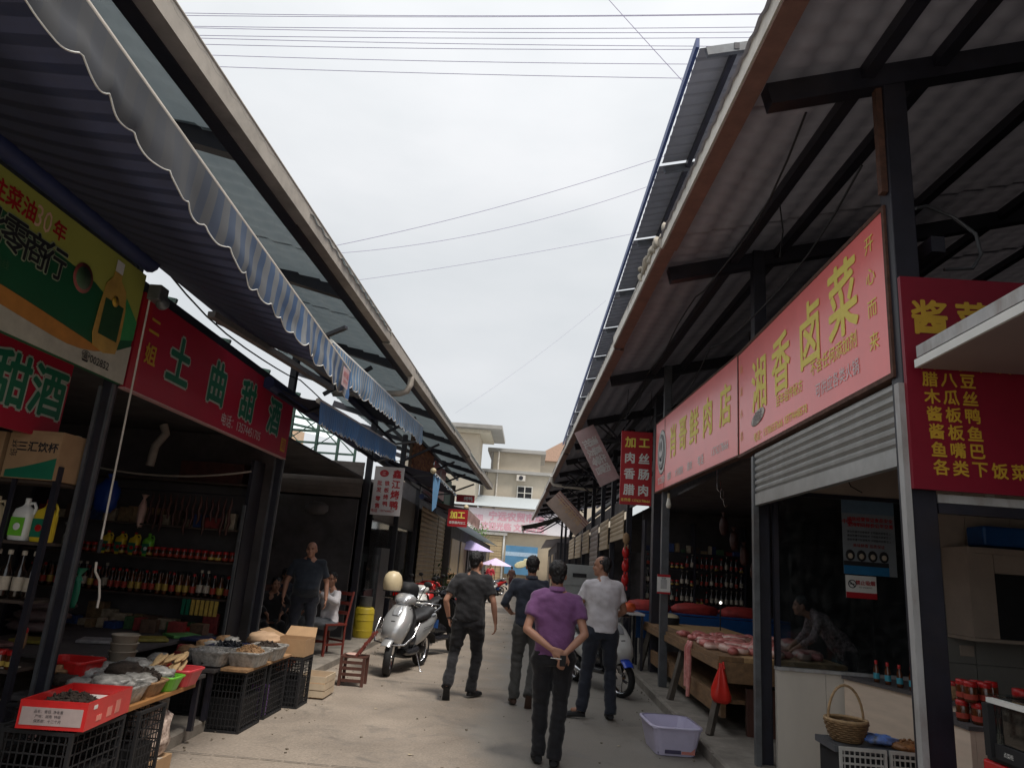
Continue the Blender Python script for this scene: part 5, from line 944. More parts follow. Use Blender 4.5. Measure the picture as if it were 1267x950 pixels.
    if collar:
        b = MB(); c = nk + up * .012
        b.ring([[c + up * z + rt * (r * math.cos(a)) + fw * (r * 1.02 * math.sin(a)) for a in [2 * PI * i / 20 for i in range(20)]] for r, z in ((.070 * k, -.015), (.066 * k, .03), (.072 * k, .032), (.082 * k, -.005))], True, False); b.obj('collar', collar, so, world=False)
    # trousers
    b = MB(); b.ring([[hip + up * z + rt * (rx * w * math.cos(a)) + fw * (ry * math.sin(a)) for a in [2 * PI * i / 24 for i in range(24)]] for z, rx, ry in ((-.10, .165 * k, .115 * k), (-.04, .172 * k, .120 * k), (.03, .165 * k, .115 * k), (.10, .152 * k, .108 * k))])
    for sgn, hj, kn, an, toe in legs:
        b.cap(hj + up * .0, kn, .104 * k * w, .073 * k); d = (an - kn); b.tube([kn, kn + d * .35, kn + d * .8, an + d.normalized() * .025], [.073 * k, .073 * k, .069 * k, .070 * k], 14)
        b.ell(kn, (.073 * k, .075 * k, .073 * k))
    fuse(b, voxel * 1.25, trouser, 'trousers', p, 3, folds(.016, 5, 11, seed + 5, .4))
    # shoes
    for sgn, hj, kn, an, toe in legs:
        d = V(toe).normalized(); s_ = d.cross(V((0, 0, 1))).normalized(); u = s_.cross(d); b = MB(); heel = an + V((0, 0, -.045 * k)) - d * .05; rings = []
        for t, wd, ht in ((0, .026, .02), (.015, .036, .045), (.07, .039, .062), (.14, .043, .045), (.20, .046, .034), (.25, .038, .026), (.272, .018, .014)):
            c = heel + d * t; rings.append([c + s_ * (wd * math.copysign(abs(math.cos(a)) ** .8, math.cos(a))) + u * (ht * math.sin(a) if math.sin(a) > 0 else -.022 * abs(math.sin(a)) ** .5) for a in [2 * PI * i / 14 for i in range(14)]])
        b.ring(rings); b.obj('shoe', shoe, p, world=False)
    # hair
    if hairtype != 'none':
        b = MB(); q = {'short': ((0, -.020, .048), (.079, .094, .087)), 'thick': ((0, -.018, .056), (.086, .102, .094)), 'thin': ((0, -.028, .036), (.077, .088, .082)), 'bald': ((0, -.034, .020), (.0755, .080, .078)), 'bun': ((0, -.020, .045), (.082, .096, .088))}[hairtype]
        b.ell(hp(*q[0]), [v * k for v in q[1]], hr, 20, 14)
        if hairtype != 'bald': b.ell(hp(0, -.060, -.018), (.062 * k, .042 * k, .055 * k), hr, 14, 10)
        if hairtype in ('short', 'thick'):
            for sx in (-1, 1): b.ell(hp(sx * .068, .006, .022), (.014 * k, .028 * k, .036 * k), hr)
        if hairtype == 'bun': b.ell(hp(0, -.11, .03), (.04 * k, .04 * k, .04 * k), hr)
        fuse(b, voxel * .85, 'hair', 'hair', p, 1, lambda c: .009 * noise.noise(V((c.x * 60, c.y * 60, c.z * 25))) + .005 * noise.noise(c * 130))
    b = MB()
    for sx in (-1, 1): b.ell(hp(sx * .030, .078, .010), (.012 * k, .006 * k, .0045 * k), hr, 8, 6); b.ell(hp(sx * .031, .088, .031), (.019 * k, .005 * k, .0045 * k), hr, 8, 6)
    b.obj('eyes_and_brows', EYE, p, world=False); MB().ell(hp(0, .091, -.053), (.019 * k, .004 * k, .003 * k), hr, 8, 5).obj('mouth', mat('lip', (.22, .07, .06), .5), p, world=False)
    return p
def cloth(n, c, **k): return mat(n, c, .85, .12, 7, bump=.25, bscale=25, sheen=.2, **k)
blk = cloth('charcoal_tshirt_cloth', (.012, .012, .015)); trs = cloth('black_trouser_cloth', (.006, .006, .009)); pur = cloth('purple_polo_cloth', (.17, .065, .185)); nav = cloth('navy_jacket_cloth', (.012, .018, .034))
wht = cloth('white_tshirt_cloth', (.62, .60, .63)); gry = cloth('grey_trouser_cloth', (.05, .05, .048)); jean = cloth('blue_jeans_cloth', (.035, .055, .10)); slate = cloth('slate_blue_tshirt_cloth', (.018, .026, .040))
# walking man in black tee
P = person('man in charcoal t-shirt and black trousers walking away, left of the group', (-.70, 9.12, 0), -.04, dict(chest=(.01, -.01, 1.30), neck=(.02, .0, 1.465), head=(.035, .03, 1.61), elbowL=(-.30, -.08, 1.13), wristL=(-.26, .02, .915), handL=(.25, .2, -1), palmL=(1, 0, .1), curlL=.8,
    elbowR=(.295, -.07, 1.15), wristR=(.335, -.01, .90), handR=(.05, .15, -1), palmR=(-1, .1, 0), kneeL=(-.15, .02, .50), ankleL=(-.17, -.24, .17), toeL=(-.05, .55, -1), kneeR=(.12, .14, .51), ankleR=(.08, .12, .085), toeR=(.55, 1, -.06)),
    blk, trs, hairtype='thick', H=1.70, build=1.14, belly=.03, sleeve=.72, headyaw=-.45, seed=1)
MB().lathe([(.030, -.012), (.034, 0), (.030, .012)], (-.257, .02, .912), 14).obj('wristwatch', 'black', P, world=False)
# purple polo
P = person('man in purple polo walking away with hands clasped behind his back', (.26, 6.50, 0), .02, dict(chest=(-.01, .02, 1.30), neck=(0, .02, 1.46), head=(.0, .05, 1.60), elbowL=(-.262, -.10, 1.12), wristL=(-.03, -.205, .975), handL=(1, -.15, -.35), palmL=(0, 1, 0), curlL=.7,
    elbowR=(.262, -.11, 1.11), wristR=(.085, -.205, .945), handR=(-.30, -.12, -1), palmR=(0, 1, -.1), curlR=.6, kneeL=(-.09, .05, .50), ankleL=(-.09, .03, .085), toeL=(-.08, 1, -.05), kneeR=(.08, -.02, .50), ankleR=(.045, -.10, .09), toeR=(.1, 1, -.12)),
    pur, trs, hairtype='thick', H=1.64, build=1.10, belly=.05, sleeve=.62, collar=pur, voxel=.0078, seed=2)
MB().tube([(.05, -.25, .865), (-.04, -.285, .872)], .004, 6).obj('cigarette', 'white', P, world=False); MB().box((.065, -.235, .85), (.05, .012, .085), rz=.2).obj('phone', 'black', P, world=False)
# navy man
P = person('man in navy long-sleeved top and grey trousers mostly hidden behind the purple polo', (.04, 9.05, 0), .05, dict(neck=(0, .0, 1.47), elbowL=(-.33, -.02, 1.16), wristL=(-.22, .20, 1.03), handL=(.8, .6, 0), palmL=(0, -.2, -1), elbowR=(.29, -.02, 1.15), wristR=(.12, .22, 1.05), handR=(-.8, .5, 0), palmR=(0, 0, -1),
    kneeL=(-.12, .04, .50), ankleL=(-.13, -.02, .085), toeL=(-.1, 1, -.05), kneeR=(.10, -.02, .50), ankleR=(.04, -.24, .16), toeR=(0, .5, -1)), nav, gry, shoe=mat('brown_shoe', (.06, .03, .02), .5), hairtype='thick', H=1.69, build=1.08, sleeve=1.35, collar=nav, seed=3)
# white tee
P = person('man in white t-shirt with thinning hair walking away and looking left', (.88, 8.62, 0), .25, dict(neck=(0, 0, 1.47), head=(-.02, .02, 1.615), elbowL=(-.26, .05, 1.15), wristL=(-.14, .24, 1.06), handL=(.8, .5, 0), palmL=(0, 0, -1), elbowR=(.275, .03, 1.14), wristR=(.14, .22, 1.02), handR=(-.8, .5, 0), palmR=(0, 0, -1),
    kneeL=(-.14, .04, .50), ankleL=(-.21, -.03, .085), toeL=(-1, .35, -.06), kneeR=(.12, .0, .50), ankleR=(.11, -.08, .085), toeR=(.2, 1, -.06)), wht, cloth('dark_navy_jeans', (.012, .016, .028)), hairtype='thin', skin='skin2', H=1.76, build=1.10, belly=.02, sleeve=.62, headyaw=1.0, seed=4)
# man standing at the left stall, facing the camera
P = person('stout man in slate blue t-shirt standing at left stall and smiling at the street', (-3.18, 10.45, .1), PI + .34, dict(neck=(0, .02, 1.40), chest=(0, .04, 1.25), head=(0, .05, 1.545), hip=(0, 0, .90), elbowL=(-.29, -.02, 1.08), wristL=(-.30, .10, .85), elbowR=(.29, -.02, 1.08), wristR=(.31, .08, .86),
    kneeL=(-.12, .03, .49), ankleL=(-.13, .0, .085), kneeR=(.12, .04, .49), ankleR=(.14, .12, .085)), slate, cloth('dark_blue_trousers', (.015, .018, .03)), hairtype='bald', skin='skin', H=1.66, build=1.15, belly=.06, sleeve=.72, headyaw=-.25, seed=5)
# seated woman
P = person('woman in white long-sleeved top seated on the red-brown wooden chair', (-2.98, 11.15, .1), PI - .62, dict(hip=(0, 0, .50), chest=(0, .0, .84), neck=(0, .02, 1.01), head=(0, .05, 1.155), elbowL=(-.27, .14, .84), wristL=(-.10, .34, .96), handL=(.5, .8, .3), palmL=(1, 0, 0), elbowR=(.26, .10, .80), wristR=(.20, .30, .66), handR=(0, .9, -.2), palmR=(0, 0, -1),
    kneeL=(-.10, .45, .50), ankleL=(-.12, .50, .085), toeL=(0, 1, -.05), kneeR=(.14, .45, .50), ankleR=(.16, .62, .085), toeR=(0, 1, -.05)), wht, cloth('grey_jeans', (.09, .10, .115)), hairtype='bun', skin='skin2', H=1.60, build=.98, sleeve=1.8, headyaw=.5, seed=6, seated=True)
seat2 = dict(hip=(0, 0, .50), chest=(0, .05, .84), neck=(0, .10, 1.0), head=(0, .16, 1.14), elbowL=(-.28, .18, .82), wristL=(-.10, .38, .66), elbowR=(.27, .18, .82), wristR=(.10, .40, .66), kneeL=(-.14, .45, .50), ankleL=(-.14, .45, .085), kneeR=(.14, .45, .50), ankleR=(.14, .48, .085))
person('dark-clothed man sitting hunched in the shade behind the stout man', (-3.95, 11.6, .1), PI + .9, seat2, nav, trs, hairtype='short', skin='skin2', H=1.62, sleeve=1.7, voxel=.012, seed=7, seated=True)
person('second person in black sitting low in the left shop shade', (-3.75, 10.75, .1), PI + .5, seat2, blk, trs, hairtype='short', skin='skin2', H=1.45, sleeve=1.7, voxel=.012, seed=8, seated=True)
stand = dict(elbowL=(-.27, .0, 1.14), wristL=(-.26, .12, .92), elbowR=(.27, .0, 1.14), wristR=(.26, .1, .92), kneeL=(-.1, .06, .50), ankleL=(-.1, .05, .085), kneeR=(.1, -.02, .50), ankleR=(.1, -.1, .085))
person('vendor in dark floral shirt bending behind the booth glass', (3.55, 8.35, .1), 1.45, dict(hip=(0, 0, .9), chest=(0, .22, 1.18), neck=(0, .38, 1.32), head=(0, .50, 1.40), elbowL=(-.24, .42, 1.05), wristL=(-.12, .60, .92), handL=(0, .8, -.5), palmL=(0, 0, -1), elbowR=(.24, .42, 1.05), wristR=(.12, .60, .92), handR=(0, .8, -.5), palmR=(0, 0, -1), kneeL=(-.1, .04, .5), ankleL=(-.1, 0, .085), kneeR=(.1, .04, .5), ankleR=(.1, 0, .085)),
       mat('dark_floral_cloth', (.10, .05, .05), .8, .9, 30, tint=(.3, .22, .22)), trs, hairtype='bun', H=1.58, sleeve=1.6, voxel=.012, seed=9)
person('woman in brown dress-like top walking far down the lane', (-1.12, 47, 0), .1, stand, cloth('brown_cloth', (.09, .04, .03)), cloth('maroon_cloth', (.10, .02, .03)), hairtype='bun', H=1.58, sleeve=1.5, voxel=.02, seed=10)
person('far person in red top beside the red motorcycle', (-2.35, 44, 0), PI, stand, cloth('far_red_cloth', (.45, .02, .04)), trs, hairtype='short', H=1.6, sleeve=1.5, voxel=.02, seed=11)
person('far person in black with dark helmet-like hair near the lavender parasol', (-2.95, 38, 0), PI, stand, blk, trs, hairtype='thick', H=1.68, sleeve=1.5, voxel=.02, seed=12)
link_copy(bpy.data.objects['scooter.003'], loc=(-2.0, 40, 0), rz=PI - .9, label='far red scooter standing across the left of the lane end')
link_copy(bpy.data.objects['scooter.002'], loc=(-1.9, 31, 0), rz=PI - .6, label='far white scooter parked at left well beyond the hall')
# ============================================================ goods helpers
def crate(label, c, w, d, h, m='black', rz=0, group='black plastic crates under the stalls', openfront=False):
    o = thing('plastic_crate', label, 'crate', c, rz, group); b = MB(); t = .02
    for z in (t / 2, h - t / 2):
        for y in (-1, 1): b.box((0, y * (d / 2 - t / 2), z), (w, t, t))
        for x in (-1, 1): b.box((x * (w / 2 - t / 2), 0, z), (t, d - 2 * t - .002, t))
    for x in (-1, 1):
        for y in (-1, 1): b.box((x * (w / 2 - t / 2), y * (d / 2 - t / 2), h / 2), (t, t, h - 2 * t - .002))
    b.obj('frame', m, o, world=False); b = MB(); n = 9
    for i in range(1, n):
        z = h * i / n
        for y in (-1, 1): b.box((0, y * (d / 2 - .008), z), (w - .045, .005, .008))
        for x in (-1, 1): b.box((x * (w / 2 - .008), 0, z), (.005, d - .045, .008))
    for i in range(1, 11):
        for y in (-1, 1): b.box((w * (i / 11 - .5), y * (d / 2 - .004), h / 2), (.007, .003, h - .045))
    for i in range(1, 9):
        for x in (-1, 1): b.box((x * (w / 2 - .004), d * (i / 9 - .5), h / 2), (.003, .007, h - .045))
    b.box((0, 0, .012), (w - .045, d - .045, .006)); b.obj('lattice', m, o, world=False)
    b = MB(); b.box((0, 0, h * .30), (w - .07, d - .07, h * .5)); b.obj('dark_lining', 'black', o, world=False); return o
def heap(label, cat, c, w, d, h, n, size, m, group=None, kindshape='bit', name='dried_goods'):
    b = MB(); c = V(c)
    for k in range(n):
        r = random.random() ** .5; a = random.random() * 2 * PI; x = r * math.cos(a); y = r * math.sin(a); top = h * (1 - r * r) * (.55 + .45 * random.random()); s_ = size * random.uniform(.6, 1.4)
        rot = Matrix.Rotation(random.random() * 6, 3, (random.gauss(0, 1), random.gauss(0, 1), random.gauss(0, 1)))
        if kindshape == 'bit': b.ell(c + V((x * w / 2, y * d / 2, top)), (s_, s_ * .55, s_ * .35), rot, 6, 4)
        elif kindshape == 'strip': b.box(c + V((x * w / 2, y * d / 2, top)), (s_ * 3, s_ * .7, s_ * .25), rot)
    b.ell(c, (w * .48, d * .48, h * .75), None, 14, 8)
    return tag(b.obj(name, m), label, cat, group, 'stuff')
def basin(label, c, w, d, h, m, rz=0, taper=.82, cat='basin', name='plastic_basin', group=None):
    o = thing(name, label, cat, c, rz, group); MB().rr((0, 0, 0), w, d, h, .05, taper, .006).obj('tray', m, o, world=False)
    b = MB(); b.tube([V((sx * (w / 2 - .03), sy * (d / 2), h)) if False else V((w / 2 * cx, d / 2 * cy, h)) for cx, cy in ((-.8, -1), (.8, -1), (1, -.8), (1, .8), (.8, 1), (-.8, 1), (-1, .8), (-1, -.8))], .007, 6, closed=True); b.obj('rim', m, o, world=False); return o
def bagmesh(label, c, r, m, cat='bag', rz=0, name='plastic_bag', seed=0, crumple=.18, tie=True):
    b = MB(); rg = []; n = 18
    for i in range(13):
        th = PI * i / 12; z = -math.cos(th); q = max(.02, math.sin(th) ** .8); rg.append([])
        for k in range(n):
            a = 2 * PI * k / n + rz; dv = V((math.cos(a) * q, math.sin(a) * q, z)); f = 1 + crumple * noise.noise(dv * 3 + V((seed, 0, 0))) + crumple * .6 * noise.noise(dv * 8 + V((0, seed, 0)))
            rg[-1].append(V(c) + V((dv.x * r[0] * f, dv.y * r[1] * f, max(-.92, dv.z) * r[2] * f)))
    b.ring(rg)
    if tie: t = V(c) + V((0, 0, r[2] * .95)); b.ring([[t + V((w_ * math.cos(a) * (1 + .3 * math.sin(3 * a)), w_ * math.sin(a), z)) for a in [2 * PI * k / 10 for k in range(10)]] for w_, z in ((.03, -.02), (.012, .02), (.03, .05), (.045, .07))])
    return tag(b.obj(name, m), label, cat)
PR = {}
def bottle(c, kind, label, group, s=1.0, rz=0):
    """sauce and oil bottles: first of a kind is built, the rest are copies"""
    if kind in PR: return link_copy(PR[kind], loc=c, label=label, group=group)
    o = thing('bottle', label, 'bottle', c, rz, group); prof, bm_, cm, lm = BK_[kind]
    b = MB(); b.lathe([(r * s, z * s) for r, z in prof], n=10); b.obj('glass_body', bm_, o, world=False)
    zt = prof[-1][1]; rt = prof[-1][0]; MB().lathe([(rt * 1.25, zt - .012), (rt * 1.3, zt), (rt * 1.25, zt + .018), (.001, zt + .019)], n=9).obj('cap', cm, o, world=False)
    rb = max(r for r, z in prof); MB().lathe([(rb + .0012, zt * .18), (rb + .0012, zt * .48)], n=10, caps=False).obj('label', lm, o, world=False); PR[kind] = o; return o
BK_ = {'soy': ([(.001, 0), (.030, .0), (.032, .02), (.032, .15), (.014, .195), (.013, .24)], 'bottleglass', 'cap_red', 'paperred'),
       'oil': ([(.001, 0), (.030, .0), (.032, .02), (.032, .16), (.016, .20), (.015, .25)], 'soy', 'black', 'paperyel'),
       'wine': ([(.001, 0), (.033, .0), (.035, .02), (.035, .17), (.013, .22), (.013, .29)], 'bottleglass', 'paper', 'paper'),
       'jar': ([(.001, 0), (.036, .0), (.038, .02), (.038, .08), (.030, .095)], 'soy', 'cap_red', 'paperyel'),
       'jar2': ([(.001, 0), (.034, .0), (.036, .02), (.036, .085), (.028, .10)], 'soy', 'cap_red', 'paperred'),
       'blue': ([(.001, 0), (.022, .0), (.023, .02), (.023, .10), (.010, .135), (.009, .15)], 'soy', 'cap_red', mat('cyan_label', (.05, .32, .42), .5)),
       'pepper': ([(.001, 0), (.030, .0), (.034, .03), (.034, .09), (.026, .11)], 'tan', 'cap_red', 'tan')}
def jug(c, m, lm, label, group=None, rz=0, s=1.0, key=None):
    o = thing('oil_jug', label, 'jug', c, rz, group); b = MB(); rg = []
    for z, kx, ky in ((0, .92, .92), (.01, 1, 1), (.17, 1, 1), (.205, .85, .9), (.225, .35, .4), (.24, .22, .25), (.26, .22, .25)): rg.append([V((math.copysign(abs(math.cos(a)) ** .6, math.cos(a)) * .066 * kx * s, math.copysign(abs(math.sin(a)) ** .6, math.sin(a)) * .055 * ky * s, z * s)) for a in [2 * PI * k / 16 for k in range(16)]])
    b.ring(rg, True); b.obj('container', m, o, world=False); b = MB(); b.tube([(.02 * s, 0, .245 * s), (.05 * s, 0, .25 * s), (.066 * s, 0, .22 * s), (.062 * s, 0, .17 * s)], .010 * s, 7); b.obj('handle', m, o, world=False)
    MB().lathe([(.018 * s, .255 * s), (.018 * s, .28 * s), (.001, .281 * s)], n=9).obj('cap', 'cap_red' if m == 'yellowplastic' else m, o, world=False); MB().b2((-.05 * s, -.0575 * s, .03 * s), (.045 * s, -.0555 * s, .15 * s)).obj('label', lm, o, world=False)
    MB().ell((0, -.058 * s, .09 * s), (.024 * s, .002, .024 * s)).obj('label_badge', 'cap_red' if m == 'yellowplastic' else 'white', o, world=False); return o
def table(label, x0, x1, y0, y1, h, m='wood', base=0.1, legs=True, th=.03):
    o = thing('stall_table', label, 'table', ((x0 + x1) / 2, (y0 + y1) / 2, base)); MB().b2((x0, y0, h - th), (x1, y1, h)).obj('table_top', m, o, bevel=.004)
    if legs:
        for x in (x0 + .04, x1 - .04):
            for y in (y0 + .04, y1 - .04): MB().b2((x - .02, y - .02, base), (x + .02, y + .02, h - th - .002)).obj('leg', 'steel', o)
    return o
# ============================================================ left stalls
# --- near shelf with jugs, bottles, jars and a carton
SH = thing('shelf_unit', 'dark steel shelf unit with jugs, bottles and jars at the left edge', 'shelf', (-3.9, 4.9, .1))
for x in (-4.75, -3.20):
    for y in (4.66, 4.98): MB().b2((x - .018, y - .018, .1), (x + .018, y + .018, 2.0)).obj('upright', 'steel', SH)
MB().b2((-3.50, 4.645, .1), (-3.47, 4.66, 2.0)).obj('upright', 'steel', SH)
for z in (.30, .71, 1.13, 1.50, 1.90): MB().b2((-4.73, 4.665, z - .02), (-3.22, 4.98, z)).obj('shelf_board', mat('brown_shelf_board', (.07, .05, .04), .7), SH)
for k, (x, m, lm, lab) in enumerate(((-3.27, 'yellowplastic', 'green', 'yellow oil jug with red badge on the near shelf'), (-3.42, 'white', 'lime', 'white jug with lime green label on the near shelf'), (-3.63, 'cream', 'green', 'dull jug with dark green label behind the shelf upright'), (-3.8, 'cream', 'green', 'dull jug with dark green label at the photo edge'))): jug((x, 4.74, 1.502), m, lm, lab)
for k in range(9): bottle((-3.27 - k * .088, 4.73 + .01 * (k % 2), 1.132), 'wine', ORD[k] + ' pale-labelled dark bottle from the right on the near shelf', 'pale-labelled bottles on the near shelf')
for k in range(10): bottle((-3.26 - k * .08, 4.72, .712), 'jar', ORD[k] + ' red-lidded amber jar from the right on the lower near shelf', 'amber jars on the lower near shelf')
bottle((-3.33, 4.86, .815), 'pepper', 'tan spice jar standing above the row of amber jars', None)
tag(MB().b2((-3.62, 4.70, .712), (-3.24, 4.79, .72)).obj('price_strip', 'paper'), 'pale strip under the amber jars', 'strip')
# carton
def carton(label, a, c, m='card'):
    a = V(a); c = V(c); o = thing('carton', label, 'box', ((a + c) / 2).to_tuple()[:2] + (a.z,)); MB().b2(a, c).obj('box_body', m, o, bevel=.004); MB().b2((a.x + .0, (a.y + c.y) / 2 - .025, c.z + .001), (c.x, (a.y + c.y) / 2 + .025, c.z + .003)).obj('tape', 'paper', o); return o
carton('cardboard carton with green swoosh and cup maker lettering on the top shelf', (-3.56, 4.62, 1.903), (-3.20, 4.95, 2.23)); carton('plain dark carton beside the printed one on the top shelf', (-4.2, 4.62, 1.903), (-3.60, 4.95, 2.21))
s = sign('carton_print', 'green and grey print on the front of the top shelf carton', 'print', (-3.56, 4.612, 1.903), (1, 0, 0), .36, .30, 'card', thick=.004)
curve_panel(s, lambda x: .004, lambda x: .05 + .10 * (x / .36) ** 1.3, .02, .355, 'green', .001, 'green_swoosh', 12); text('三汇饮杯', .21, .215, .062, 'blackprint', s, z=.002, bold=.03); text('纸杯', .05, .2, .05, 'blackprint', s, z=.002, rot=PI / 2)
# small rack jars and hanging white things inside shop 1/2 boundary
for k in range(5): tag(bagmesh('small pale bag hanging on the post rack, %s from the top' % ('first', 'second', 'third', 'fourth', 'fifth')[k], (-3.32 + .03 * (k % 2), 5.08, 1.85 - k * .16), (.03, .03, .05), 'whitebag', seed=k), cat='bag') if k in (1, 2) else None
# --- lower stall in front: crates, red carton of mushrooms, plank, basins
crate('black crate under the red mushroom carton, nearest the camera', (-2.60, 4.36, .0), .40, .52, .53)
crate('black crate supporting the near end of the orange plank', (-2.60, 4.96, .0), .40, .34, .51); crate('black crate behind the crate under the mushroom carton', (-3.05, 4.42, .1), .42, .5, .43)
b = MB(); b.beam((-2.50, 4.62, .545), (-2.52, 5.62, .545), .16, .03); tag(b.obj('plank', 'plank', bevel=.003), 'orange wooden plank holding plastic trays of dried goods', 'plank')
table('low table with trays behind the orange plank', -3.35, -2.62, 4.85, 6.2, .53, 'darkwall')
RB = thing('open_carton', 'open red carton with white label panel holding dried mushrooms', 'box', (-2.56, 4.36, .54), .0); RB.rotation_euler = (0, 0, .10)
b = MB(); w, d, h = .36, .54, .145; t = .008
for a_, c_ in (((-w / 2, -d / 2, 0), (w / 2, -d / 2 + t, h)), ((-w / 2, d / 2 - t, 0), (w / 2, d / 2, h)), ((-w / 2, -d / 2 + t + .001, 0), (-w / 2 + t, d / 2 - t - .001, h)), ((w / 2 - t, -d / 2 + t + .001, 0), (w / 2, d / 2 - t - .001, h)), ((-w / 2 + t, -d / 2 + t, 0), (w / 2 - t, d / 2 - t, t))): b.b2(a_, c_)
b.obj('carton_walls', 'redplastic', RB, world=False); MB().b2((-w / 2 + .015, -d / 2 - .002, .02), (w / 2 - .02, -d / 2 - .0005, .11)).obj('label_panel', mat('dim_label', (.42, .34, .33), .7), RB, world=False)
for k, yy in enumerate((-.12, .0, .1)): MB().b2((w / 2 + .0005, yy - .03, .03), (w / 2 + .002, yy + .03, .06 + .02 * k)).obj('side_print', mat('coral_flake', (.7, .25, .2), .6), RB, world=False)
MB().b2((w / 2 + .0005, -.20, .10), (w / 2 + .002, -.16, .12)).obj('side_logo', 'white', RB, world=False); MB().b2((-.10, .02, h * .6), (.14, d / 2 - .02, h * .62)).obj('paper_liner', 'white', RB, world=False)
for i, r_ in enumerate(('品名：香菇  净含量', '产地：湖南  特级', '保质期：十二个月')):
    o_ = text(r_, 0, 0, .016, 'blackprint', RB, name='lettering'); o_.location = (-.02, -d / 2 - .003, .09 - i * .024); o_.rotation_euler = (PI / 2, 0, 0)
heap('pile of dark dried mushrooms in the open red carton', 'mushrooms', (-2.60, 4.33, .625), .26, .34, .07, 260, .017, 'dried')
for k, (x, y, w_, d_, h_, m, lab) in enumerate(((-2.60, 4.80, .34, .26, .10, 'whitebag', 'clear tray of bagged grey goods behind the mushroom carton'), (-2.58, 5.06, .30, .22, .09, 'tan', 'orange printed packet tray on the plank'), (-2.56, 5.27, .30, .19, .09, 'lime', 'lime green plastic basin on the plank'), (-2.56, 5.50, .34, .26, .11, 'pinkplastic', 'pinkish red basin at the end of the plank'))): basin(lab, (x, y, .562), w_, d_, h_, m)
for k, (x, y, z, r, m, lab) in enumerate(((-2.62, 4.80, .67, (.14, .11, .045), 'whitebag', 'crumpled clear bag on the clear tray'), (-2.60, 5.06, .65, (.12, .09, .04), 'whitebag', 'clear packet on the orange printed tray'), (-2.58, 5.26, .66, (.13, .09, .05), 'whitebag', 'clear bag of dark fungus over the lime basin'), (-2.75, 5.15, .69, (.12, .12, .05), 'dried', 'bundle of black fungus behind the lime basin'), (-2.80, 5.4, .68, (.13, .11, .05), 'whitebag', 'clear bag behind the black fungus bundle'))): bagmesh(lab, (x, y, z), r, m, seed=k, tie=False, crumple=.3)
heap('dark fungus heaped under the clear bag', 'fungus', (-2.62, 5.18, .66), .24, .18, .05, 120, .018, 'dried')
b = MB()
for k in range(16): a_ = random.uniform(-.35, .35); b.ell((-2.58 + random.uniform(-.09, .09), 5.47 + random.uniform(-.08, .08), .68 + .008 * k * .6), (.025, .10, .010), Matrix.Rotation(a_, 3, 'Z') @ Matrix.Rotation(random.uniform(.1, .5), 3, 'X'), 8, 6)
tag(b.obj('dried_bamboo', mat('pale_bamboo_shoot', (.50, .34, .17), .8, .2, 20, stretch=(8, 1, 8))), 'long tan dried bamboo shoots in the pink-red basin', 'dried food')
basin('red basin beside the left post on the low table', (-3.22, 5.30, .535), .34, .30, .17, 'redplastic')
for k in range(3):
    o = thing('plastic_bowl', ('lowest', 'middle', 'topmost')[k] + ' of the nested cream tubs on the low table', 'bowl', (-3.14, 5.80, .60 + k * .06)); MB().lathe([(.075, 0), (.10, .11), (.108, .112), (.102, .118), (.09, .10), (.068, .008), (.001, .008)], n=22, caps=False).obj('tub', mat('milky_tub', (.40, .34, .27), .5), o, world=False)
for k in range(2): basin(('lower', 'upper')[k] + ' grey-white flat tray under the cream tubs', (-3.06, 5.84, .535 + k * .035), .36, .30, .07, mat('milky_grey_tray', (.42, .40, .38), .5))
bagmesh('clear bag beside the cream tubs', (-2.92, 5.95, .64), (.09, .09, .06), 'whitebag', seed=9, tie=False)
bagmesh('big clear sack of reddish shells leaning under the plank', (-2.62, 5.36, .26), (.15, .14, .20), mat('shiny_reddish_sack', (.42, .27, .22), .25, .5, 22, tint=(.7, .55, .48), bump=.6, bscale=30), seed=4, crumple=.35, tie=False)
carton('low brown carton under the clear sack', (-2.78, 5.2, .0), (-2.48, 5.52, .10))
o = thing('cinder_block', 'grey hollow concrete block stack behind the crates in the gap', 'block', (-3.1, 6.2, .1)); 
for k in range(2):
    z = .1 + k * .2; MB().b2((-3.25, 6.05, z), (-2.95, 6.09, z + .195)).obj('block_wall', 'concrete', o); MB().b2((-3.25, 6.3, z), (-2.95, 6.34, z + .195)).obj('block_wall', 'concrete', o)
    for x in (-3.25, -3.12, -2.985): MB().b2((x, 6.091, z), (x + .035, 6.299, z + .195)).obj('block_web', 'concrete', o)
# --- second table on crates
for k in range(3): crate(('nearest', 'middle', 'farthest')[k] + ' black crate under the second stall table', (-2.60, 6.84 + k * .60, 0), .36, .50, .50)
crate('black crate in the back row under the second stall', (-3.02, 6.9, .1), .4, .5, .4); crate('rearmost black crate in the back row under the second stall', (-3.02, 7.6, .1), .4, .5, .4)
tag(MB().b2((-2.60, 7.22, .02), (-2.44, 7.30, .30)).obj('purple_packet', 'purpleplastic', bevel=.01), 'purple and pink packet standing between the black crates', 'packet')
tag(MB().beam((-2.53, 6.55, .515), (-2.53, 7.75, .515), .24, .025).obj('plank', 'tan', bevel=.003), 'worn pale plank on top of the second row of crates', 'plank'); table('dark board table behind the worn plank', -3.4, -2.68, 6.5, 8.2, .515, 'darkwall')
for k, (x, y, m) in enumerate(((-2.80, 6.72, 'whitebag'), (-2.52, 6.84, 'whitebag'), (-2.52, 7.30, 'whitebag'), (-2.82, 7.1, 'blueplastic'))):
    basin(('translucent basin of white strips at the near end of the second table', 'translucent basin heaped with brown mushrooms', 'translucent basin of grey-black fungus farther along', 'dark blue tray with lid behind the mushroom basin')[k], (x, y, .53), .32, .36, .12, m if k != 3 else mat('navy_tray', (.01, .015, .06), .4))
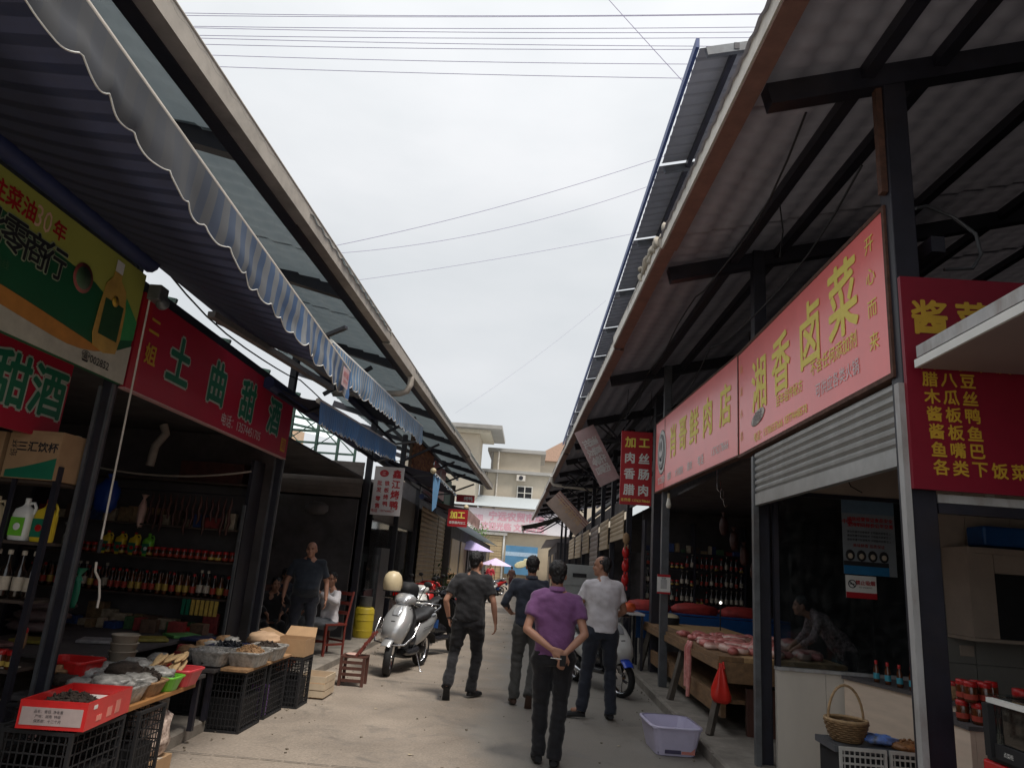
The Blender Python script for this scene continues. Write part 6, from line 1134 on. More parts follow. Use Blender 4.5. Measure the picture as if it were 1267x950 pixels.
heap('brown shiitake mushrooms heaped in the second translucent basin', 'mushrooms', (-2.52, 6.84, .63), .26, .30, .07, 200, .022, 'tan'); heap('white strips in the first translucent basin', 'dried food', (-2.80, 6.72, .61), .24, .28, .05, 80, .016, mat('white_strips', (.55, .52, .48), .7), kindshape='strip'); heap('grey-black fungus in the farther basin', 'fungus', (-2.52, 7.30, .62), .26, .30, .07, 180, .020, 'dried'); heap('dark seaweed on the navy tray', 'dried food', (-2.82, 7.1, .62), .26, .30, .05, 120, .024, mat('seaweed_dark', (.012, .014, .02), .5, .4, 20), kindshape='strip')
OC = thing('open_carton', 'open brown carton with flaps beside the fungus basin', 'box', (-2.46, 7.95, .50)); w, d, h = .34, .34, .17
b = MB(); [b.b2(a_, c_) for a_, c_ in (((-w / 2, -d / 2, 0), (w / 2, -d / 2 + .006, h)), ((-w / 2, d / 2 - .006, 0), (w / 2, d / 2, h)), ((-w / 2, -d / 2 + .007, 0), (-w / 2 + .006, d / 2 - .007, h)), ((w / 2 - .006, -d / 2 + .007, 0), (w / 2, d / 2 - .007, h)), ((-w / 2 + .007, -d / 2 + .007, 0), (w / 2 - .007, d / 2 - .007, .01)))]; b.obj('carton_walls', 'card', OC, world=False)
MB().add([(-w / 2, -d / 2, h), (-w / 2, d / 2, h), (-w / 2 - .18, d / 2 - .02, h + .07), (-w / 2 - .18, -d / 2 + .02, h + .07)], [(0, 1, 2, 3)]).obj('flap', 'card', OC, world=False); MB().add([(-w / 2, d / 2, h), (w / 2, d / 2, h), (w / 2 - .02, d / 2 + .1, h + .09), (-w / 2 + .02, d / 2 + .1, h + .09)], [(0, 1, 2, 3)]).obj('flap', 'card', OC, world=False)
bagmesh('brown paper bag lying beside the open carton', (-2.72, 7.72, .66), (.17, .13, .07), mat('tan_paper', (.52, .35, .22), .8), seed=3, tie=False, crumple=.25); crate('black crate under the open carton', (-2.46, 7.95, 0), .34, .36, .49)
WC = thing('wooden_crate', 'pale slatted crate holding brown goods on the lane beyond the black crates', 'crate', (-2.33, 8.55, 0)); w, d = .30, .42
for k in range(3):
    z = .02 + k * .075
    for y in (-1, 1): MB().b2((-w / 2, y * d / 2 - .006, z), (w / 2, y * d / 2 + .006, z + .066)).obj('slat', 'foam', WC, world=False)
    for x in (-1, 1): MB().b2((x * w / 2 - .006, -d / 2 + .008, z), (x * w / 2 + .006, d / 2 - .008, z + .066)).obj('slat', 'foam', WC, world=False)
MB().b2((-w / 2 + .01, -d / 2 + .01, .01), (w / 2 - .01, d / 2 - .01, .14)).obj('brown_liner', 'tan', WC, world=False)
# flat packs and trays on the inner table of shop 2
table('long inner table with flat packets in the second left shop', -4.9, -3.5, 6.0, 8.3, .60, 'darkwall')
for k, (x, y, m, lab) in enumerate(((-4.4, 6.6, 'yellowplastic', 'yellow flat packet on the inner table'), (-4.0, 6.9, 'white', 'white flat tray on the inner table'), (-3.7, 7.3, 'yellowplastic', 'yellow-green packets near the table end'), (-3.6, 7.75, 'lime', 'green packet sheet at the table end'), (-4.5, 6.2, 'meat', 'pinkish packet at the dark near end of the inner table'), (-3.35, 7.6, 'black', 'dark blue folded bag by the green packets'))):
    tag(MB().box((x, y, .62), (.30, .26, .03), rz=.3 * k).obj('flat_packet', mat('packet_%s' % ('one', 'two', 'three', 'four', 'five', 'six')[k], {'yellowplastic': (.30, .25, .05), 'white': (.34, .33, .34), 'lime': (.10, .28, .08), 'meat': (.25, .14, .13), 'black': (.015, .02, .06)}[m], .5, .4, 18), bevel=.008), lab, 'packet')
for k in range(3): bagmesh(('low', 'middle', 'top')[k] + ' pinkish wrapped pack in the pile behind the inner table', (-4.75 + .04 * k, 7.1, .68 + k * .10), (.26, .2, .06), mat('wrapped_pack', (.16, .11, .11), .5, .3, 12), seed=20 + k, tie=False)
# back shelf of shop 2 facing the lane mouth
BS = thing('shelf_unit', 'long dark shelf of sauce bottles at the back of the second left shop', 'shelf', (-4.5, 8.75, .1))
for x in (-6.1, -3.46): MB().b2((x - .02, 8.50, .1), (x + .02, 8.86, 2.6)).obj('upright', 'steel', BS)
for z in (.55, .95, 1.37, 1.75, 2.3): MB().b2((-6.08, 8.52, z - .02), (-3.48, 8.86, z)).obj('shelf_board', MATS['brown_shelf_board'], BS)
MB().b2((-3.47, 8.44, .5), (-3.44, 8.47, 2.05)).obj('front_rail', 'galv', BS)
for k in range(30):
    kd = random.choice(('soy', 'soy', 'oil', 'wine')); bottle((-3.56 - k * .083, 8.60, .952), kd, ORD[k] + {'soy': ' front bottle from the right on the back shelf, red label', 'oil': ' front bottle from the right on the back shelf, yellow label', 'wine': ' front bottle from the right on the back shelf, pale label'}[kd], 'bottles in the front row of the back shelf')
    kd = random.choice(('soy', 'oil')); bottle((-3.60 - k * .083, 8.74, .952), kd, ORD[k] + ' rear-row bottle from the right on the back shelf', 'bottles in the rear row of the back shelf')
    kd = random.choice(('jar', 'jar2', 'jar2')) ; 
    if k < 24: bottle((-3.56 - k * .085, 8.60, 1.372), kd, ORD[k] + ' small lidded jar from the right on the upper back shelf', 'jars on the upper back shelf')
for k in range(4): jug((-4.62 - k * .17, 8.62, 1.372), 'yellowplastic' if k else 'lime', 'green', ('lime green oil jug at the right of the yellow jugs on the back shelf', 'first yellow jug left of the lime jug on the back shelf', 'second yellow jug left of the lime jug on the back shelf', 'leftmost yellow jug on the back shelf')[k], s=.95)
for k in range(14):
    x = -3.65 - k * .075; b = MB(); rg = []; l_ = random.uniform(.28, .48); b.tube([V((x + .01 * math.sin(i * 2 + k), 8.52, 2.12 - l_ * i / 6)) for i in range(7)], [.006, .014, .020, .017, .022, .018, .008], 7)
    tag(b.obj('cured_meat', 'cured' if k % 5 else 'darkwood'), ORD[k] + ' strip of cured meat from the right above the back shelf', 'meat', 'cured meat strips above the back shelf')
tag(MB().tube([(-6.1, 8.52, 2.14), (-3.46, 8.52, 2.16)], .01, 6).obj('meat_rail', 'steel'), 'thin rail carrying the cured meat strips', 'rail')
for k in range(8): tag(MB().b2((-3.62 - k * .055, 8.47, .76), (-3.582 - k * .055, 8.49, .93)).obj('snack_packet', 'paperyel' if k < 6 else 'green'), (ORD[k] + ' snack stick packet from the right under the bottle shelf' if k < 6 else ('right', 'left')[k - 6] + ' one of two green packets hung left of the snack sticks'), 'packet', 'packets hung under the bottle shelf')
tag(MB().b2((-3.95, 8.45, .55), (-3.7, 8.6, .62)).obj('red_tray', 'redplastic'), 'small bright red tray on the low back shelf', 'tray')
tag(bagmesh('pale wrapped ham hanging left of the cured meat strips', (-4.74, 8.55, 1.86), (.05, .05, .17), 'fat', seed=31), cat='meat')
tag(MB().tube([(-4.55, 8.3, 2.92), (-4.50, 8.3, 2.82), (-4.60, 8.3, 2.66), (-4.62, 8.3, 2.42)], .05, 10).obj('duct', 'gutter_l'), 'bent pale duct under the second shop ceiling', 'pipe')
tag(MB().tube([V((-5.6 + 2.3 * t / 12, 8.1, 2.42 - .5 * (t / 12) * (1 - t / 12))) for t in range(13)], .012, 6).obj('rope', 'gutter_l'), 'pale cord sagging across the second left shop', 'cord')
bagmesh('blue plastic bag with red print hanging inside the second shop', (-5.0, 8.2, 2.02), (.14, .12, .2), mat('blue_bag', (.01, .06, .35), .4), seed=33)
tag(MB().b2((-5.0, 8.7, 1.78), (-4.55, 8.85, 1.95)).obj('brown_carton', 'card'), 'small brown carton on the top back shelf', 'box'); tag(MB().b2((-4.4, 8.6, 2.302), (-3.6, 8.85, 2.55)).obj('brown_carton', 'cured'), 'dark red carton on the highest back shelf', 'box')
bagmesh('small green and white packet hanging by the near left post', (-3.26, 5.22, 1.16), (.03, .02, .11), 'green', seed=35)
# --- shop 3: chairs, stools, yellow bin
def chair(label, loc, rz, m, sh=.44, w=.40, bh=.92, group=None, slats=3, name='wooden_chair'):
    o = thing(name, label, 'chair', loc, rz, group); k = w / 2 - .02
    MB().box((0, 0, sh), (w, w, .03)).obj('seat', m, o, bevel=.004, world=False)
    for x in (-1, 1): MB().beam((x * k, k, 0), (x * k, k, sh - .016), .034, .034).obj('leg', m, o, world=False); MB().tube([(x * k, -k, 0), (x * k, -k, sh), (x * k, -k - .09, bh)], .018, 6).obj('leg', m, o, world=False)
    for i in range(slats): z = sh + .16 + i * (bh - sh - .2) / max(1, slats - 1); y = -k - .09 * (z - sh) / (bh - sh); MB().box((0, y, z), (2 * k - .03, .014, .05)).obj('back_slat', m, o, world=False)
    for y in (-k, k): MB().box((0, y, .2), (2 * k - .03, .02, .03)).obj('stretcher', m, o, world=False)
    for x in (-1, 1): MB().box((x * k, 0, .16), (.02, 2 * k - .03, .03)).obj('stretcher', m, o, world=False)
    return o
rw = mat('red_brown_wood', (.16, .03, .022), .35, .25, 4)
chair('red-brown wooden chair under the seated woman', (-2.98, 11.15, .1), PI - .62, rw); chair('dark chair under the hunched man in the shade', (-3.95, 11.6, .1), PI + .9, 'darkwood'); chair('low dark chair under the second person in the shade', (-3.75, 10.75, .1), PI + .5, 'darkwood')
LS = thing('low_chair', 'small slatted wooden chair with leaning backrest standing on the lane', 'chair', (-2.12, 9.42, 0), .05)
for x in (-.14, .14):
    MB().b2((x - .018, -.15, 0), (x + .018, -.115, .33)).obj('leg', 'darkwood', LS, world=False); MB().b2((x - .018, .115, 0), (x + .018, .15, .33)).obj('leg', 'darkwood', LS, world=False)
for k in range(4): MB().b2((-.12, -.14, .05 + k * .07), (.12, -.122, .085 + k * .07)).obj('slat', 'darkwood', LS, world=False)
for k in range(5): MB().b2((-.16, -.145 + k * .06, .332), (.16, -.095 + k * .06, .35)).obj('seat_slat', 'darkwood', LS, world=False)
for y in (-.1, .12): MB().beam((.02, y, .345), (.22, y + .05, .64), .03, .03).obj('back_post', rw, LS, world=False)
MB().beam((.12, -.1, .49), (.12, .13, .49), .03, .05).obj('back_rail', rw, LS, world=False); MB().beam((.2, -.08, .61), (.2, .16, .61), .03, .05).obj('back_rail', rw, LS, world=False)
tag(MB().ell((-2.15, 9.40, .365), (.09, .10, .014)).obj('pink_cloth', 'fat'), 'folded pinkish cloth on the small slatted chair', 'cloth')
YB = thing('yellow_bin', 'yellow plastic drum with grey pot on top behind the left post', 'bin', (-3.02, 13.75, .1)); MB().lathe([(.16, 0), (.18, .05), (.18, .50), (.15, .54), (.14, .54)], (0, 0, 0), 20).obj('drum', mat('dusty_yellow', (.55, .42, .03), .5, .1, 5), YB, world=False)
b = MB(); [b.lathe([(.181, z), (.188, z + .01), (.181, z + .02)], (0, 0, 0), 20, caps=False) for z in (.12, .3, .42)]; b.obj('hoops', MATS['dusty_yellow'], YB, world=False); tag(MB().lathe([(.11, .64), (.12, .66), (.12, .82), (.128, .83)], (-3.02, 13.75, 0), 18).obj('steel_pot', 'galv'), 'grey steel pot standing on the yellow drum', 'pot')
bagmesh('orange-brown woven sack behind the open carton', (-2.98, 9.2, .28), (.16, .14, .18), mat('orange_sack', (.32, .09, .04), .7, .3, 12), seed=41)
# steel cabinet and glass partition by the roast duck shop
RC = thing('roasting_cabinet', 'dark steel roasting cabinet with pale door frame behind the roast duck sign', 'cabinet', (-3.4, 16.0, .1))
MB().b2((-3.55, 15.0, .1), (-3.10, 15.9, 1.75)).obj('cabinet_body', 'greypost', RC); MB().b2((-3.50, 14.97, .75), (-3.15, 14.995, 1.6)).obj('door', 'galv', RC); MB().b2((-3.42, 14.95, .85), (-3.23, 14.968, 1.45)).obj('dark_window', 'black', RC)
PG = thing('glass_partition', 'dark glazed partition with grey upper panels along the left row', 'partition', (-3.15, 17.5, .1))
for k, (y0, y1) in enumerate(((14.2, 16.35), (16.65, 19.2))):
    MB().b2((-3.2, y0, 2.3), (-3.18, y1, 3.0)).obj('upper_panel', mat('grey_panel', (.16, .155, .145), .5), PG); MB().b2((-3.2, y0, .1), (-3.18, y1, .9)).obj('lower_panel', mat('dark_maroon_panel', (.05, .012, .02), .5), PG); MB().b2((-3.195, y0, .92), (-3.185, y1, 2.27)).obj('pane', 'pane', PG)
    for z in (.9, 2.27): MB().b2((-3.22, y0, z), (-3.16, y1, z + .03)).obj('rail', 'steel', PG)
tag(bagmesh('faint pale bag behind the third shop panel', (-4.0, 13.1, 2.35), (.22, .1, .12), mat('dim_grey_bag', (.14, .13, .13), .5), seed=44, tie=False), cat='bag')
o = thing('potted_plant', 'leafy potted plant against the left shutters', 'plant', (-2.75, 23.0, .1)); MB().lathe([(.12, 0), (.17, .28), (.16, .3)], (0, 0, 0), 14).obj('pot', 'card', o, world=False); b = MB()
for k in range(160): c_ = V((random.gauss(0, .18), random.gauss(0, .18), .75 + random.gauss(0, .3))); d_ = V((random.gauss(0, 1), random.gauss(0, 1), random.gauss(0, .6))).normalized() * .10; e_ = d_.cross(V((.2, .3, 1))).normalized() * .035; b.add([c_ - d_, c_ + e_, c_ + d_, c_ - e_], [(0, 1, 2, 3)])
b.obj('foliage', mat('dark_leaf', (.03, .08, .02), .6, .3), o, world=False); MB().tube([(0, 0, .25), (.02, 0, .9)], .02, 6).obj('stem', 'wood', o, world=False)
# ============================================================ right stalls
MT = thing('meat_table', 'long worn wooden butcher table with slanted legs and lower shelf', 'table', (2.6, 9.5, .1))
for k in range(5): MB().b2((2.0 + k * .262, 7.75, .80), (2.258 + k * .262, 12.6, .85 - .002 * (k % 2))).obj('plank', mat('blond_board', (.46, .29, .14), .6, .25, 3, stretch=(6, 1, 6), dirt=.4, dirtcol=(.2, .1, .06)) if k else 'wood', MT, bevel=.003)
MB().b2((1.98, 7.72, .72), (2.02, 12.62, .80)).obj('apron', 'wood', MT); MB().b2((2.022, 7.72, .60), (3.3, 7.76, .798)).obj('apron', 'wood', MT)
MB().b2((2.15, 7.9, .38), (3.2, 12.4, .42)).obj('lower_shelf', 'wood', MT); MB().b2((2.05, 7.85, .25), (2.10, 12.4, .44)).obj('side_board', 'wood', MT)
for a_, c_ in (((1.90, 7.72, .1), (2.12, 7.95, .78)), ((1.88, 9.65, .1), (2.08, 9.75, .78)), ((1.92, 12.4, .1), (2.06, 12.3, .78)), ((3.2, 7.9, .1), (3.1, 7.95, .78)), ((3.2, 12.3, .1), (3.1, 12.2, .78))): MB().beam(a_, c_, .055, .075).obj('leg', mat('weathered_grey_wood', (.10, .085, .07), .8, .3, 6), MT)
MB().b2((2.3, 7.80, .1), (3.3, 7.86, .55)).obj('front_board', 'darkwood', MT)
def slab_meat(label, c, r, rz, m, seed, cat='meat', name='pork_cut'):
    b = MB(); rg = []; n = 18
    for i, (q, z) in enumerate(((.7, 0), (1, .25), (1.02, .6), (.9, .95), (.45, 1.05), (.05, 1.0))):
        rg.append([V(c) + Matrix.Rotation(rz, 3, 'Z') @ V((math.cos(a) * r[0] * q * (1 + .22 * noise.noise(V((math.cos(a) * 1.6, math.sin(a) * 1.6, seed)))), math.sin(a) * r[1] * q * (1 + .22 * noise.noise(V((math.cos(a) * 1.6 + 5, math.sin(a) * 1.6, seed)))), r[2] * z * (1 + .35 * noise.noise(V((math.cos(a) * 2, math.sin(a) * 2, seed + 9)))))) for a in [2 * PI * k / n for k in range(n)]])
    b.ring(rg); o = tag(b.obj(name, 'fat' if m != 'fat' else m), label, cat, 'pork cuts laid on the butcher table')
    b = MB(); cc = V(c); b.ring([[cc + (p - cc) * .93 + V((0, 0, r[2] * .2)) if True else p for p in rr_] for rr_ in rg]); b.obj('lean_face', m, o)
    return o
mrb = mat('marbled_pork', (.55, .13, .12), .3, .25, 10, tint=(.68, .30, .27), dirt=.55, dirtcol=(.66, .47, .42), bump=.3, bscale=30); mr2 = mat('dark_lean_pork', (.42, .08, .075), .3, .3, 12, tint=(.58, .20, .18), dirt=.5, dirtcol=(.60, .38, .34), bump=.3)
random.seed(5)
wh = ['front', 'second', 'third', 'fourth', 'fifth', 'sixth', 'seventh', 'eighth', 'ninth', 'tenth', 'eleventh', 'twelfth', 'thirteenth', 'fourteenth', 'fifteenth', 'sixteenth']
cuts = [(2.62, 8.02, .20, .14, .06), (2.30, 8.10, .15, .12, .05), (2.13, 8.45, .10, .20, .045), (2.42, 8.5, .18, .15, .06), (2.75, 8.5, .20, .16, .07), (2.16, 8.95, .11, .2, .04), (2.46, 9.0, .2, .15, .06), (2.85, 8.95, .22, .17, .08), (3.05, 8.15, .16, .2, .06), (2.25, 9.4, .16, .18, .04), (2.65, 9.45, .2, .16, .07), (3.05, 9.35, .2, .2, .08), (3.1, 8.7, .13, .2, .10), (2.95, 7.95, .10, .08, .06)]
cuts = [(x, y, a_ * .9, b_ * .75, h_ * 1.25) for x, y, a_, b_, h_ in cuts] + [(2.22, 8.25, .14, .09, .07), (2.5, 8.28, .15, .10, .09)]
for i, (x, y, a_, b_, h_) in enumerate(cuts): slab_meat('%s pork cut on the butcher table, counted from the near edge' % wh[i], (x, y, .852), (a_, b_, h_), random.random() * 3, (mrb, mr2, 'meat')[i % 3], i * 3.1)
b = MB()
for j, x in enumerate((1.965, 1.955)): b.tube([(x + .03, 8.98 + j * .08, .87), (x, 8.96 + j * .08, .80), (x, 8.97 + j * .08, .55), (x - .01, 8.98 + j * .08, .26 + .1 * j)], [.02, .03, .032, .022], 8)
tag(b.obj('hanging_pork_strip', mrb), 'long pink strip of pork skin hanging off the table edge', 'meat')
b = MB(); rg = []
for z, w_, d_ in ((.79, .02, .012), (.75, .022, .018), (.71, .04, .03), (.64, .062, .04), (.54, .088, .045), (.47, .10, .04), (.43, .095, .03), (.415, .05, .012)):
    rg.append([V((2.0 + w_ * math.cos(a_) * (1 + .12 * math.sin(3 * a_ + z * 20)), 7.66 + d_ * math.sin(a_) * (1 + .2 * math.sin(5 * a_)), z + .02 * math.sin(2 * a_ + 1) * (w_ > .08))) for a_ in [2 * PI * k / 20 for k in range(20)]])
b.ring(rg); tag(b.obj('plastic_bag', mat('glossy_red_bag', (.66, .03, .02), .3, .1)), 'red plastic bag hanging from the front corner of the butcher table', 'bag')
tag(MB().tube([(2.03, 7.69, .80), (2.03, 7.64, .74)], .01, 5).obj('bag_handle', MATS['glossy_red_bag']), 'twisted handle of the red bag on the table corner', 'handle')
# bin on the lane
LB = thing('plastic_bin', 'lavender plastic bin with dark and orange stuff at its bottom on the lane', 'bin', (1.45, 7.42, .004), .06); MB().rr((0, 0, 0), .46, .62, .25, .06, .80, .008).obj('tub', 'lilac', LB, world=False)
b = MB(); n = 24; rg = []
for rr_, z in ((0, .235), (.022, .238), (.022, .252), (0, .255)): rg.append([V((math.copysign(abs(math.cos(a)) ** .35, math.cos(a)) * (.23 + rr_), math.copysign(abs(math.sin(a)) ** .35, math.sin(a)) * (.31 + rr_), z)) for a in [2 * PI * k / 32 for k in range(32)]])
b.ring(rg, True, False); b.obj('rim', 'lilac', LB, world=False)
MB().b2((-.11, -.262, .02), (.04, -.252, .12)).obj('dark_patch', mat('dark_violet_stuff', (.07, .06, .12), .5), LB, world=False); MB().b2((.045, -.260, .02), (.17, -.250, .085)).obj('orange_patch', mat('salmon_stuff', (.6, .22, .18), .5), LB, world=False); MB().b2((-.17, -.24, .012), (.17, .24, .05)).obj('contents', MATS['dark_violet_stuff'], LB, world=False)  # dark violet patch and contents, salmon patch beside them
# QR card without a code, bulb, hanging ornaments
s = sign('payment_card', 'small white payment card with red border tied to the grey post', 'card', (1.86, 10.63, 1.36), (1, 0, 0), .19, .27, 'white', thick=.006); panel(s, 0, 0, .19, .025, 'red'); panel(s, 0, .235, .19, .27, 'red'); panel(s, .05, .07, .14, .20, mat('pale_grey_square', (.45, .45, .45), .6), name='grey_square'); text('收款', .095, .215, .03, 'blackprint', s)
o = thing('light_bulb', 'hanging white energy-saving bulb below the meat shop sign', 'lamp', (1.98, 10.5, 2.80)); MB().tube([(1.98, 10.5, 3.4), (1.98, 10.5, 2.78)], .006, 5).obj('flex', 'black', o); MB().lathe([(.02, 0), (.02, .06), (.018, .07)], (1.98, 10.5, 2.72), 10).obj('socket', 'cream', o); MB().lathe([(.02, 0), (.032, -.06), (.04, -.10), (.03, -.14), (.001, -.15)], (1.98, 10.5, 2.72), 14).obj('bulb', mat('milky_glass', (.72, .68, .60), .3), o)
for k in range(4): 
    b = MB(); z = 2.32 - k * .28; b.ring([[V((1.98, 15.1, z)) + V((.07 * q * math.cos(a), .05 * q * math.sin(a), h_)) for a in [2 * PI * i / 10 for i in range(10)]] for q, h_ in ((.15, .12), (.8, .09), (1.1, 0), (.9, -.08), (.2, -.12))]); b.box((1.95, 15.05, z - .17), (.03, .02, .10)); b.box((2.01, 15.06, z - .16), (.03, .02, .08))
    tag(b.obj('hanging_ornament', 'redplastic' if k else 'card'), ('pale packet at the top of the string of red ornaments', 'upper red ornament hanging on the dark post', 'middle red ornament hanging on the dark post', 'lowest red ornament hanging on the dark post')[k], 'ornament')
# tables and shelves in the meat shop
BT2 = table('blue-skirted counter with red cloth at the back of the meat shop', 1.9, 4.6, 13.0, 13.9, 1.0, 'blueplastic'); MB().b2((1.92, 12.97, .55), (4.58, 12.995, .96)).obj('skirt', 'blueplastic', BT2)
for k in range(3): bagmesh(('left', 'middle', 'right')[k] + ' mound of red cloth-covered goods on the blue counter', (2.15 + k * .85, 13.3, 1.05), (.42, .25, .13), mat('red_cloth', (.35, .03, .025), .7, .3, 8), seed=60 + k, tie=False)
bagmesh('orange-red bag on the white table end', (1.72, 12.6, 1.05), (.13, .12, .08), mat('orange_red_bag', (.62, .10, .03), .4), seed=66, tie=False)
table('narrow white topped table behind the man in white', 1.35, 1.95, 12.2, 13.2, .98, 'whitepaint'); o = thing('round_pot_lid', 'domed pale lid on a dark pot on the butcher table end', 'pot', (2.36, 12.3, .85)); MB().lathe([(.16, 0), (.17, .10), (.165, .11)], (0, 0, 0), 20).obj('pot', 'black', o, world=False); MB().lathe([(.17, .112), (.14, .15), (.06, .175), (.001, .18)], (0, 0, 0), 20).obj('lid', 'cream', o, world=False)
DL = thing('highlight_dot', 'small added glowing dot for a highlight at the back of the meat shop', 'lamp', (3.05, 11.7, 1.2)); MB().ell((3.05, 11.7, 1.27), (.022, .02, .022)).obj('glowing_dot', mat('highlight_glow', (1, .95, .85), .5, .02, emit=1.2), DL); MB().tube([(3.05, 11.72, .85), (3.05, 11.72, 1.24)], .01, 6).obj('stem', 'black', DL)  # added glowing dot on a stem, standing for a reflected highlight
RS = thing('shelf_unit', 'tall dark shelf of glass bottles at the back of the meat shop', 'shelf', (3, 14.8, .1))
for x in (2.3, 3.3, 4.3): MB().b2((x - .02, 14.6, .1), (x + .02, 14.95, 2.7)).obj('upright', 'steel', RS)
for z in (1.12, 1.45, 1.78, 2.1): MB().b2((2.3, 14.62, z - .02), (4.3, 14.95, z)).obj('shelf_board', 'steel', RS)
for r_, z in enumerate((1.122, 1.452, 1.782)):
    for k in range(20): bottle((2.38 + k * .098, 14.7, z), random.choice(('wine', 'soy', 'jar')), ORD[k] + ' dim bottle from the left on the %s shelf of the meat shop' % ('low', 'middle', 'upper')[r_], 'bottles at the back of the meat shop')
for k in range(4): bagmesh(('first', 'second', 'third', 'fourth')[k] + ' reddish bundle hanging in the meat shop, counted from the left', (3.05 + k * .16, 11.5, 2.45 - .22 * k), (.07, .06, .15), 'cured', seed=70 + k)
# booth goods
for k in range(4): bottle(tuple(V((2.90 + .034 * k, 6.26 - .12 * k, .888))), 'blue', ORD[k] + ' cyan-labelled sauce bottle from the window end of the counter', 'cyan-labelled sauce bottles on the counter')
for k in range(3): bottle((3.05 + .03 * k, 5.76 - .11 * k, .888), 'pepper' if k else 'soy', ('dark bottle between cyan-labelled ones and spice jars', 'first tan spice jar beside the white shutter guide', 'second tan spice jar beside the white shutter guide')[k], None)
C2 = thing('side_counter', 'pale wood side counter with red-lidded jars right of the big post', 'counter', (2.9, 4.75, .1))
MB().b2((2.60, 4.50, .1), (2.63, 5.0, .86)).obj('side_panel', 'woodpanel', C2); MB().b2((2.632, 4.50, .1), (3.5, 4.53, .86)).obj('front_panel', 'woodpanel', C2); MB().b2((2.59, 4.49, .862), (3.5, 5.0, .885)).obj('worktop', 'darkwall', C2)
for k in range(7): bottle((2.66 + .085 * (k % 4) + .04 * (k // 4), 4.66 - .09 * (k // 4) + .0 * k, .886), 'jar2', ORD[k] + ' red-lidded jar of the cluster on the side counter', 'red-lidded jars on the side counter')
for k in range(5): link_copy(PR['jar2'], loc=(2.67 + .085 * (k % 3), 4.66 - .08 * (k // 3), 1.003), label=ORD[k] + ' red-lidded jar stacked on top of the cluster', group='red-lidded jars on the side counter')
for k in range(3): 
    o = bottle((3.03 + .10 * k, 4.68, .886), 'pepper', ('left', 'middle', 'right')[k] + ' tan jar with red lid beyond the red-lidded cluster', None); o.scale = (1.5, 1.5, 1.6)
BC = thing('crate_stand', 'two white mesh crates with dark rim standing at the counter foot', 'crate', (2.3, 4.9, .1))
for k in range(2):
    x0, x1 = (2.02 + k * .31, 2.31 + k * .31); wm2 = mat('white_mesh_plastic', (.50, .49, .46), .5)
    for a_, c_ in (((x0, 4.90, .1), (x0 + .015, 4.92, .62)), ((x1 - .015, 4.90, .1), (x1, 4.92, .62)), ((x0, 4.90, .62), (x1, 4.92, .64))): MB().b2(a_, c_).obj('frame_bar', wm2, BC)
    b = MB()
    for i in range(1, 12): b.b2((x0 + .02, 4.905, .1 + i * .044), (x1 - .02, 4.912, .112 + i * .044))
    for i in range(1, 9): b.b2((x0 + i * (x1 - x0) / 9 - .004, 4.913, .1), (x0 + i * (x1 - x0) / 9 + .004, 4.918, .62))
    b.obj('mesh', wm2, BC)
MB().b2((2.02, 4.93, .1), (2.64, 5.22, .60)).obj('dark_contents', 'black', BC); MB().b2((2.0, 4.93, .602), (2.66, 5.25, .64)).obj('top_board', 'greypost', BC)
# wicker basket
WB = thing('wicker_basket', 'round wicker basket with tall hoop handle on the white crates', 'basket', (2.14, 5.08, .642)); wk = mat('wicker', (.20, .12, .055), .7, .3, 30); b = MB()
for i in range(9):
    z = .008 + i * .0135; r_ = .085 + .045 * (i / 8) ** .7; b.tube([V(((r_ + .004 * (-1) ** (k + i)) * math.cos(2 * PI * k / 28), (r_ + .004 * (-1) ** (k + i)) * math.sin(2 * PI * k / 28), z)) for k in range(28)], .0075, 5, closed=True)
b.obj('woven_wall', wk, WB, world=False); MB().lathe([(.001, .004), (.08, .004), (.08, .008), (.001, .008)], (0, 0, 0), 16).obj('base', wk, WB, world=False); b = MB(); b.tube([V((.128 * math.cos(2 * PI * k / 28), .128 * math.sin(2 * PI * k / 28), .13)) for k in range(28)], .011, 6, closed=True); b.obj('rim', mat('pale_wicker', (.38, .25, .13), .7, .3, 30), WB, world=False)
b = MB(); b.tube([V((.122 * math.cos(t), .02 * math.cos(t), .13 + .21 * math.sin(t))) for t in [PI * k / 14 for k in range(15)]], .0085, 7); b.obj('handle', MATS['pale_wicker'], WB, world=False)
bagmesh('blue and white snack packets beside the wicker basket', (2.34, 5.05, .675), (.11, .09, .03), mat('blue_white_packet', (.55, .58, .66), .35, .8, 16, tint=(.10, .2, .75)), seed=81, tie=False, crumple=.4)
heap('brown braised snacks in a tray on the crates', 'snacks', (2.48, 4.98, .655), .22, .16, .045, 130, .014, mat('brown_snack', (.24, .11, .04), .5, .5, 20)); bagmesh('red and white snack packet beside the white shutter guide', (2.55, 4.86, .68), (.08, .07, .035), mat('red_white_packet', (.62, .06, .04), .35, .5, 14), seed=83, tie=False, crumple=.4)
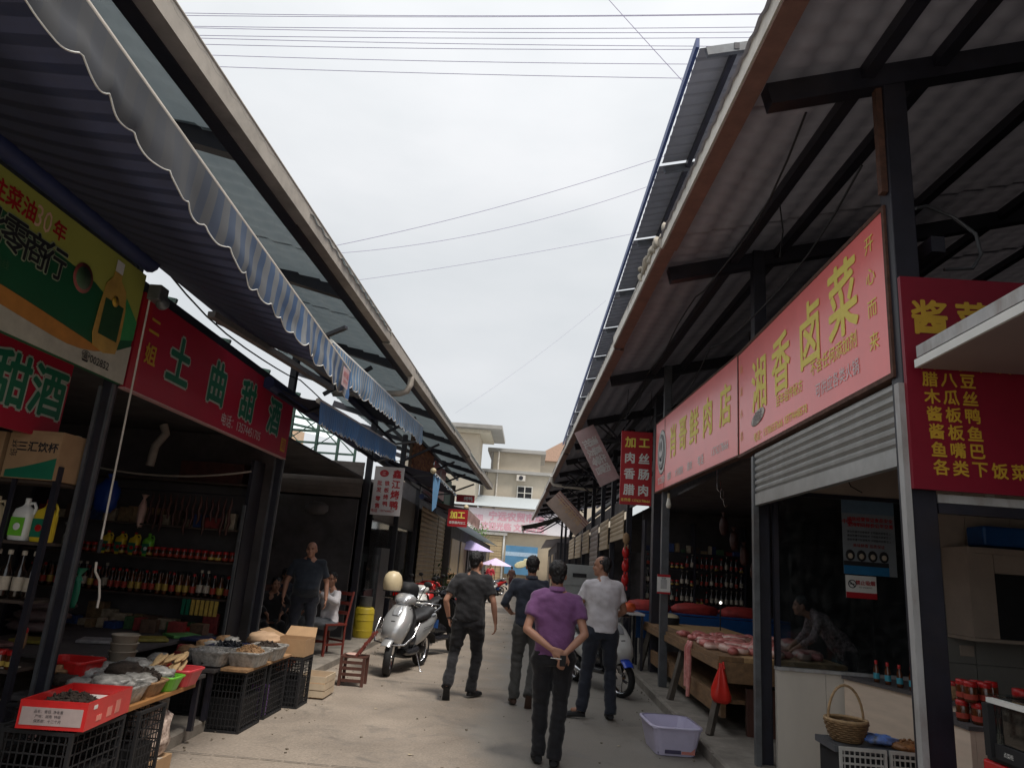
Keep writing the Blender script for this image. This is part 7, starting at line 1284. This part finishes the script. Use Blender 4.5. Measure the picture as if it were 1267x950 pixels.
# display case on red base
DC = thing('display_case', 'glass display case with white top rail on a glossy red counter', 'display case', (2.3, 3.1, .1))
MB().b2((2.02, 1.4, .1), (3.4, 3.42, .93)).obj('red_base', mat('gloss_red_counter', (.55, .012, .015), .2, .05), DC, bevel=.01); MB().b2((2.03, 1.4, .932), (3.4, 3.40, .95)).obj('black_shelf', 'black', DC)
MB().b2((2.02, 1.4, 1.165), (2.05, 3.36, 1.185)).obj('top_rail', 'white', DC); MB().b2((2.03, 1.4, .97), (2.04, 3.36, 1.163)).obj('front_glass', 'caseglass', DC); MB().b2((2.03, 3.362, .952), (2.9, 3.37, 1.20)).obj('end_glass', 'caseglass', DC)
MB().b2((2.0, 3.32, .952), (2.028, 3.36, 1.163)).obj('corner_post', 'black', DC); MB().b2((2.06, 1.4, 1.19), (3.2, 3.36, 1.196)).obj('top_glass', 'caseglass', DC); MB().b2((2.01, 1.4, .952), (2.028, 3.31, 1.01)).obj('lower_rail', 'black', DC)
o_ = text('点菜柜', 0, 0, .018, 'white', DC); o_.location = (2.008 - 2.3, 3.22 - 3.1, .98 - .1); o_.rotation_euler = (PI / 2, 0, -PI / 2)
for k in range(2): tag(MB().b2((2.15 + k * .4, 2.6, .952), (2.45 + k * .4, 3.2, 1.0)).obj('steel_tray', 'galv', bevel=.006), ('left', 'right')[k] + ' steel tray inside the glass display case', 'tray')
# loose cable coil at the right roof
tag(MB().tube([(2.35, 4.2, 4.02), (2.45, 4.25, 4.07), (2.62, 4.25, 4.0), (2.72, 4.2, 3.86), (2.74, 4.2, 3.72), (2.68, 4.2, 3.62), (2.5, 4.2, 3.6)], .012, 6).obj('loose_cable', 'greypost'), 'loose grey cable looping under the right roof near the big post', 'cable'); tag(MB().tube([(2.9, 6.58, 2.95), (2.82, 6.57, 2.7), (2.9, 6.57, 2.52), (3.0, 6.57, 2.47)], .005, 5).obj('thin_wire', 'black'), 'thin wire looping down the beige wall above the booth glass', 'wire')
# person seen through the left dark hall: plates with steamers, small goods on low near shelf
carton('red and cream printed carton on the lowest near shelf', (-3.75, 4.70, .302), (-3.35, 4.96, .50), 'cured'); bagmesh('pale red-printed bag standing on the floor by the near post', (-3.02, 4.72, .22), (.06, .06, .12), mat('pink_white_bag', (.5, .3, .28), .5, .5, 14), seed=90)

# clutter packed on and around the back shelf of the second left shop
cols = [('dull_red_pack', (.22, .03, .03)), ('dull_tan_pack', (.22, .15, .08)), ('dull_green_pack', (.05, .12, .05)), ('dull_blue_pack', (.03, .06, .18)), ('dull_cream_pack', (.34, .28, .20)), ('dull_brown_pack', (.10, .06, .04))]
def packs(n, where, xs, ys, z, grp, wmax=.2, hmax=.2, start=0):
    x = xs[1]; k = 0
    while x > xs[0] and k < n:
        w_ = random.uniform(.06, wmax); h_ = random.uniform(.06, hmax); nm_, c_ = random.choice(cols); y = random.uniform(*ys); d_ = random.uniform(.08, .16)
        o = MB().box((x - w_ / 2, y, z + h_ / 2), (w_, d_, h_), rz=random.uniform(-.12, .12)).obj('packet', mat(nm_, c_, .45, .45, 22), bevel=.006); tag(o, ORD[k] + ' ' + nm_.split('_')[1] + ' packet from the right ' + where, 'packet', grp); x -= w_ + random.uniform(.0, .05); k += 1
packs(16, 'on the top board of the back shelf', (-6.0, -3.6), (8.6, 8.72), 1.752, 'packets on the top board of the back shelf')
packs(16, 'on the lowest board of the back shelf', (-6.0, -3.6), (8.6, 8.72), .552, 'packets on the lowest board of the back shelf', .22, .26)
packs(10, 'heaped along the inner table', (-4.9, -3.5), (7.9, 8.15), .602, 'packets along the inner table', .2, .14)
packs(12, 'on the dark board behind the worn plank', (-3.3, -2.9), (6.7, 7.9), .517, 'packets behind the worn plank', .12, .12)
for k in range(12): bagmesh(ORD[k] + ' small filled bag lying in the trays behind the plank, counted from the near end', (-2.92 - .16 * (k % 3) + random.uniform(-.04, .04), 4.95 + k * .085, .60 + random.uniform(0, .05)), (random.uniform(.07, .11), random.uniform(.06, .10), random.uniform(.03, .05)), ('whitebag', 'dried', 'tan', 'whitebag')[k % 4], seed=100 + k, tie=False, crumple=.35)
for k in range(9): bagmesh(ORD[k] + ' bundle of goods on the second table, counted from the near end', (-2.85 - .14 * (k % 3), 6.65 + k * .13, .57 + random.uniform(0, .06)), (random.uniform(.08, .12), random.uniform(.07, .10), random.uniform(.04, .06)), ('dried', 'whitebag', 'tan')[k % 3], seed=130 + k, tie=False, crumple=.35)
# goods strewn at the back of the meat shop
packs(14, 'on the low shelf of the meat shop', (2.4, 4.2), (14.7, 14.8), 2.102, 'packets over the meat shop shelves', .16, .2)
for k in range(7): tag(MB().tube([(2.3 + k * .28, 9.0 + (k % 3) * .9, 2.95), (2.3 + k * .28, 9.0 + (k % 3) * .9, 2.72), (2.33 + k * .28, 9.0 + (k % 3) * .9, 2.68), (2.36 + k * .28, 9.0 + (k % 3) * .9, 2.72)], .006, 5).obj('meat_hook', 'chrome'), ORD[k] + ' steel hook under the meat shop ceiling, counted from the lane', 'hook')

b = MB()
for k in range(120):
    x = random.uniform(2.08, 3.2); y = random.uniform(7.95, 10.2); r_ = random.uniform(.03, .07); b.ell((x, y, .86 + r_ * .4), (r_ * 1.5, r_, r_ * .7), Matrix.Rotation(random.random() * 3, 3, 'Z'), 9, 6)
tag(b.obj('meat_scraps', mr2), 'small dark red pork scraps and ribs scattered between the cuts', 'meat', kind='stuff')
